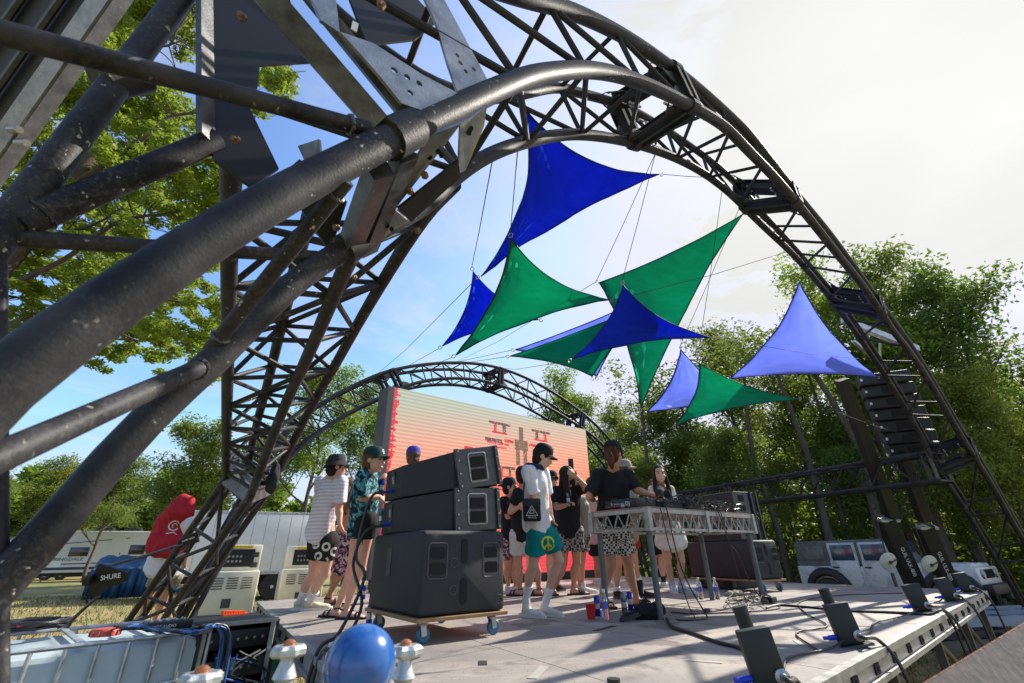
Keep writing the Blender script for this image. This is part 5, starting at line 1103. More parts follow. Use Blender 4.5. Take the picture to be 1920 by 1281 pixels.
def decal(root, names, c, X, Y, n, strips, m_, name='print', off=.004, to=None):
    """thin printed marks laid on the cloth: strips = lists of (x,y,halfwidth) running paths"""
    T = bvh(root, names); vs, fs = [], []
    def hit(p):
        h = T.ray_cast(p + n*.6, -n, 1.2); return (h[0]+n*off) if h[0] else None
    for st in strips:
        pts = []
        for (x0, y0, w0), (x1, y1, w1) in zip(st, st[1:]):
            k = max(1, int(math.hypot(x1-x0, y1-y0)/.012))
            for i in range(k): t = i/k; pts.append((x0+(x1-x0)*t, y0+(y1-y0)*t, w0+(w1-w0)*t))
        pts.append(st[-1]); prev = None
        for i, (x, y, w) in enumerate(pts):
            a = pts[max(0, i-1)]; b = pts[min(len(pts)-1, i+1)]; dx, dy = b[0]-a[0], b[1]-a[1]; l = math.hypot(dx, dy) or 1; nx, ny = -dy/l, dx/l
            A = hit(c+X*(x+nx*w)+Y*(y+ny*w)); B = hit(c+X*(x-nx*w)+Y*(y-ny*w))
            if A is None or B is None: prev = None; continue
            vs += [A, B]; cur = (len(vs)-2, len(vs)-1)
            if prev: fs.append((prev[0], prev[1], cur[1], cur[0]))
            prev = cur
    if fs:
        par = [c for c in kids(root) if c.name.split('.')[0] in names][0] if to is None else to
        link(name, vs, fs, [m_], par)
def circ(cx, cy, r, w, a0=0, a1=360, n=18): return [(cx+r*math.cos(R_(a0+(a1-a0)*i/n)), cy+r*math.sin(R_(a0+(a1-a0)*i/n)), w) for i in range(n+1)]
def can(p, label, ax=None, tall=.168, r=.027, colr=None, group=None):
    ax = ax or V(0, 0, 1); root = thing('drink_can', p, label, 'can', group)
    m = MB(); m.lathe(p, [(r*.8, 0), (r, .008), (r, tall-.012), (r*.8, tall)], 18, Z=ax); m.build('can_body', colr or MAT['can_blue'], root); m = MB(); m.lathe(p, [(r*.8, tall+.0005), (r*.82, tall+.003), (r*.7, tall+.003), (r*.68, tall+.001)], 18, Z=ax); m.build('can_lid', chrome, root)
    m = MB(); m.lathe(p, [(r+.0006, tall*.35), (r+.0006, tall*.62)], 18, Z=ax); m.build('can_band', chrome, root); return root
mat('can_blue', (.01, .03, .30), .25, .6); mat('can_dark', (.03, .05, .12), .25, .6, col2=(.25, .35, .30), nscale=12)
A3, A4 = (540, 800), (900, 800)
def dfoot(off, zx, zy): return depth(pz(off[0]+zx/2.911, off[1]+zy/2.911, SZ))
def J(s):
    """parse 'name x y dd' entries"""
    out = {}
    for e in s.split(';'):
        q = e.split()
        if q: out[q[0]] = tuple(float(v) for v in q[1:])
    return out
# man in grey bucket hat, walking away to the right at the far left of the stage
d1 = dfoot(A3, 120, 1000)
p1 = person('person in a charcoal bucket hat, striped white tee and black shorts with white blossoms', A3, J('head 268 222;shL 180 300 .10;shR 292 300 -.05;elL 190 420 .16;elR 278 450 -.12;wrL 215 520 .2;wrR 282 525 -.20;hdR 298 570 -.22;hipL 165 625 .10;hipR 222 625 -.08;knL 138 800 .02;knR 200 800 -.12;anL 62 965 0;anR 118 960 -.05;toL 130 1000;toR 215 1000;hem 165 590'), d1, 62, 62, 'fair', CL['stripe'], CL['bw'], 'shoe', shoe_c, (sock_w, .38), 'dark', 'bucket', CL['charcoal'], hemw=1.10, sleeve=.78, sleeve_r=1.05, short_to=.52)
fx = [circ(-.02+.0, .02, .035, .012), circ(.075, -.03, .035, .012), circ(-.09, -.07, .03, .012), circ(-.13, .04, .028, .012), [(.0, -.09, .014), (.03, -.13, .008)]]
hp1 = (p1[1]['hipR']*.6+p1[1]['knR']*.4); vdir = (O-hp1); vdir.z = 0; vdir.normalize(); decal(p1[0], ['shorts'], hp1+V(0, 0, .05), V(0, 0, 1).cross(vdir), V(0, 0, 1), vdir, fx, CL['offwhite'])
d2 = dfoot(A3, 330, 1045)
p2 = person('person in a teal leaf print shirt and black cap, bare legs and sandals', A3, J('head 470 188;shL 452 262 .12;shR 405 268 -.12;elL 470 350 .20;elR 400 388 -.16;wrL 500 310 .12;wrR 500 385 -.05;hdL 508 280 .1;hdR 525 405 -.05;hipL 400 520 .10;hipR 430 520 -.10;knL 350 770 .10;knR 395 780 -.10;anL 268 985 .08;anR 312 1005 -.05;toL 225 1010 .1;toR 420 1050 -.1;hem 405 560'), d2, 95, 100, 'fair', CL['floral'], CL['black'], 'sandal', None, None, 'brown', 'cap', CL['dgreen'], sleeve=.95, hemw=1.02, smile=True, short_to=.28, legw=.95, curl=(1.0, .8))
decal(p2[0], ['cap_crown'], p2[3]['H'](0, .06, .09), p2[3]['lat'], V(0, 0, 1), p2[3]['bf'], [circ(0, 0, .02, .004), [(-.012, 0, .004), (.012, 0, .004)]], CL['offwhite'], 'cap_badge', .002)
n2 = V(.0, -1, 0); th_ = p2[1]['hipR'].lerp(p2[1]['knR'], .32)
decal(p2[0], ['body'], th_, V(1, 0, 0), V(0, 0, 1), n2, [[(0, .10, .004), (0, .06, .018), (0, .0, .014), (0, -.07, .002)], circ(0, .03, .022, .003), [(-.03, .05, .002), (-.02, -.01, .004)], [(.03, .05, .002), (.02, -.01, .004)]], mat('tattoo_ink', (.05, .06, .07), .7), 'tattoo', .0015)
can(p2[1]['wrL']+V(.035, -.05, -.13), 'blue and silver can held up by the person in the teal print shirt'); can(p2[1]['wrR']+V(.05, -.04, -.28), 'blue green can held low by the person in the teal print shirt', colr=MAT['can_dark'])
d3 = d2+1.3
person('person mostly hidden between two others, bare back above a patchwork print skirt', A3, J('head 338 330;shL 305 410 .05;shR 345 410;elL 300 480 .1;elR 350 490;wrL 300 560 .1;wrR 350 560;hipL 290 610 .05;hipR 325 610;knL 270 780;knR 300 780;anL 235 900;anR 215 915;toL 260 925;toR 215 945'), d3, 20, 30, 'tan', None, CL['skirt'], 'sandal', None, None, 'brown', short_to=.85, flare=1.15, female=True, long_hair=True)
d4 = d2+1.9
person('person in a violet blue cap standing behind the left speaker stack', A3, J('head 682 172;shL 625 250 .05;shR 735 250;elL 600 350;elR 750 350;wrL 610 450;wrR 740 450;hipL 650 450;hipR 715 450;knL 650 640;knR 715 640;anL 650 830;anR 715 830;toL 650 850;toR 715 850'), d4, 350, 345, 'fair', CL['pink'], CL['charcoal'], 'shoe', shoe_k, None, 'brown', 'cap', CL['purple'])
d5 = dfoot(A4, 170, 905)
person('person in black sports jersey with red and white cuffs and backward cap', A4, J('head 163 332;shL 195 405 .12;shR 128 405 -.1;elL 205 480 .1;elR 150 490 -.15;wrL 200 470 0;wrR 190 500 -.1;hipL 180 620 .1;hipR 140 620 -.05;knL 190 760;knR 150 760;anL 195 880;anR 155 890;toL 230 890;toR 185 905'), d5, 80, 98, 'red', CL['black'], CL['skirt'], 'shoe', shoe_w, None, 'dark', 'back', CL['black'], True, beard=True, sleeve=.8)
d6 = dfoot(A4, 215, 925)
p6 = person('person in black tee and pale khaki shorts standing behind the one with the shoulder bag', A4, J('head 232 270;shL 270 360 .08;shR 205 362 -.05;elL 285 440;elR 165 465 -.1;wrL 280 500;wrR 210 440 -.2;hipL 270 590;hipR 205 590;knL 300 745;knR 208 745;anL 322 895;anR 218 900;toL 305 920;toR 205 925'), d6, 20, 15, 'red', CL['black'], CL['beige'], 'sandal', None, None, 'dark', sleeve=.6, short_to=.62)
# A: white tee, teal shorts
d7 = dfoot(A4, 330, 1030)
p7 = person('person in white tee, teal shorts with a yellow peace sign, black cap and shoulder bag', A4, J('head 343 168;shL 262 246 -.12;shR 345 250 .12;elL 300 400 -.18;elR 368 400 .12;wrL 340 470 -.05;wrR 388 478 .12;hdL 370 505 0;hdR 400 520 .1;hipL 310 590 -.10;hipR 368 590 .08;knL 290 755 -.10;knR 432 730 .05;anL 252 935 -.05;anR 348 945 .0;toL 330 1000 -.18;toR 450 1030 -.16;hem 305 545'), d7, 78, 88, 'fair', CL['white'], CL['teal'], 'shoe', shoe_w, (sock_w, .40), 'dark', 'cap', CL['black'], hemw=1.12, sleeve=.80, sleeve_r=1.08, pitch=-22, short_to=.60)
q = p7[3]; c_ = pd(900+372/2.911, 800+640/2.911, d7); vd = (O-c_); vd.z = 0; vd.normalize(); sx_ = V(0, 0, 1).cross(vd)
decal(p7[0], ['shorts'], c_, sx_, V(0, 0, 1), vd, [circ(0, 0, .056, .008), [(0, .056, .007), (0, -.056, .007)], [(0, 0, .007), (.040, -.040, .007)], [(0, 0, .007), (-.040, -.040, .007)]], mat('yellow_green_print', (.55, .62, .02), .7))
e = MB(); nk = q['shc']+q['up']*.045; e.tube([nk+V(.09*math.cos(t), .075*math.sin(t), .012*math.sin(2*t)) for t in np.linspace(0, 2*math.pi, 20)], .030, 8, flat=.6); put(remesh(e, .01, 2, (.006, 18)), 'collar', CL['navy'], p7[0])
# shoulder bag
bag = thing('shoulder_bag', pd(998, 978, d7-.26), 'small black shoulder bag with a white triangle emblem hanging on the white tee', 'bag')
bc = pd(900+283/2.911, 800+455/2.911, d7-.22); bn = (O-bc).normalized(); bn.z *= .2; bn.normalize(); bx = V(0, 0, 1).cross(bn).normalized(); bu = bn.cross(bx)
m = MB(); m.box(bc, (.165, .055, .20), bx, bn, bu, bev=.022); m.build('pouch', CL['black'], bag); m = MB(); m.box(bc+bu*.062+bn*.012, (.168, .05, .075), bx, bn, bu, bev=.015); m.build('flap', CL['charcoal'], bag)
m = MB(); c = bc+bn*.033-bu*.015
T3p = [(-.052, -.035), (.052, -.035), (0, .05)]
for i in range(3): a, b = T3p[i], T3p[(i+1) % 3]; m.bar(c+bx*a[0]+bu*a[1], c+bx*b[0]+bu*b[1], .004, .014, bn)
for i in range(3): a, b = T3p[i], T3p[(i+1) % 3]; m.bar(c+bx*a[0]*.45+bu*(a[1]*.45), c+bx*b[0]*.45+bu*(b[1]*.45), .004, .007, bn)
m.split('emblem', CL['offwhite'], bag); write('PALACE', c-bu*.052+bn*.001, bx, bu, .022, CL['offwhite'], bag)
m = MB(); m.tube(smooth_pts([bc-bx*.08+bu*.06, pd(900+238/2.911, 800+340/2.911, d7-.22), pd(900+235/2.911, 800+255/2.911, d7-.20), q['shc']+q['up']*.055-V(.06, .08, 0), q['shc']+q['up']*.06+V(.06, .02, .0)], 2), .012, 8, flat=.25); m.build('strap', CL['navy'], bag)
# man with long hair, sunglasses, hand shading his eyes
d8 = dfoot(A4, 470, 920)
p8 = person('person with long dark hair and sunglasses shading the eyes with one hand, holding a can', A4, J('head 480 268;shL 545 345 0;shR 418 348 0;elL 578 335 -.15;elR 418 440 -.10;wrL 530 278 -.16;wrR 470 430 -.22;hdL 505 262 -.16;hdR 495 415 -.25;hipL 520 570 ;hipR 455 570;knL 528 740;knR 455 750;anL 510 895;anR 402 905;toL 560 925;toR 395 935'), d8, 150, 128, 'tan', CL['black'], CL['paisley'], 'slide', None, None, 'dark', None, None, True, beard=True, long_hair=True, sleeve=.75, short_to=.55, curl=(.15, .9))
can(p8[1]['wrR']+V(.03, -.06, -.02), 'silver and black can in the hand of the person with long hair', colr=MAT['can_dark'])
d8b = d8+.25
person('person in khaki shirt lifting a phone overhead, half behind the person with long hair', A4, J('head 528 320;shL 560 400;shR 505 400;elL 575 470;elR 500 330;wrL 570 540;wrR 496 245;hdR 497 225;hipL 560 590;hipR 525 590;knL 560 720;knR 530 720;anL 560 845;anR 545 855;toL 600 870;toR 575 875'), d8b, 200, 150, 'red', CL['khaki'], CL['paisley'], 'shoe', shoe_w, None, 'brown', sleeve=.8, curl=(.5, 1.1))
ph = pd(900+496/2.911, 800+203/2.911, d8b-.03); m = MB(); m.box(ph, (.075, .010, .15), _r, _f, V(0, 0, 1), bev=.004); tag(m.build('phone', blackp), 'black phone held up high in front of the led wall', 'phone')
person('person in a black cap and sunglasses peeking past the shoulder of the long haired one', A4, J('head 392 295;shL 420 375;shR 360 375;elL 425 450;elR 360 450;wrL 420 520;wrR 370 520;hipL 415 560;hipR 375 560;knL 420 700;knR 380 700;anL 425 850;anR 385 850;toL 430 870;toR 390 870'), d8+.7, 165, 160, 'fair', CL['navy'], CL['charcoal'], 'shoe', shoe_k, None, 'dark', 'cap', CL['black'], True)
d9 = dfoot(A4, 640, 860)
person('person in a dusty pink tee and black shorts standing behind the dj', A4, J('head 618 320;shL 650 410;shR 590 412;elL 650 500;elR 575 520;wrL 640 580;wrR 580 600;hipL 655 610;hipR 620 610;knL 655 740;knR 640 740;anL 650 840;anR 640 850;toL 670 860;toR 640 870;hem 615 610'), d9, 60, 60, 'tan', CL['pink'], CL['black'], 'shoe', shoe_w, None, 'brown', sleeve=.8)
# dj from behind
d10 = dfoot(A4, 760, 980)
p10 = person('dj seen from behind in an oversized black tee, black cap and auburn ponytail', A4, J('head 730 152;shL 648 258 .05;shR 812 268 .0;elL 594 385 -.10;elR 850 345 -.05;wrL 628 400 .20;wrR 940 375 -.15;hdL 650 405 .3;hdR 985 385 -.16;hipL 700 555;hipR 775 555;knL 712 765 -.05;knR 812 760;anL 660 930 -.05;anR 852 925 0;toL 735 985 -.25;toR 905 965 -.1;hem 725 500'), d10, 45, 40, 'tan', CL['black'], CL['zig'], 'slide', None, None, 'red', 'cap', CL['black'], hemw=1.10, sleeve=.85, sleeve_r=1.04, short_to=.62, legw=1.05, curl=(.4, .6))
m = MB(); H = p10[3]['H']; loft(m, [(H(.01, -.10, .02), .022, .025), (H(.02, -.14, .0), .036, .034), (H(.03, -.155, -.05), .042, .036), (H(.035, -.145, -.11), .034, .03), (H(.035, -.13, -.17), .016, .016)], p10[3]['lat']); put(remesh(m, .008, 2, (.012, 30)), 'ponytail', HAIR['red'], p10[0])
person('person behind the dj in white socks and patterned red edged shorts', A4, J('head 792 240;shL 760 330 ;shR 835 330;elL 750 420;elR 850 420;wrL 760 500;wrR 850 500;hipL 770 590;hipR 820 590;knL 755 750;knR 840 740;anL 745 890;anR 868 835;toL 790 925 -.2;toR 905 860'), d10+.9, 60, 100, 'red', CL['khaki'], CL['red'], 'shoe', shoe_k, (sock_w, .18), 'brown', 'cap', CL['khaki'], short_to=.45)
d11 = dfoot(A4, 1085, 905)
person('smiling person with long dark hair in a white top and short white skirt', A4, J('head 980 262;shL 1040 345 0;shR 938 345 0;elL 1068 440 -.05;elR 925 450 -.05;wrL 1035 520 -.18;wrR 1000 540 -.20;hdL 1018 560 -.2;hdR 1020 565 -.22;hipL 1060 560;hipR 1000 560;knL 1098 730 -.05;knR 1025 740 0;anL 1098 865;anR 1050 880;toL 1140 905 -.15;toR 1065 918 -.2;hem 1020 520'), d11, 185, 186, 'fair', CL['offwhite'], CL['offwhite'], 'shoe', shoe_b, (cloth('grey_blue_sock', (.45, .55, .58)), .2), 'dark', None, None, False, True, sleeve=1.3, sleeve_r=.85, short_to=.42, flare=1.0, smile=True, long_hair=True, legw=.95, bust=1, hemw=.92)
person('person in black shorts with a tattooed shin, mostly hidden behind the one in white', A4, J('head 952 330;shL 990 400;shR 925 400;elL 990 470;elR 920 470;wrL 985 530;wrR 920 540;hipL 975 590;hipR 940 590;knL 990 720;knR 948 730;anL 1000 830;anR 962 840;toL 1010 850;toR 970 860'), d11+.9, 190, 170, 'fair', CL['charcoal'], CL['black'], 'shoe', shoe_w, (CL['charcoal'], .3), 'brown', short_to=.7)
# ------------------------------------------------------------------ trees
def leaf_mat(name, c, c2, thin=.45, lo=None):
    m = mat(name, c, .5, thin=thin, spec=.35); nt = m.node_tree; N = nt.nodes; L = nt.links; b = N['Principled BSDF']
    g = N.new('ShaderNodeNewGeometry'); cr = N.new('ShaderNodeValToRGB'); cr.color_ramp.elements[0].color = (*c, 1); cr.color_ramp.elements[1].color = (*c2, 1)
    oi = N.new('ShaderNodeTexNoise'); oi.inputs['Scale'].default_value = .9; tc = N.new('ShaderNodeTexCoord'); L.new(tc.outputs['Object'], oi.inputs['Vector'])
    a = N.new('ShaderNodeMath'); a.operation = 'ADD'; L.new(g.outputs['Random Per Island'], a.inputs[0]); L.new(oi.outputs['Fac'], a.inputs[1]); h = N.new('ShaderNodeMath'); h.operation = 'MULTIPLY'; h.inputs[1].default_value = .5; L.new(a.outputs[0], h.inputs[0])
    L.new(h.outputs[0], cr.inputs['Fac']); ob = N.new('ShaderNodeObjectInfo'); c2_ = N.new('ShaderNodeValToRGB'); c2_.color_ramp.elements[0].color = (lo or .62, lo or .80, lo or .80, 1); c2_.color_ramp.elements[1].color = (1.12, 1.0, .95, 1); L.new(ob.outputs['Random'], c2_.inputs['Fac']); mu = N.new('ShaderNodeMixRGB'); mu.blend_type = 'MULTIPLY'; mu.inputs[0].default_value = 1; L.new(cr.outputs['Color'], mu.inputs[1]); L.new(c2_.outputs['Color'], mu.inputs[2])
    L.new(mu.outputs[0], b.inputs['Base Color']); t = [n for n in N if n.type == 'BSDF_TRANSLUCENT'][0]; L.new(mu.outputs[0], t.inputs['Color']); return m
leafA = leaf_mat('spring_leaf', (.13, .22, .018), (.32, .42, .05), .55); leafB = leaf_mat('forest_leaf', (.10, .155, .022), (.28, .34, .055), .55); leafC = leaf_mat('pine_needle', (.03, .06, .015), (.10, .14, .035), .3)
bark = mat('grey_brown_bark', (.06, .046, .035), .9, col2=(.13, .10, .075), nscale=7, bump=.8, bscale=25, stretch=(1, 1, .3))
def leaf_cloud(centers, radii, counts, size, seed, squash=.75, fold=True):
    """numpy: many small two-faced leaves round the given points; returns verts (n,3)"""
    rng = np.random.default_rng(seed); c = np.repeat(np.array(centers), counts, axis=0); r = np.repeat(np.array(radii), counts)
    n = len(c); d = rng.normal(size=(n, 3)); d /= np.linalg.norm(d, axis=1)[:, None]; rad = rng.random(n)**.45
    p = c + d*(r*rad)[:, None]*np.array([1, 1, squash]); ax = rng.normal(size=(n, 3)); ax[:, 2] *= .5; ax /= np.linalg.norm(ax, axis=1)[:, None]
    bx = np.cross(ax, rng.normal(size=(n, 3))); bx /= np.linalg.norm(bx, axis=1)[:, None]; s = size*(.6+.8*rng.random(n))[:, None]
    v = np.stack([p-ax*s, p+bx*s*.38, p+ax*s, p-bx*s*.38], 1).reshape(-1, 3); return v
def leaf_obj(name, v, m, parent=None):
    org = np.array(worig(parent)) if parent else np.zeros(3); n = len(v)//4; me = bpy.data.meshes.new(name)
    me.vertices.add(n*4); me.vertices.foreach_set('co', (v-org).astype(np.float32).ravel()); me.loops.add(n*4); me.loops.foreach_set('vertex_index', np.arange(n*4, dtype=np.int32)); me.polygons.add(n)
    me.polygons.foreach_set('loop_start', np.arange(0, n*4, 4, dtype=np.int32)); me.polygons.foreach_set('loop_total', np.full(n, 4, np.int32)); me.materials.append(m); me.update(calc_edges=True)
    o = bpy.data.objects.new(name, me); scene.collection.objects.link(o)
    if parent: o.parent = parent
    return o
def grow(rng, p, d, L, r, depth_, mb, tips, spread=.6, up=.12, n_sub=3):
    """recursive limbs; records tips"""
    pts = [p]; rs = [r]; k = 5; q = p.copy(); dd = d.copy()
    for i in range(k):
        dd = (dd + Vector((rng.uniform(-1, 1), rng.uniform(-1, 1), rng.uniform(-.6, 1)))*.16 + V(0, 0, up*.3)).normalized(); q = q + dd*(L/k); pts.append(q.copy()); rs.append(r*(1-.11*(i+1)))
    mb.tube(pts, rs, 7 if r > .04 else 5)
    if depth_ == 0: tips.append((pts[-1], L)); tips.append((pts[3], L)); return
    for i in range(n_sub + (rng.random() < .5)):
        t = rng.uniform(.35, 1.0); idx = min(k, int(t*k)); b = pts[idx]; nd = (dd*.75 + Vector((rng.uniform(-1, 1), rng.uniform(-1, 1), rng.uniform(-.3, .8)))*spread*1.5).normalized(); grow(rng, b, nd, L*rng.uniform(.55, .8), r*rng.uniform(.42, .6), depth_-1, mb, tips, spread, up, n_sub)
def tree_proto(seed, H=12, crown_lo=.3, spread=.75, leaf=.10, per=190, clr=.85, lm=None, trunk_r=.2, n_l=9):
    rng = random.Random(seed); root = bpy.data.objects.new('tree', None); scene.collection.objects.link(root); mb = MB(); tips = []
    pts = [V(0, 0, 0)]; 
    for i in range(1, 8): pts.append(V(rng.uniform(-.15, .15)*i*.5, rng.uniform(-.15, .15)*i*.5, H*.86*i/7))
    mb.tube(catmull(pts, 3), [trunk_r*(1.25 if i == 0 else 1-.042*i) for i in range(22)], 10)
    P = catmull(pts, 3)
    for i in range(n_l):
        t = crown_lo + (1-crown_lo)*(i+.5)/n_l; b = at_frac(P, t); a = i*2.4+rng.uniform(-.4, .4); L = H*(.30*(1-t*.55)); grow(rng, b, V(math.cos(a), math.sin(a), .35+t*.7).normalized(), L, trunk_r*(.42-.2*t), 2, mb, tips, spread)
    mb.build('trunk', bark, root, ang=60)
    c = [tuple(t[0]+Vector((rng.uniform(-.3, .3), rng.uniform(-.3, .3), rng.uniform(-.2, .3)))) for t in tips]; n = len(c)
    r = [clr*rng.uniform(.5, 1.1) for _ in c]; cnt = [int(per*q*q/.6) for q in r]
    leaf_obj('crown', leaf_cloud(c, r, cnt, leaf, seed, .7), lm, root); return root
protos = [tree_proto(11, 12, .34, .7, .105, 60, .95, leafB), tree_proto(23, 12, .28, .9, .105, 60, 1.0, leafB, .17, 10), tree_proto(37, 12, .36, .8, .10, 85, .9, leafA, .19, 8), tree_proto(51, 12, .15, .95, .11, 75, 1.05, leafB, .15, 11)]
used = [False]*4
def tree(k, px, pyt, dist, label, w=1.0, g='', rz=0, name='tree', cat='tree', kz=1.0):
    b = ray(px, 1050); b = V(b.x, b.y, 0).normalized()*dist; q = ray(px, pyt); el = q.z/math.hypot(q.x, q.y); H = CZ + el*dist - gz(b.x, b.y); s = H/12.2
    o = protos[k] if not used[k] else dup(protos[k], b); used[k] = True; o.name = name; o.location = (b.x, b.y, gz(b.x, b.y)-.05); o.rotation_euler = (0, 0, rz); o.scale = (s*w, s*w, s)
    o['label'] = label; o['category'] = cat
    if g: o['group'] = g
    return o
G1 = 'trees of the woods behind the stage on the right'
# (proto, px, py top, distance, width, label)
TR = [(2, 1085, 715, 24, .85, 'slim open tree rising right of the led wall'), (1, 1010, 790, 30, 1.0, 'tree showing just above the right part of the led wall'), (0, 1180, 760, 27, .9, 'tree behind the person in the black tee and the arch end'),
      (3, 1290, 730, 24, .95, 'dense tree behind the smiling person in white'), (1, 1440, 600, 25, .82, 'tall tree topping out between the two blue sails on the right'), (3, 1390, 790, 19, .8, 'lower leafy tree filling in under the lowest green sail'),
      (0, 1560, 640, 24, .8, 'tree behind the upright pale blue sail'), (2, 1720, 455, 22, .80, 'large airy backlit tree right of the arch leg'), (1, 1850, 400, 24, .80, 'tallest tree of the woods near the right edge'),
      (0, 1990, 420, 22, .8, 'big tree cut off by the right edge of the photo'), (3, 1640, 740, 21, .8, 'bushy tree directly behind the hanging line array'), (3, 1850, 760, 21, .85, 'dense low tree behind the lower end of the arch leg'),
      (0, 1500, 850, 21, .75, 'dark tree behind the right speaker stack'), (3, 1200, 860, 21, .9, 'low dense tree behind the dj table'), (1, 1750, 640, 28, .8, 'tree standing deeper in the woods behind the arch leg'), (3, 1960, 650, 20, .7, 'leafy tree at the far right behind the car hood')]
for i, (k, px, py, D, w, lb) in enumerate(TR): tree(k, px, py, D, lb, w, G1, i*1.7)
G2 = 'trees at the edge of the field on the left'
for i, (k, px, py, D, w, lb) in enumerate([(3, 330, 775, 30, 1.0, 'broad round tree above the white box trailer'), (2, 560, 690, 28, .95, 'bright green tree behind the foot of the side truss'), (0, 650, 715, 34, .8, 'tree left of the led wall column'), (3, 700, 830, 26, .8, 'low tree right behind the striped tee'),
        (1, 170, 850, 42, 1.1, 'tree behind the travel trailers'), (3, 60, 850, 55, 1.1, 'far tree seen between the foreground tubes at left'), (1, -120, 800, 50, 1.1, 'tree at the far left beyond the trailers'), (0, 450, 800, 36, 1.1, 'tree behind the middle of the box trailer')]):
    tree(k, px, py, D, lb, w, G2, i*2.1+1)
# understorey: brush that reads as one mass, and a far wall of wood
def brush(name, pxs, D, h, n, label, size=.16, m_=leafB, seed=1):
    rng = np.random.default_rng(seed); cs, rs, cn = [], [], []
    for px in pxs:
        b = ray(px, 1050); b = V(b.x, b.y, 0).normalized()*(D+rng.uniform(-2, 2)); hh = h*rng.uniform(.6, 1.15)
        for k in range(max(2, int(hh/1.0))): cs.append((b.x+rng.normal()*.7, b.y+rng.normal()*.7, gz(b.x, b.y)+.3+k*1.0*hh/max(1, int(hh)))); rs.append(1.15); cn.append(n)
    o = leaf_obj(name, leaf_cloud(cs, rs, cn, size, seed, .85), m_); tag(o, label, 'undergrowth'); o['kind'] = 'stuff'
brush('undergrowth', np.arange(930, 2150, 26), 25, 4.5, 190, 'dark shady undergrowth between the trunks of the woods', .17, leafB, 3)
brush('undergrowth', np.arange(900, 2250, 22), 36, 9, 150, 'deep mass of foliage far back in the woods', .26, leafB, 5)
brush('undergrowth', np.arange(-700, 760, 26), 62, 9, 190, 'distant line of woods across the field', .36, leafA, 6)
# trunks seen in the dark wood
for i, (px, D, r) in enumerate([(1560, 20, .16), (1610, 21, .12), (1660, 20, .20), (1790, 21, .15), (1840, 22, .18), (1230, 22, .14), (1330, 23, .12), (1475, 20, .13)]):
    b = ray(px, 1050); b = V(b.x, b.y, 0).normalized()*D; mb = MB(); rr = random.Random(i); P = catmull([b, b+V(rr.uniform(-.2, .2), 0, 2.5), b+V(rr.uniform(-.4, .4), 0, 5), b+V(rr.uniform(-.6, .6), 0, 8.5)], 4); mb.tube(P, [r*(1-.05*k) for k in range(len(P))], 9)
    root = thing('tree', b, 'bare dark trunk standing in the shade of the woods' , 'tree', 'bare trunks in the woods'); mb.build('trunk', bark, root); cs = [tuple(P[-1]+V(rr.uniform(-1.4, 1.4), rr.uniform(-1.4, 1.4), rr.uniform(-.5, 1.5))) for _ in range(9)]; leaf_obj('crown', leaf_cloud(cs, [.9]*9, [110]*9, .11, i+70), leafB, root)
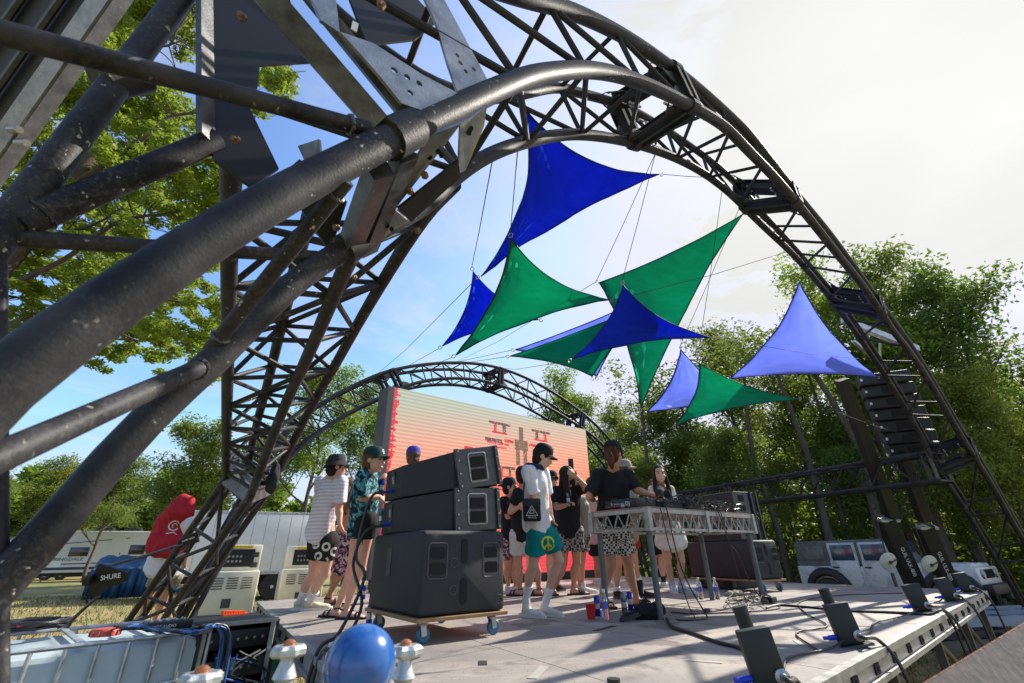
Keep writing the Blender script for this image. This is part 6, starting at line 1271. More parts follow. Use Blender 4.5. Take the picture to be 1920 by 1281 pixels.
# the big tree leaning in overhead at the upper left
def near_tree():
    base = V(-11.5, 7.5, gz(-11.5, 7.5)); root = thing('tree', base, 'large light green tree leaning in over the truss at upper left', 'tree'); rng = random.Random(5); D = 10.0
    blobs = []
    def B(x, y, r, d=0): blobs.append((x, y, r, d))
    for x, y, r in [(230, 40, 60), (290, 10, 60), (350, 60, 45), (180, 110, 60), (250, 130, 60), (120, 170, 55), (60, 210, 55), (170, 200, 60), (240, 210, 60), (300, 180, 50), (310, 240, 55), (360, 260, 55), (250, 280, 60), (180, 290, 50), (110, 260, 45), (60, 300, 35), (330, 330, 60), (390, 340, 50), (400, 400, 45), (270, 350, 40), (210, 400, 50), (260, 430, 35), (150, 430, 50), (90, 470, 50), (30, 490, 45), (50, 560, 45), (110, 540, 45), (170, 510, 50), (230, 480, 50), (20, 610, 35), (90, 600, 30), (390, 480, 50), (400, 540, 45), (350, 560, 40), (410, 600, 35), (380, 640, 35), (300, 610, 40), (250, 650, 42), (200, 670, 30), (320, 660, 35), (400, 690, 25), (370, 690, 18), (20, 350, 35), (10, 420, 35), (430, 160, 40), (520, 140, 36), (540, 170, 28), (500, 110, 30), (420, 250, 30), (-60, 250, 80), (-60, 420, 80), (-60, 560, 60), (-160, 330, 100), (-160, 520, 90), (40, 380, 30), (330, 410, 30), (280, 560, 25), (140, 370, 30), (410, 20, 40), (150, 40, 50), (90, 90, 50)]: B(x, y, r, rng.uniform(-1.3, 1.6))
    cs, rs, cn = [], [], []; mb = MB()
    for x, y, r, d in blobs:
        R0 = r*(D+d)/F_PX*1.05
        for k in range(8):
            q = pd(x+rng.gauss(0, .55)*r, y+rng.gauss(0, .55)*r, D+d+rng.uniform(-.7, .7)); cs.append(tuple(q)); rr = R0*rng.uniform(.30, .62); rs.append(rr); cn.append(int(330*rr*rr/.16*1.5))
    leaf_obj('crown', leaf_cloud(cs, rs, cn, .060, 9, .6), leaf_mat('sunlit_spring_leaf', (.15, .23, .02), (.34, .42, .055), .55, 1.0), root)
    tr = catmull([base, base+V(.4, -.1, 2.2), base+V(1.0, -.3, 4.5), base+V(1.9, -.5, 7.0), base+V(2.6, -.6, 9.5)], 5); mb.tube(tr, [.34*(1-.028*i) for i in range(len(tr))], 12)
    for x, y, t, r in [(330, 60, .95, .06), (300, 240, .75, .06), (390, 380, .62, .055), (230, 400, .55, .05), (400, 560, .45, .05), (260, 640, .42, .05), (110, 560, .40, .05), (540, 150, .9, .045), (60, 220, .8, .05)]:
        a = at_frac(tr, t); b = pd(x, y, D+rng.uniform(-.6, .6)); P = [a.lerp(b, k/6) + V(rng.uniform(-.25, .25), rng.uniform(-.25, .25), rng.uniform(-.1, .3)+.5*math.sin(math.pi*k/6))*(1 if 0 < k < 6 else 0) for k in range(7)]; P = catmull(P, 3); mb.tube(P, [r*(1-.9*i/len(P))+.008 for i in range(len(P))], 7)
        for k in range(14):
            i = rng.randrange(5, len(P)); q = P[i]; dd = Vector((rng.uniform(-1, 1), rng.uniform(-1, 1), rng.uniform(-.5, .8))).normalized(); L = rng.uniform(.5, 1.3); S = catmull([q, q+dd*L*.5+V(0, 0, rng.uniform(-.1, .1)), q+dd*L+V(0, 0, rng.uniform(-.3, .2))], 3); mb.tube(S, [.018*(1-.8*j/len(S)) for j in range(len(S))], 5)
    mb.build('trunk', bark, root, ang=60)
near_tree()
# grass tufts near and under the stage, one mass
def grass():
    rng = np.random.default_rng(2); n = 60000; a = rng.uniform(-1.0, 1.05, n); d = 2.2+rng.random(n)**.8*26; x = np.sin(a)*d; y = np.cos(a)*d; k = ~((x*_r.x*0+y) < -1); x, y = x[k], y[k]; n = len(x)
    z = np.array([gz(a_, b_) for a_, b_ in zip(x, y)]); h = rng.uniform(.03, .10, n); t = rng.uniform(0, 6.28, n); w = .006+.004*rng.random(n)+d[k]*.0004; lx, ly = rng.normal(0, .03, n), rng.normal(0, .03, n)
    b0 = np.stack([x-np.cos(t)*w, y-np.sin(t)*w, z-.005], 1); b1 = np.stack([x+np.cos(t)*w, y+np.sin(t)*w, z-.005], 1); t1 = np.stack([x+np.cos(t)*w*.3+lx, y+np.sin(t)*w*.3+ly, z+h], 1); t0 = np.stack([x-np.cos(t)*w*.3+lx, y-np.sin(t)*w*.3+ly, z+h], 1)
    o = leaf_obj('grass', np.stack([b0, b1, t1, t0], 1).reshape(-1, 3), leaf_mat('grass_blade', (.10, .13, .03), (.36, .28, .12), .3)); tag(o, 'short dry and green grass blades of the field', 'grass'); o['kind'] = 'stuff'
grass()
# ------------------------------------------------------------------ lift masts and line array
def masts():
    for i, (tp, mid, md2, bt, lab) in enumerate([((1578, 712), (1652, 915), (1658, 973), (1720, 1104), 'black lifting mast with white lettering, the nearer to the stage'), ((1690, 850), (1712, 921), (1730, 987), (1779, 1096), 'black lifting mast with white lettering, farther right')]):
        D = 8.7 + .1*i; a, b, c, d = pd(*tp, D), pd(*mid, D), pd(*md2, D), pd(*bt, D); g = c + (d-c)*((c.z)/(c.z-d.z)); root = thing('lifting_mast', V(g.x, g.y, 0), lab, 'lift mast')
        m = MB(); m.bar(a, b.lerp(g, .2), .20, .16, _f); m.build('inner_mast', blackp, root, bev=.01); m = MB(); m.bar(c+(a-c)*.0, g, .29, .22, _f); m.build('outer_mast', blackp, root, bev=.012)
        ax = (g-c).normalized(); m = MB(); m.bar(c-_r*.13-_f*.05, c+_r*.22-_f*.05, .12, .05, ax); m.build('head_bracket', galv, root)
        write('GUIL ULK-800', c.lerp(g, .33) - _f*.115 + _r*.0, ax, ax.cross(_f).normalized() if ax.cross(_f).dot(_r) > 0 else -ax.cross(_f).normalized(), .10, white_pl, root)
        q = pd(1665 if i == 0 else 1742, 1052 if i == 0 else 1057, D-.25); m = MB(); m.lathe(q, [(.02, -.02), (.15, -.012), (.16, .0), (.15, .02), (.05, .05)], 26, Z=-_f); m.build('winch_wheel', cream, root, ang=8); m = MB(); m.lathe(q-_f*.05, [(.03, 0), (.03, .02)], 12, Z=-_f); m.bar(q-_f*.06, q-_f*.06+_r*.13+V(0, 0, .05), .02, .03); m.split('crank', darkg, root); m = MB(); m.tube([q+V(0, 0, -.2), V(q.x, q.y, .4)], .03, 8); m.build('winch_post', darkg, root)
        for k in range(3): m = MB(); e = V(g.x, g.y, .12); dr = azv(40+90*k); m.bar(e, e+dr*1.1, .08, .08); m.build('outrigger', blackp, root)
        m = MB(); m.tube([c-_r*.2+V(0, 0, .7), c-_r*.16, q], .012, 6); m.build('lift_cable', rubber, root)
    bar_ = thing('lifting_beam', pd(1640, 650, 8.9), 'grey steel spreader beam holding up the line array behind the arch leg', 'beam')
    m = MB(); m.bar(pd(1580, 600, 8.8), pd(1720, 655, 8.9), .1, .12); m.build('beam', galv, bar_); m = MB(); m.bar(pd(1600, 640, 8.8), pd(1660, 690, 8.9), .06, .06); m.build('hook_arm', galv, bar_); m = MB(); m.tube([pd(1650, 640, 8.9), pd(1650, 695, 8.9)], .02, 8); m.build('chain', chrome, bar_)
    for k in range(7):
        cx, cy = 1652+8.6*k + .4*k*k*.3, 713+21*k; c = pd(cx, cy, 9.0); tlt = R_(4+2.5*k); X = V(.93, -.37, 0); Y = V(.37, .93, 0); Y2 = Y*math.cos(tlt)+V(0, 0, 1)*math.sin(tlt); Z2 = X.cross(Y2)
        root = thing('line_array_box', c-V(0, 0, .1), 'black box of the hanging line array, ' + ('topmost', 'second from top', 'third from top', 'the middle one', 'third from the bottom', 'second from the bottom', 'lowest')[k], 'loudspeaker', 'line array hung at the right')
        m = MB(); w, h = .86, .222; plan = [(-w/2, -.22), (w/2, -.22), (w/2*.8, .3), (-w/2*.8, .3)]; lo = [c+X*a+Y2*b-Z2*h/2 for a, b in plan]; hi = [c+X*a+Y2*b+Z2*h/2 for a, b in plan]
        m.add(lo+hi, [(3, 2, 1, 0), (4, 5, 6, 7)]+[(i, (i+1) % 4, (i+1) % 4+4, i+4) for i in range(4)], 0, False); m.build('cabinet', cab, root, bev=.03)
        m = MB(); m.box(c-Y2*.222, (.26, .01, h*.6), X, Y2, Z2); m.build('horn', hole, root); m = MB()
        for sx in (-1, 1): m.box(c+X*(sx*w/2*.96)-Y2*.19, (.02, .05, h*.7), X, Y2, Z2)
        m.split('rigging_bar', darkg, root)
        m = MB(); m.box(c-X*.39-Y2*.225, (.035, .008, .05), X, Y2, Z2); m.build('badge', white_pl, root)
masts()
# ------------------------------------------------------------------ stage-edge uplights
def uplights():
    info = [((1452, 1300), .215, 'uplight at the bottom of the photo, nearest the camera'), ((1600, 1213), .215, 'second uplight along the stage edge with a blue plug'), ((1733, 1149), .215, 'middle uplight standing at the stage edge'), ((1788, 1129), .215, 'fourth uplight, close before the farthest one'), ((1818, 1112), .215, 'farthest uplight at the right end of the stage edge')]
    for k, (p, h, lab) in enumerate(info):
        b = pz(*p, SZ); sd = (b-cF).dot(e2)
        if sd < .12: b = b + e2*(.12-sd)
        view = V(-b.x, -b.y, 0).normalized(); Y = (-view*.8 - e1*.0 + e2*.35).normalized(); X = V(Y.y, -Y.x, 0); Z = (V(0, 0, 1) + X*-.16).normalized(); X = Y.cross(Z).normalized(); root = thing('uplight', b, 'dark slab shaped ' + lab, 'stage light', 'uplights along the front edge')
        m = MB(); c = b+Z*(h/2+.018); m.box(c, (.135, .060, h), X, Y, Z, bev=.006); m.build('housing', mat('dark_green_black_paint', (.009, .014, .014), .5) if 'dark_green_black_paint' not in MAT else MAT['dark_green_black_paint'], root)
        m = MB(); m.box(b+V(0, 0, .008), (.20, .11, .012), X, Y); m.build('foot_plate', darkg, root)
        m = MB()
        for i in range(6): m.box(c-Y*.034+Z*(-.09+.036*i), (.16, .004, .006), X, Y, Z)
        pass
        m = MB(); q = c-X*.068-Z*.065; m.tube([q, q-X*.045], .014, 10); m.tube([q-X*.04, q-X*.075+Z*.004], .010, 10); m.build('plug', blue_pl, root)
        m = MB(); q = c+X*.045-Z*.070-Y*.032; m.lathe(q, [(.030, 0), (.030, .006), (.016, .012), (.014, .03)], 16, Z=-Y); m.build('cable_gland', chrome, root)
        a = (b-cF).dot(e1); q2 = q-Y*.03; P = [q2, q2-Y*.05+V(0, 0, .0), dk(a+.10, .02, .03), dk(a+.13, -.05, -.12), dk(a+.16, -.07, -.55), dk(a+.2, -.05, -1.05)]
        cable('black cable drooping over the edge from the ' + ('nearest', 'second', 'middle', 'fourth', 'farthest')[k] + ' uplight', P, .011)
        if k < 2:
            q = b + Y*.16 + X*.02; m = MB(); m.tube([q, q+Z*.30], .033, 16); o = m.build('tube_light', MAT['dark_green_black_paint']); tag(o, 'short dark round post standing behind the ' + ('nearest' if k == 0 else 'second') + ' uplight', 'post')
    for k in range(4):
        a0 = (pz(*info[k][0], SZ)-cF).dot(e1); a1 = (pz(*info[k+1][0], SZ)-cF).dot(e1)
        P = [dk(a0+.12, .14, .05), dk(a0*.75+a1*.25+.05, .20, .012), dk(a0*.5+a1*.5, .28, .01), dk(a0*.2+a1*.8, .20, .012), dk(a1-.1, .16, .04)]
        cable('thin link cable lying between two uplights, ' + ('first pair from the camera', 'second pair', 'third pair', 'last pair at the far end')[k], P, .006)
uplights()
# ------------------------------------------------------------------ small things on the deck
def bottle(px, py, lab, h=.24):
    p = pz(px, py, SZ); root = thing('water_bottle', p, lab, 'bottle', 'water bottles on the deck'); cl = MAT.get('clear_plastic') or mat('clear_plastic', (.9, .95, .97), .08, trans=.85, spec=.5)
    m = MB(); m.lathe(p, [(.026, 0), (.031, .01), (.030, h*.3), (.032, h*.34), (.032, h*.62), (.026, h*.74), (.013, h*.86), (.013, h*.92)], 18); m.build('bottle_body', cl, root); m = MB(); m.lathe(p, [(.0145, h*.91), (.0145, h*.98), (.012, h)], 12); m.build('cap', white_pl, root); m = MB(); m.lathe(p, [(.0328, h*.36), (.0328, h*.58)], 18); m.build('paper_label', mat('bottle_label', (.10, .12, .40), .5) if 'bottle_label' not in MAT else MAT['bottle_label'], root)
bottle(1136, 1162, 'clear water bottle beside the red cup'); bottle(1315, 1124, 'clear water bottle behind the table, the left of two'); bottle(1346, 1124, 'clear water bottle behind the table, the right of two')
can(pz(1121, 1155, SZ), 'blue and silver can between the red cup and the bottle'); can(pz(1172, 1152, SZ), 'tall patterned can left of its blue twin by the table leg', colr=MAT['can_dark']); can(pz(1183, 1145, SZ), 'blue can right behind the patterned one by the table leg'); can(pz(691, 1176, SZ), 'blue and silver can on the deck left of the subwoofer dolly'); can(pz(681, 1124, SZ), 'blue can farther back near the sandals')
p = pz(1109, 1161, SZ); m = MB(); m.lathe(p, [(.032, 0), (.034, .01), (.038, .04), (.0385, .042), (.046, .112), (.049, .116), (.046, .118), (.042, .110), (.031, .008)], 24); tag(m.build('plastic_cup', red_pl), 'bright red plastic cup standing on the deck', 'cup')
p = pz(1222, 1164, SZ); m = MB(); 
for dx, dy, dz, r in ((0, 0, .06, (.12, .09, .07)), (.09, .03, .06, (.08, .07, .06)), (-.08, .0, .04, (.07, .06, .04)), (.02, -.03, .08, (.08, .06, .05))): m.ell(p+V(dx, dy+.1, dz), r)
bp = thing('backpack', p, 'slumped black backpack behind the front table leg', 'backpack'); put(remesh(m, .012, 3, (.03, 9)), 'bag_body', CL['black'], bp)
m = MB(); m.tube(catmull([p+V(-.10, .02, .05), p+V(-.2, -.05, .03), p+V(-.28, -.06, .02), p+V(-.22, .04, .04), p+V(-.1, .06, .06)], 5), .022, 8, flat=.35); m.build('strap', CL['charcoal'], bp)
p = pz(1378, 1118, SZ); m = MB(); m.ell(p+V(0, 0, .03), (.12, .09, .035)); m.ell(p+V(-.08, -.03, .02), (.06, .05, .03)); cb = thing('crumpled_cap', p, 'tan and black crumpled cap lying behind the table', 'cap'); put(remesh(m, .009, 3, (.02, 16)), 'cloth', CL['khaki'], cb)
random.seed(3)
for k in range(7):
    P = [pz(1385+random.uniform(-25, 60), 1112+random.uniform(-8, 20), SZ+.01+random.uniform(0, .10)) for _ in range(6)]; cable('thin black lead in the messy pile near the far table legs', P, .0045, rubber, 'leads piled near the far table legs', 'audio_cable', 6, 4)
p = pz(1448, 1132, SZ); m = MB(); m.box(p+V(0, 0, .035), (.14, .08, .07), e1, e2, bev=.01); tag(m.build('power_strip', blackp), 'black power box at the foot of the far right table leg', 'power box')
p = pz(1326, 1148, SZ); m = MB(); m.box(p+V(0, 0, .015), (.09, .035, .03), e1, e2, bev=.008); tag(m.build('inline_connector', blackp), 'black inline connector on the cable under the table', 'connector')
q = pz(630, 1236, SZ-.02); st = thing('junction_box', q, 'pale junction box with a red top fitting at the left stage edge', 'junction box'); m = MB(); m.box(q+V(0, 0, .05), (.12, .1, .07), e2, e1, bev=.01); m.build('box', cream, st); m = MB(); m.lathe(q+V(0, 0, .085), [(.022, 0), (.022, .02), (.014, .025), (.014, .035)], 14); m.build('red_fitting', red_pl, st)
# hanging black cloth at the truss foot
q = pd(520, 872, 5.0); m = MB(); m.ell(q+V(0, 0, -.10), (.05, .05, .13)); m.ell(q+V(-.03, 0, -.2), (.07, .05, .11)); ck = thing('black_cloth', q, 'black cloth tied and hanging from the foot of the side truss', 'cloth'); put(remesh(m, .01, 2, (.03, 10)), 'cloth', CL['charcoal'], ck)
# ------------------------------------------------------------------ front left foreground
def tank():
    zt = 1.16; a = pz(0, 1227, zt); b = pz(396, 1183, zt); X = (b-a).normalized(); bk = pz(268, 1160, zt); Y = V(-X.y, X.x, 0); W_ = max(.7, min(1.1, (bk-b).dot(Y))); 
    root = thing('water_tank', V((a.x+b.x)/2, (a.y+b.y)/2, 0), 'white plastic bulk tank in a galvanised cage at the lower left', 'tank'); L = (b-a).length + .35; o = b - X*L; Z = V(0, 0, 1)
    pl = mat('milky_tank_plastic', (.60, .68, .70), .35, col2=(.50, .60, .63), nscale=2, thin=.25, bump=.15, bscale=3)
    m = MB(); m.box(V(o.x, o.y, 0)+X*(L/2)+Y*(W_/2)+Z*(zt-.56), (L-.05, W_-.05, 1.06), X, Y, bev=.07); bd = m.build('tank_body', pl, root)
    m = MB()
    for z in (zt, zt-.28, zt-.56, zt-.84):
        for (p, q) in ((o, o+X*L), (o+X*L, o+X*L+Y*W_), (o+X*L+Y*W_, o+Y*W_), (o+Y*W_, o)): m.tube([V(p.x, p.y, z), V(q.x, q.y, z)], .014, 10)
    m.split('cage_rail', galv, root, 60); m = MB()
    n = int(L/.155)
    for k in range(n+1):
        for s in (0, 1): p = o+X*(L*k/n)+Y*(W_*s); m.tube([V(p.x, p.y, zt), V(p.x, p.y, .15)], .012, 8)
    for k in range(1, 6):
        for s in (0, 1): p = o+Y*(W_*k/6)+X*(L*s); m.tube([V(p.x, p.y, zt), V(p.x, p.y, .15)], .012, 8)
    m.split('cage_bar', galv, root, 60)
    m = MB(); 
    for k in range(3): m.bar(V(o.x, o.y, zt+.002)+X*(L*(.2+.3*k)), V(o.x, o.y, zt+.002)+X*(L*(.2+.3*k))+Y*W_, .04, .012)
    m.split('top_strap', galv, root)
    c = pz(196, 1192, zt+.005); m = MB(); m.lathe(c, [(.085, 0), (.085, .03), (.075, .045), (.02, .045)], 28)
    for i in range(14): q = 2*math.pi*i/14; m.box(c+V(.086*math.cos(q), .086*math.sin(q), .018), (.012, .012, .03), V(math.cos(q), math.sin(q), 0), V(-math.sin(q), math.cos(q), 0))
    m.split('screw_cap', mat('faded_red_plastic', (.42, .07, .045), .5), root)
    # coil of cable on the tank
    c = pz(58, 1186, zt+.02); random.seed(5); P = []; m = MB()
    for k in range(150):
        q = k*.42; r = .175+.035*math.sin(q*.37)+random.uniform(-.012, .012); P.append(c+V(r*1.05*math.cos(q), r*math.sin(q), .012+.05*abs(math.sin(k*.13))+.02*random.random()))
    m.tube(catmull(P, 2), .0085, 7); cl_ = thing('cable_coil', c, 'coil of black cable with red tape marks lying on the tank', 'cable coil'); m.build('cable', rubber, cl_); m = MB()
    for k in (12, 40, 66, 95, 120): m.tube([P[k], P[k].lerp(P[k+1], .35)], .0105, 8)
    m.split('red_tape', red_pl, cl_)
    c = pz(318, 1182, zt+.02); X2 = X; bx_ = thing('audio_box', c, 'flat black audio box with white lettering resting on the tank', 'audio box'); m = MB(); m.box(c+V(0, 0, .028)+Y*.10, (.28, .20, .055), X2, Y, bev=.008); m.build('case', blackp, bx_); write('JADE AUDIO', c+V(0, 0, .028)-Y*.0035-X*.04, X2, Z, .026, white_pl, bx_)
    m = MB(); 
    for i in range(5):
        for j in range(2): m.lathe(c+V(0, 0, .056)+X*(-.1+.05*i)+Y*(.08+.07*j), [(.008, 0), (.006, .012)], 8)
    m.split('knob', chrome, bx_)
    for k in range(9):
        P = [pz(x+random.uniform(-12, 12), y+random.uniform(-5, 5), zt+.02+random.uniform(0, .05)) for x, y in ((225, 1178), (270, 1176), (310, 1180), (350, 1185), (380, 1180), (400, 1175))]
        P += [P[-1]+X*.10+V(0, 0, -.08), P[-1]+X*.12+V(.0, 0, -.35-.03*k)]
        cable(('blue' if k < 5 else 'black') + ' multicore cable in the bundle hanging off the end of the tank', P, .007, MAT.get('blue_cable') or mat('blue_cable', (.02, .10, .30), .4) if k < 5 else rubber, 'cables bundled on the tank', 'cable', 7, 5)
    return X, Y, b, zt
tX, tY, tb, tz = tank()
def antenna(label, pts, D, text, arm, tc_, tsz, flip=1):
    P = [pd(x, y, D) for x, y in pts]; c = sum(P, Vector())/len(P); root = thing('paddle_antenna', c, label, 'antenna', 'paddle antennas on booms'); m = MB(); m.plate(P, .008); m.build('paddle', blackp, root)
    A = [pd(x, y, d) for x, y, d in arm]; m = MB(); m.tube(catmull(A, 4), .008, 8); m.build('boom', darkg, root)
    n = -(P[1]-P[0]).cross(P[2]-P[0]).normalized(); n = n if n.dot(_f) < 0 else -n
    q = pd(*tc_, D-.01); X = (pd(tc_[0]+20, tc_[1]-3 if flip else tc_[1]-7, D-.01)-q).normalized(); Y = n.cross(X).normalized(); write(text, q+n*.004, X, Y, tsz, white_pl, root, shear=.2)
antenna('black paddle antenna with white lettering just above the cable coil', [(186, 1057), (241, 1074), (239, 1088), (200, 1104), (185, 1118), (167, 1120), (171, 1090)], 2.1, 'SHURE', [(185, 1118, 2.1), (165, 1135, 2.1), (138, 1160, 2.15), (128, 1175, 2.2)], (209, 1081), .032)
antenna('black paddle antenna aimed at the red and white shirt', [(335, 1013), (371, 996), (374, 1016), (333, 1027)], 2.5, 'SHURE UA874', [(345, 1020, 2.5), (325, 1026, 2.5), (280, 1040, 2.5), (215, 1058, 2.5), (190, 1066, 2.5)], (354, 1011), .012, 0)
q = pd(165, 1088, 2.08); m = MB(); m.box(q, (.035, .03, .04), _r, _f, _u, bev=.004); o = m.build('antenna_plug', blackp); tag(o, 'small black socket at the left end of the lettered antenna', 'connector')
cable('thin black cable looping below the lettered antenna', [q, q+V(0, 0, -.06), pd(160, 1120, 2.1), pd(163, 1133, 2.12), pd(150, 1150, 2.15)], .0035)
# rack case right of the tank
def rack():
    c = pz(455, 1160, 1.18); X = (tX*.75 - tY*.66).normalized(); X = V(X.x, X.y, 0).normalized(); a0 = pz(522, 1158, 1.2); a1 = pz(380, 1172, 1.2); X = (a0-a1); X.z = 0; L = min(.75, X.length); X.normalize(); Y = V(-X.y, X.x, 0); o = (a0+a1)/2+Y*.3; o.z = 0
    root = thing('equipment_rack', o, 'open black equipment rack stuffed with cables beside the tank', 'rack'); m = MB(); Z = V(0, 0, 1)
    for s in (-1, 1): m.box(o+X*(s*L/2)+Z*.61, (.03, .6, 1.16), X, Y)
    m.box(o+Z*1.19, (L, .6, .02), X, Y); m.box(o+Y*.29+Z*.61, (L, .02, 1.16), X, Y); m.build('case_shell', blackp, root); m = MB()
    for s in (-1, 1): m.bar(o+X*(s*(L/2-.03))-Y*.30+Z*.05, o+X*(s*(L/2-.03))-Y*.30+Z*1.18, .035, .012)
    m.bar(o-X*L/2-Y*.30+Z*1.19, o+X*L/2-Y*.30+Z*1.19, .02, .03); m.split('rack_rail', alu, root)
    for k in range(5):
        z = 1.08-.19*k; m = MB(); m.box(o-Y*.05+Z*z, (L-.08, .45, .12), X, Y, bev=.004); u = m.build('rack_unit', darkg if k % 2 else blackp, root); m = MB()
        for i in range(8): m.lathe(o-Y*.277+X*(-L/2+.09+i*.06)+Z*z, [(.010, 0), (.009, .010)], 10, Z=-Y)
        m.split('socket', chrome, u)
    random.seed(9)
    for k in range(8):
        P = [o+X*random.uniform(-.28, .28)-Y*(.31+random.uniform(0, .05))+Z*(1.0-.13*i+random.uniform(-.05, .05)) for i in range(6)]; cable('cable dangling across the front of the equipment rack', P, .007, (MAT['blue_cable'], rubber, galv)[k % 3], 'cables dangling from the rack', 'cable', 6, 5)
    c = pz(440, 1150, 1.21); m = MB()
    for i in range(9): m.bar(c+X*(-.09+.02*i)-Y*.03, c+X*(-.09+.02*i)+Y*.06, .012, .05-.003*i)
    m.box(c+V(0, 0, -.01), (.2, .1, .02), X, Y); tag(m.build('wire_comb', orange_pl), 'orange ribbed plastic piece lying on the rack', 'plastic part')
    p = thing('storage_tub', o+X*.55+Y*.35, 'translucent teal plastic tub standing behind the rack under the stage edge', 'tub'); m = MB(); m.box(o+X*.56+Y*.5+Z*.54, (.3, .5, 1.0), X, Y, bev=.03); m.build('tub_body', mat('teal_plastic', (.10, .38, .32), .35, thin=.3), p); m = MB(); m.box(o+X*.56+Y*.5+Z*1.08, (.31, .51, .03), X, Y, bev=.01); m.build('lid', darkg, p)
rack()
# blue ball and pale valve handles right at the camera
c = pd(675, 1246, .82); m = MB(); m.ell(c, (.064, .064, .064), n=32, k=22); o = m.build('blue_ball', mat('glossy_blue_enamel', (.012, .075, .30), .18, coat=.6, col2=(.02, .12, .38), nscale=8)); tag(o, 'glossy blue ball in the foreground at the bottom', 'ball')
for i, (x, y, d, lab) in enumerate([(541, 1222, .95, 'silver star shaped valve handle left of the blue ball'), (760, 1222, .95, 'silver valve handle right of the blue ball'), (375, 1276, .8, 'silver valve handle at the bottom edge under the tank end')]):
    c = pd(x, y, d); root = thing('valve', c, lab, 'valve', 'valve handles at the bottom of the photo'); m = MB(); n = 40; vs = []
    for h, k in ((-.009, .86), (-.004, 1), (.006, 1), (.012, .8)):
        for j in range(n): q = 2*math.pi*j/n; r = (.034+.0035*math.cos(8*q))*k; vs.append(c+V(r*math.cos(q), r*math.sin(q), h))
    m.add(vs, [(a*n+j, a*n+(j+1) % n, (a+1)*n+(j+1) % n, (a+1)*n+j) for a in range(3) for j in range(n)]+[tuple(range(n))[::-1], tuple(3*n+j for j in range(n))]); m.build('hand_wheel', galv, root); m = MB(); m.lathe(c, [(.012, .010), (.012, .018), (.006, .022)], 12); m.build('nut', mat('copper_nut', (.5, .2, .1), .4, .8) if i == 0 else MAT['copper_nut'], root)
    m = MB(); m.lathe(c, [(.02, -.5), (.024, -.08), (.018, -.075), (.018, -.05), (.024, -.045), (.014, -.02), (.012, -.008)], 18); m.build('stem', galv, root)
# tan rusty edged steel slab poking in at the lower right
root = thing('steel_slab', pd(1850, 1270, .8), 'tan painted steel plate with a rusty edge across the lower right corner', 'plate')
P = [pd(1722, 1292, .75), pd(1930, 1166, .95), pd(2150, 1180, 1.0), pd(2100, 1420, .8), pd(1700, 1420, .7)]; m = MB(); m.plate(P, .008); m.build('plate', mat('tan_painted_steel', (.36, .28, .22), .6, col2=(.28, .22, .18), nscale=9, bump=.2, bscale=60), root)
m = MB(); m.tube([P[0]+_u*.001, P[1]+_u*.001], .003, 8); m.build('rusty_rim', mat('rust', (.22, .07, .03), .9, col2=(.06, .03, .02), nscale=60, bump=.6, bscale=120), root)
P = pd(1150, 1272, 1.5); m = MB(); m.tube([P, P+V(0, 0, -.3)], .022, 12); tag(m.build('round_post', blackp), 'dark round post end at the bottom edge of the photo', 'post')
# ------------------------------------------------------------------ machines and vehicles in the field
class Loc:
    def __init__(s, o, x): s.o = Vector(o); s.x = x.normalized(); s.y = V(-s.x.y, s.x.x, 0)
    def __call__(s, a, b, c): return s.o + s.x*a + s.y*b + V(0, 0, c)
def generator(px, D, lab, hgt=1.95, ang=0, w=1.15):
    b = ray(px, 1050); b = V(b.x, b.y, 0).normalized()*D; vx = V(b.y, -b.x, 0).normalized(); vx = (Matrix.Rotation(R_(ang), 3, 'Z') @ vx); F = Loc((b.x, b.y, gz(b.x, b.y)), vx); root = thing('generator', F.o, lab, 'generator', 'cream coloured generators')
    m = MB(); m.box(F(0, 0, .25), (w+.2, 2.0, .3), F.x, F.y); m.build('trailer_base', blackp, root)
    m = MB(); m.box(F(0, 0, .4+hgt*.25), (w, 1.9, hgt*.5), F.x, F.y, bev=.03); m.box(F(0, .1, .4+hgt*.66), (w*.93, 1.5, hgt*.33), F.x, F.y, bev=.03); m.build('housing', cream, root)
    m = MB(); m.box(F(.02, -.66, .4+hgt*.66), (w*.62, .02, hgt*.22), F.x, F.y); m.build('control_panel', blackp, root); m = MB()
    for i in range(4):
        for j in range(2): m.lathe(F(-.2+.09*i, -.675, .4+hgt*(.62+.06*j)), [(.03, 0), (.028, .012)], 12, Z=-F.y)
    m.split('gauge', chrome, root)
    m = MB(); m.box(F(.02, -.665, .4+hgt*.80), (w*.5, .015, .07), F.x, F.y); m.build('yellow_label', mat('yellow_label', (.75, .48, .02), .5) if 'yellow_label' not in MAT else MAT['yellow_label'], root)
    m = MB(); m.box(F(.40, -.66, .4+hgt*.70), (.16, .02, .12), F.x, F.y); m.box(F(.40, -.66, .4+hgt*.57), (.16, .02, .12), F.x, F.y); m.split('plate', darkg, root)
    m = MB()
    for g_ in range(3):
        for i in range(5): m.box(F(-.32+.32*g_, -.958, .4+hgt*(.30+.03*i)), (.24, .012, .02), F.x, F.y)
    m.split('louvre', darkg, root); m = MB(); m.box(F(-.05, -.956, .4+hgt*.13), (.2, .01, .2), F.x, F.y); m.build('warning_label', white_pl if False else darkg, root)
    return F
generator(445, 15.5, 'cream generator with a dark gauge panel in front of the white box trailer', 1.9); generator(568, 17.0, 'cream generator half hidden behind the striped tee', 1.9, 5)
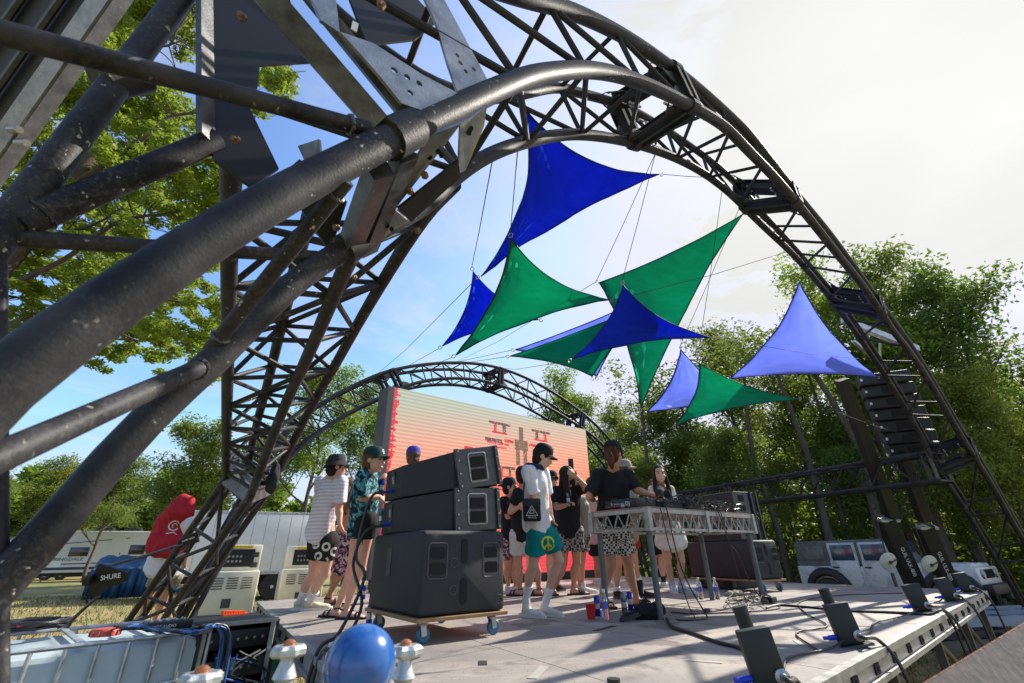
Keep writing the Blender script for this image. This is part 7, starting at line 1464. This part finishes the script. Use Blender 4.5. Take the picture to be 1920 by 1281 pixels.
def truck():
    b = ray(462, 1050); b = V(b.x, b.y, 0).normalized()*23.5; vx = V(b.y, -b.x, 0).normalized(); F = Loc((b.x, b.y, gz(b.x, b.y)), vx); L = 6.2; z0 = .95; H = 2.45; root = thing('cargo_trailer', F.o, 'long white box trailer parked behind the generators', 'trailer')
    m = MB(); m.box(F(0, 1.2, z0+H/2), (L, 2.4, H), F.x, F.y, bev=.04); m.build('cargo_box', white_pt, root)
    m = MB()
    for i in range(13): m.box(F(-L/2+L*(i+.5)/13, -.006, z0+H/2), (.02, .012, H-.2), F.x, F.y)
    m.split('panel_seam', galv, root); m = MB(); m.box(F(0, -.01, z0+.06), (L, .03, .1), F.x, F.y); m.box(F(0, -.01, z0+H-.06), (L, .03, .1), F.x, F.y); m.split('edge_trim', galv, root)
    m = MB(); m.box(F(0, 1.2, z0-.15), (L-.3, 1.2, .25), F.x, F.y); m.box(F(-.6, .35, z0-.32), (1.8, .5, .4), F.x, F.y); m.build('chassis', blackp, root)
    for a in (1.15, .1):
        for s in (.25, 2.15): 
            m = MB(); m.lathe(F(a, s, .48)-F.y*.14, [(.30, 0), (.46, 0), (.49, .03), (.49, .25), (.46, .28), (.30, .28)], 28, Z=F.y); w = m.build('wheel', rubber, root); m = MB(); m.lathe(F(a, s, .48)-F.y*.15, [(.06, .0), (.09, .06), (.24, .10), (.30, .02), (.30, .2)], 24, Z=F.y); m.build('rim', cream, w)
    m = MB(); m.tube([F(-L/2+.5, .4, z0), F(-L/2+.5, .4, .02)], .05, 8); m.build('landing_leg', darkg, root)
    m = MB(); m.box(F(L/2-.3, -.02, z0+.1), (.1, .02, .05), F.x, F.y); m.build('marker_light', red_pl, root)
truck()
def camper(px, D, L, lab, text=None, ang=0, H=2.55):
    b = ray(px, 1050); b = V(b.x, b.y, 0).normalized()*D; vx = V(b.y, -b.x, 0).normalized(); vx = Matrix.Rotation(R_(ang), 3, 'Z') @ vx; F = Loc((b.x, b.y, gz(b.x, b.y)), vx); root = thing('travel_trailer', F.o, lab, 'travel trailer', 'travel trailers parked in the field'); z0 = .55
    prof = [(-L/2+.15, z0), (-L/2-.25, z0+.7), (-L/2+.05, z0+1.5), (-L/2+.75, z0+H-.12), (-L/2+1.3, z0+H), (L/2-.1, z0+H), (L/2, z0+H-.3), (L/2, z0)]
    lo = [F(a, 0, c) for a, c in prof]; hi = [F(a, 2.4, c) for a, c in prof]; n = len(prof); m = MB(); m.add(lo+hi, [tuple(range(n))[::-1], tuple(range(n, 2*n))]+[(i, (i+1) % n, (i+1) % n+n, i+n) for i in range(n)], 0, False); sid = MAT.get('ribbed_siding') or mat('ribbed_siding', (.62, .62, .60), .5, bump=.6, bscale=6, stretch=(.02, .02, 9)); m.build('body', sid, root, bev=.04)
    m = MB(); 
    cap = [(-L/2+.14, z0-.01), (-L/2-.27, z0+.7), (-L/2+.03, z0+1.5), (-L/2+.74, z0+H-.10), (-L/2+1.1, z0+H-.05), (-L/2+.42, z0+1.45), (-L/2+.15, z0+.7), (-L/2+.5, z0-.01)]
    lo = [F(a, -.012, c) for a, c in cap]; hi = [F(a, 2.412, c) for a, c in cap]; n = len(cap); m.add(lo+hi, [tuple(range(n))[::-1], tuple(range(n, 2*n))]+[(i, (i+1) % n, (i+1) % n+n, i+n) for i in range(n)], 0, False); m.build('front_cap', mat('grey_cap', (.16, .17, .18), .3, coat=.5) if 'grey_cap' not in MAT else MAT['grey_cap'], root)
    for a, w, h, z in ((-L/2+2.3, 1.0, .55, 1.35), (L/2-2.4, .9, .6, 1.45), (L/2-.9, .7, .5, 1.45)):
        m = MB(); m.box(F(a, -.015, z0+z-.1), (w, .03, h), F.x, F.y, bev=.012); m.build('window', lens_m, root)
    m = MB(); m.box(F(L/2-3.6, -.015, z0+1.15), (.75, .03, 1.9), F.x, F.y); dr = m.build('door', sid, root, bev=.01); m = MB(); m.box(F(L/2-3.3, -.04, z0+1.1), (.05, .03, .12), F.x, F.y); m.build('handle', blackp, dr)
    navy = MAT.get('navy_stripe') or mat('navy_stripe', (.02, .03, .09), .4)
    m = MB(); m.bar(F(-L/2+.6, -.008, z0+.50), F(L/2-.1, -.008, z0+.62), .008, .06, F.y.cross(F.x)); m.bar(F(-L/2+.9, -.008, z0+1.7), F(L/2-3, -.008, z0+2.1), .008, .05, F.y.cross(F.x)); m.bar(F(-L/2+.2, -.01, z0+.25), F(L/2, -.01, z0+.25), .01, .16); m.split('stripe', navy, root)
    m = MB(); m.box(F(-L/2+1.1, -.012, z0+.52), (1.0, .02, .38), F.x, F.y); m.build('hatch', white_pt, root)
    m = MB()
    for a in (-.8, .8): m.box(F(a, 1.2, z0+H+.14), (1.0, .9, .26), F.x, F.y, bev=.06)
    m.split('roof_unit', blackp, root)
    m = MB(); m.box(F(0, 1.2, z0-.1), (L-.4, 1.6, .16), F.x, F.y); m.bar(F(-L/2+.4, 1.2, z0-.1), F(-L/2-1.1, 1.2, z0-.15), .12, .12); m.build('chassis', blackp, root)
    for a in (.3, 1.15): 
        m = MB(); m.lathe(F(a, .0, .34), [(.2, 0), (.32, 0), (.34, .03), (.34, .2), (.2, .22)], 22, Z=F.y); w = m.build('wheel', rubber, root); m = MB(); m.lathe(F(a, -.01, .34), [(.03, 0), (.2, .02), (.2, .1)], 18, Z=F.y); m.build('rim', chrome, w)
    for a in (-L/2+.9, L/2-.8): m = MB(); m.tube([F(a, .1, z0-.1), F(a, .1, 0)], .03, 8); m.build('jack', darkg, root)
    if text: write(text, F(-L/2+1.75, -.02, z0+.80), F.x, V(0, 0, 1), .26, navy, root, sx=1.2)
camper(200, 44, 7.8, 'white travel trailer with a grey curved nose and navy stripes', 'SPRINGDALE', -8); camper(85, 50, 6.5, 'smaller white travel trailer behind, showing between the tube and the nose of the other', None, -14, 2.4); 
# blue tarp tent
b = ray(242, 1050); b = V(b.x, b.y, 0).normalized()*27; F = Loc((b.x, b.y, gz(b.x, b.y)), V(b.y, -b.x, 0)); root = thing('tarp_tent', F.o, 'blue tarp draped as a tent in front of the travel trailer', 'tent'); m = MB()
K = 14; vs = [F(-1.1+2.2*i/K+.05*math.sin(j*2), -.9+1.8*j/K, (1.55-.5*abs(j/K-.5)*2 if 0 < i < K else .9)+.10*noise.noise(V(i*.6, j*.6, 1))) for i in range(K+1) for j in range(K+1)]; fs = [(i*(K+1)+j, i*(K+1)+j+1, (i+1)*(K+1)+j+1, (i+1)*(K+1)+j) for i in range(K) for j in range(K)]
for e_, rng_ in (('front', 0), ('left', 1)):
    for i in range(K):
        a = F(-1.1+2.2*i/K, -.9, 1.05+.06*noise.noise(V(i*.6, 0, 1))); c = F(-1.1+2.2*(i+1)/K, -.9, 1.05+.06*noise.noise(V((i+1)*.6, 0, 1))); k0 = len(vs)
        if rng_ == 0: vs += [a, c, F(-1.1+2.2*(i+1)/K, -1.0+.12*math.sin(i*2.2), .02), F(-1.1+2.2*i/K, -1.0+.12*math.sin((i-1)*2.2), .02)]; fs.append((k0, k0+1, k0+2, k0+3))
tp = mat('blue_tarp', (.012, .05, .12), .5, col2=(.02, .09, .18), nscale=4, bump=.6, bscale=8); link('tarp', vs, fs, [tp], root, None, [True]*len(fs), ang=60).modifiers.new('s', 'SOLIDIFY').thickness = .01
for a, c in ((-1, -.8), (1, -.8), (1, .8), (-1, .8)): m = MB(); m.tube([F(a, c, 0), F(a, c, 1.1)], .02, 6); m.build('pole', galv, root)
b2 = F(2.8, .5, 0); m = MB(); m.ell(b2+V(0, 0, .1), (1.1, .6, .18)); m.ell(b2+V(1.2, .2, .1), (.7, .5, .16)); rt = thing('folded_tarp', b2, 'blue tarp heaped on the grass under the box trailer', 'tarp'); put(remesh(m, .04, 2, (.12, 3)), 'tarp', tp, rt)
# person at far left in the field with a red and white shirt over the back
off0 = (0, 880)
def J0(s): return {k: (v[0]*2.911/3.195, v[1]*2.911/3.195, *(v[2:])) for k, v in J(s).items()}
_SZ = SZ; SZ = 0.42
p16 = person('person in a loose red and white shirt seen from behind by the side truss', off0, J0('head 1098 225;shL 985 330 .1;shR 1125 310;elL 960 440 .1;elR 1135 440;wrL 930 540;wrR 1110 540;hipL 960 640;hipR 1040 640;knL 900 740 ;knR 985 740;anL 840 900;anR 930 900;toL 820 915;toR 905 915;hem 985 600'), 7.6, 10, 20, 'fair', CL['white'], CL['khaki'], 'shoe', shoe_k, None, 'dark', hemw=1.45, sleeve=.95, sleeve_r=1.3, short_to=.5)
SZ = _SZ
m = MB(); hc = p16[3]['hc']; sc_ = p16[3]['shc']; s_ = p16[2]
loft(m, [(hc+V(0, 0, .10*s_), .10*s_, .10*s_), (hc+V(-.02, 0, -.02), .15*s_, .14*s_), (sc_+V(0, 0, .02), .24*s_, .16*s_), (sc_+V(-.03, 0, -.22*s_), .25*s_, .17*s_), (sc_+V(-.05, -.02, -.34*s_), .22*s_, .16*s_)], V(1, 0, 0), 20); put(remesh(m, .014, 4, (.03, 7)), 'red_drape', CL['red'], p16[0])
dv = V(-sc_.x, -sc_.y, 0).normalized(); decal(p16[0], ['red_drape'], sc_+V(-.02, 0, -.06), V(0, 0, 1).cross(dv), V(0, 0, 1), dv, [circ(0, 0, .07, .009, 30, 330), circ(.01, .0, .03, .007, 0, 250), [(-.08, -.12, .008), (.02, -.10, .006), (.08, -.14, .004)]], CL['offwhite'])
for k in (0, 1): pass
q = V(p16[3]['hipc'].x, p16[3]['hipc'].y, 0); m = MB(); m.box(V(q.x-.2, q.y, .2), (1.1, .9, .40), bev=.02); tag(m.build('wooden_crate_platform', wood), 'low wooden platform under the person in the red and white shirt', 'platform')
# white off road car at the right
def car():
    rw = pz(1562, 1128, 0); rear = pd(1585, 1110, 14.0); fr_ = pd(1885, 1135, 11.2); a = V(rear.x, rear.y, 0); f = V(fr_.x, fr_.y, 0); X = (f-a).normalized(); F = Loc(a, X); WB = 2.95; root = thing('off_road_car', a, 'muddy white four door off road car with a dark hardtop behind the stage', 'car')
    # visible side is y<0 side or y>0 side, model is symmetric; z axle .42
    Wd = 1.62; k_ = 1 if F.y.dot(-a) > 0 else -1
    def B(x0, x1, z0, z1, w=Wd, name='body', m_=None, bev=.05, par=root): m = MB(); m.box(F((x0+x1)/2, 0, (z0+z1)/2), (x1-x0, w, z1-z0), F.x, F.y, bev=bev); return m.build(name, m_, par)
    mud = mat('muddy_white_paint', (.62, .61, .58), .45, col2=(.20, .16, .12), nscale=2.6, contrast=(.48, .72), coat=.2); ht_ = mat('dusty_hardtop', (.09, .095, .10), .6, col2=(.18, .17, .15), nscale=9)
    B(-.85, 3.55, .62, 1.16, Wd, 'body', mud); B(2.1, 3.45, 1.12, 1.24, Wd-.25, 'hood', mud, .05)
    # cabin: sides with window openings as dark panes
    m = MB(); prof = [(-.85, 1.16), (-.80, 1.86), (1.75, 1.88), (2.10, 1.20), (2.1, 1.16)]; lo = [F(x, -Wd/2+.06, z) for x, z in prof]; hi = [F(x, Wd/2-.06, z) for x, z in prof]; n = 5; m.add(lo+hi, [tuple(range(n)), tuple(range(n, 2*n))[::-1]]+[(i, i+n, (i+1) % n+n, (i+1) % n) for i in range(n)], 0, False); m.build('hardtop', ht_, root, bev=.05)
    for s in (-1, 1):
        y = s*(Wd/2-.05)
        for x0, x1 in ((.20, .98), (1.06, 1.82)):
            m = MB(); m.box(F((x0+x1)/2, s*(Wd/2+.006), .98), (x1-x0, .03, .66), F.x, F.y, bev=.02); d = m.build('door', mud, root); m = MB(); m.box(F((x0+x1)/2, y+s*.01, 1.50), (x1-x0, .05, .60), F.x, F.y, bev=.02); m.build('door_frame', mud, d)
            m = MB(); m.box(F((x0+x1)/2, y+s*.03, 1.52), (x1-x0-.16, .04, .44), F.x, F.y, bev=.01); m.build('window', MAT.get('car_glass') or mat('car_glass', (.02, .05, .09), .08, coat=1), d); m = MB(); m.box(F(x0+.14, s*(Wd/2+.035), 1.13), (.18, .03, .035), F.x, F.y, bev=.008); m.build('handle', blackp, d)
        m = MB(); m.box(F(-.32, y+s*.02, 1.52), (.78, .03, .38), F.x, F.y, bev=.01); m.build('window', MAT['dusty_glass'] if 'dusty_glass' in MAT else mat('dusty_glass', (.10, .11, .11), .5, col2=(.2, .19, .17), nscale=7), root)
        for wx in (0, WB):
            m = MB(); pts = [F(wx+.56*math.cos(t), s*(Wd/2+.06), .45+.56*math.sin(t)) for t in np.linspace(-.1, math.pi+.1, 12)]; m.tube(pts, .075, 8, flat=1.6); m.build('fender', blackp, root)
            m = MB(); m.lathe(F(wx, s*(Wd/2-.02), .42)-F.y*.12, [(.22, 0), (.38, 0), (.42, .04), (.42, .20), (.38, .24), (.22, .24)], 30, Z=F.y); w = m.build('wheel', rubber, root); m = MB(); m.lathe(F(wx, s*(Wd/2+.10), .42), [(.04, .02), (.07, .0), (.20, -.03), (.23, -.01), (.23, -.08)] if s > 0 else [(.23, .08), (.23, .01), (.20, .03), (.07, .0), (.04, -.02)], 20, Z=F.y); m.build('rim', darkg, w)
        m = MB(); m.box(F(-.87, s*.66, 1.02), (.05, .12, .2), F.x, F.y, bev=.01); m.build('tail_light', red_pl, root); m = MB(); m.lathe(F(3.56, s*.5, 1.0), [(.11, 0), (.10, .03)], 18, Z=F.x); m.build('headlight', chrome, root)
        m = MB(); m.box(F(1.95, s*(Wd/2+.15), 1.32), (.08, .2, .2), F.x, F.y, bev=.03); m.build('mirror', blackp, root)
    m = MB(); m.box(F(1.93, 0, 1.55), (.03, Wd-.3, .5), (F.x*.88+V(0, 0, -.47)).normalized(), F.y, (V(0, 0, .88)+F.x*-.47).normalized() if False else None); m.build('windscreen', MAT['car_glass'], root)
    B(3.55, 3.75, .55, .78, Wd+.05, 'bumper', blackp, .03); B(-1.05, -.86, .55, .75, Wd, 'bumper', blackp, .03)
    m = MB(); m.lathe(F(-.9, 0, 1.1), [(.2, 0), (.40, 0), (.42, .03), (.42, .2), (.2, .22)], 26, Z=-F.x); m.build('spare_wheel', rubber, root)
    for i in range(7): m = MB(); m.box(F(3.56, -.3+.1*i, 1.0), (.02, .035, .2), F.x, F.y); m.build('grille_slot', hole, root)
    s = 1 if F.y.dot(-a) > 0 else -1; write('STOLEN', F(.75, s*(Wd/2+.03), 1.05), F.x*(-s), V(0, 0, 1), .16, white_pl, root, 'finger_writing'); write('PRODUCTIONS', F(.9, s*(Wd/2+.03), .86), F.x*(-s), V(0, 0, 1), .14, white_pl, root, 'finger_writing')
car()
# utility trailer frames at the right under the stage edge
for i, (a, b, z, lab) in enumerate([((1790, 1168), (1990, 1160), .62, 'grey trailer'), ((1760, 1215), (1960, 1200), .35, 'low black trailer')]):
    p, q = pz(*a, z), pz(*b, z); d = (q-p).normalized(); n_ = V(-d.y, d.x, 0); root = thing('utility_trailer', V(p.x, p.y, 0), lab + ' frame parked beyond the stage corner', 'trailer'); m = MB()
    L = 2.6
    for k in (0, .55, 1.1): m.bar(p+n_*k, p+n_*k+d*L, .06, .12)
    for k in range(5): m.bar(p+d*(L*k/4)+V(0, 0, -.01), p+d*(L*k/4)+n_*1.1+V(0, 0, -.01), .05, .08)
    m.split('frame_bar', (mat('grey_blue_paint', (.20, .23, .30), .5) if i == 0 else darkg), root)
    for k in (.5, 1.9): m = MB(); m.tube([p+d*k+V(0, 0, -.05), V(p.x+d.x*k, p.y+d.y*k, 0)], .03, 8); m.build('jack_leg', darkg, root)
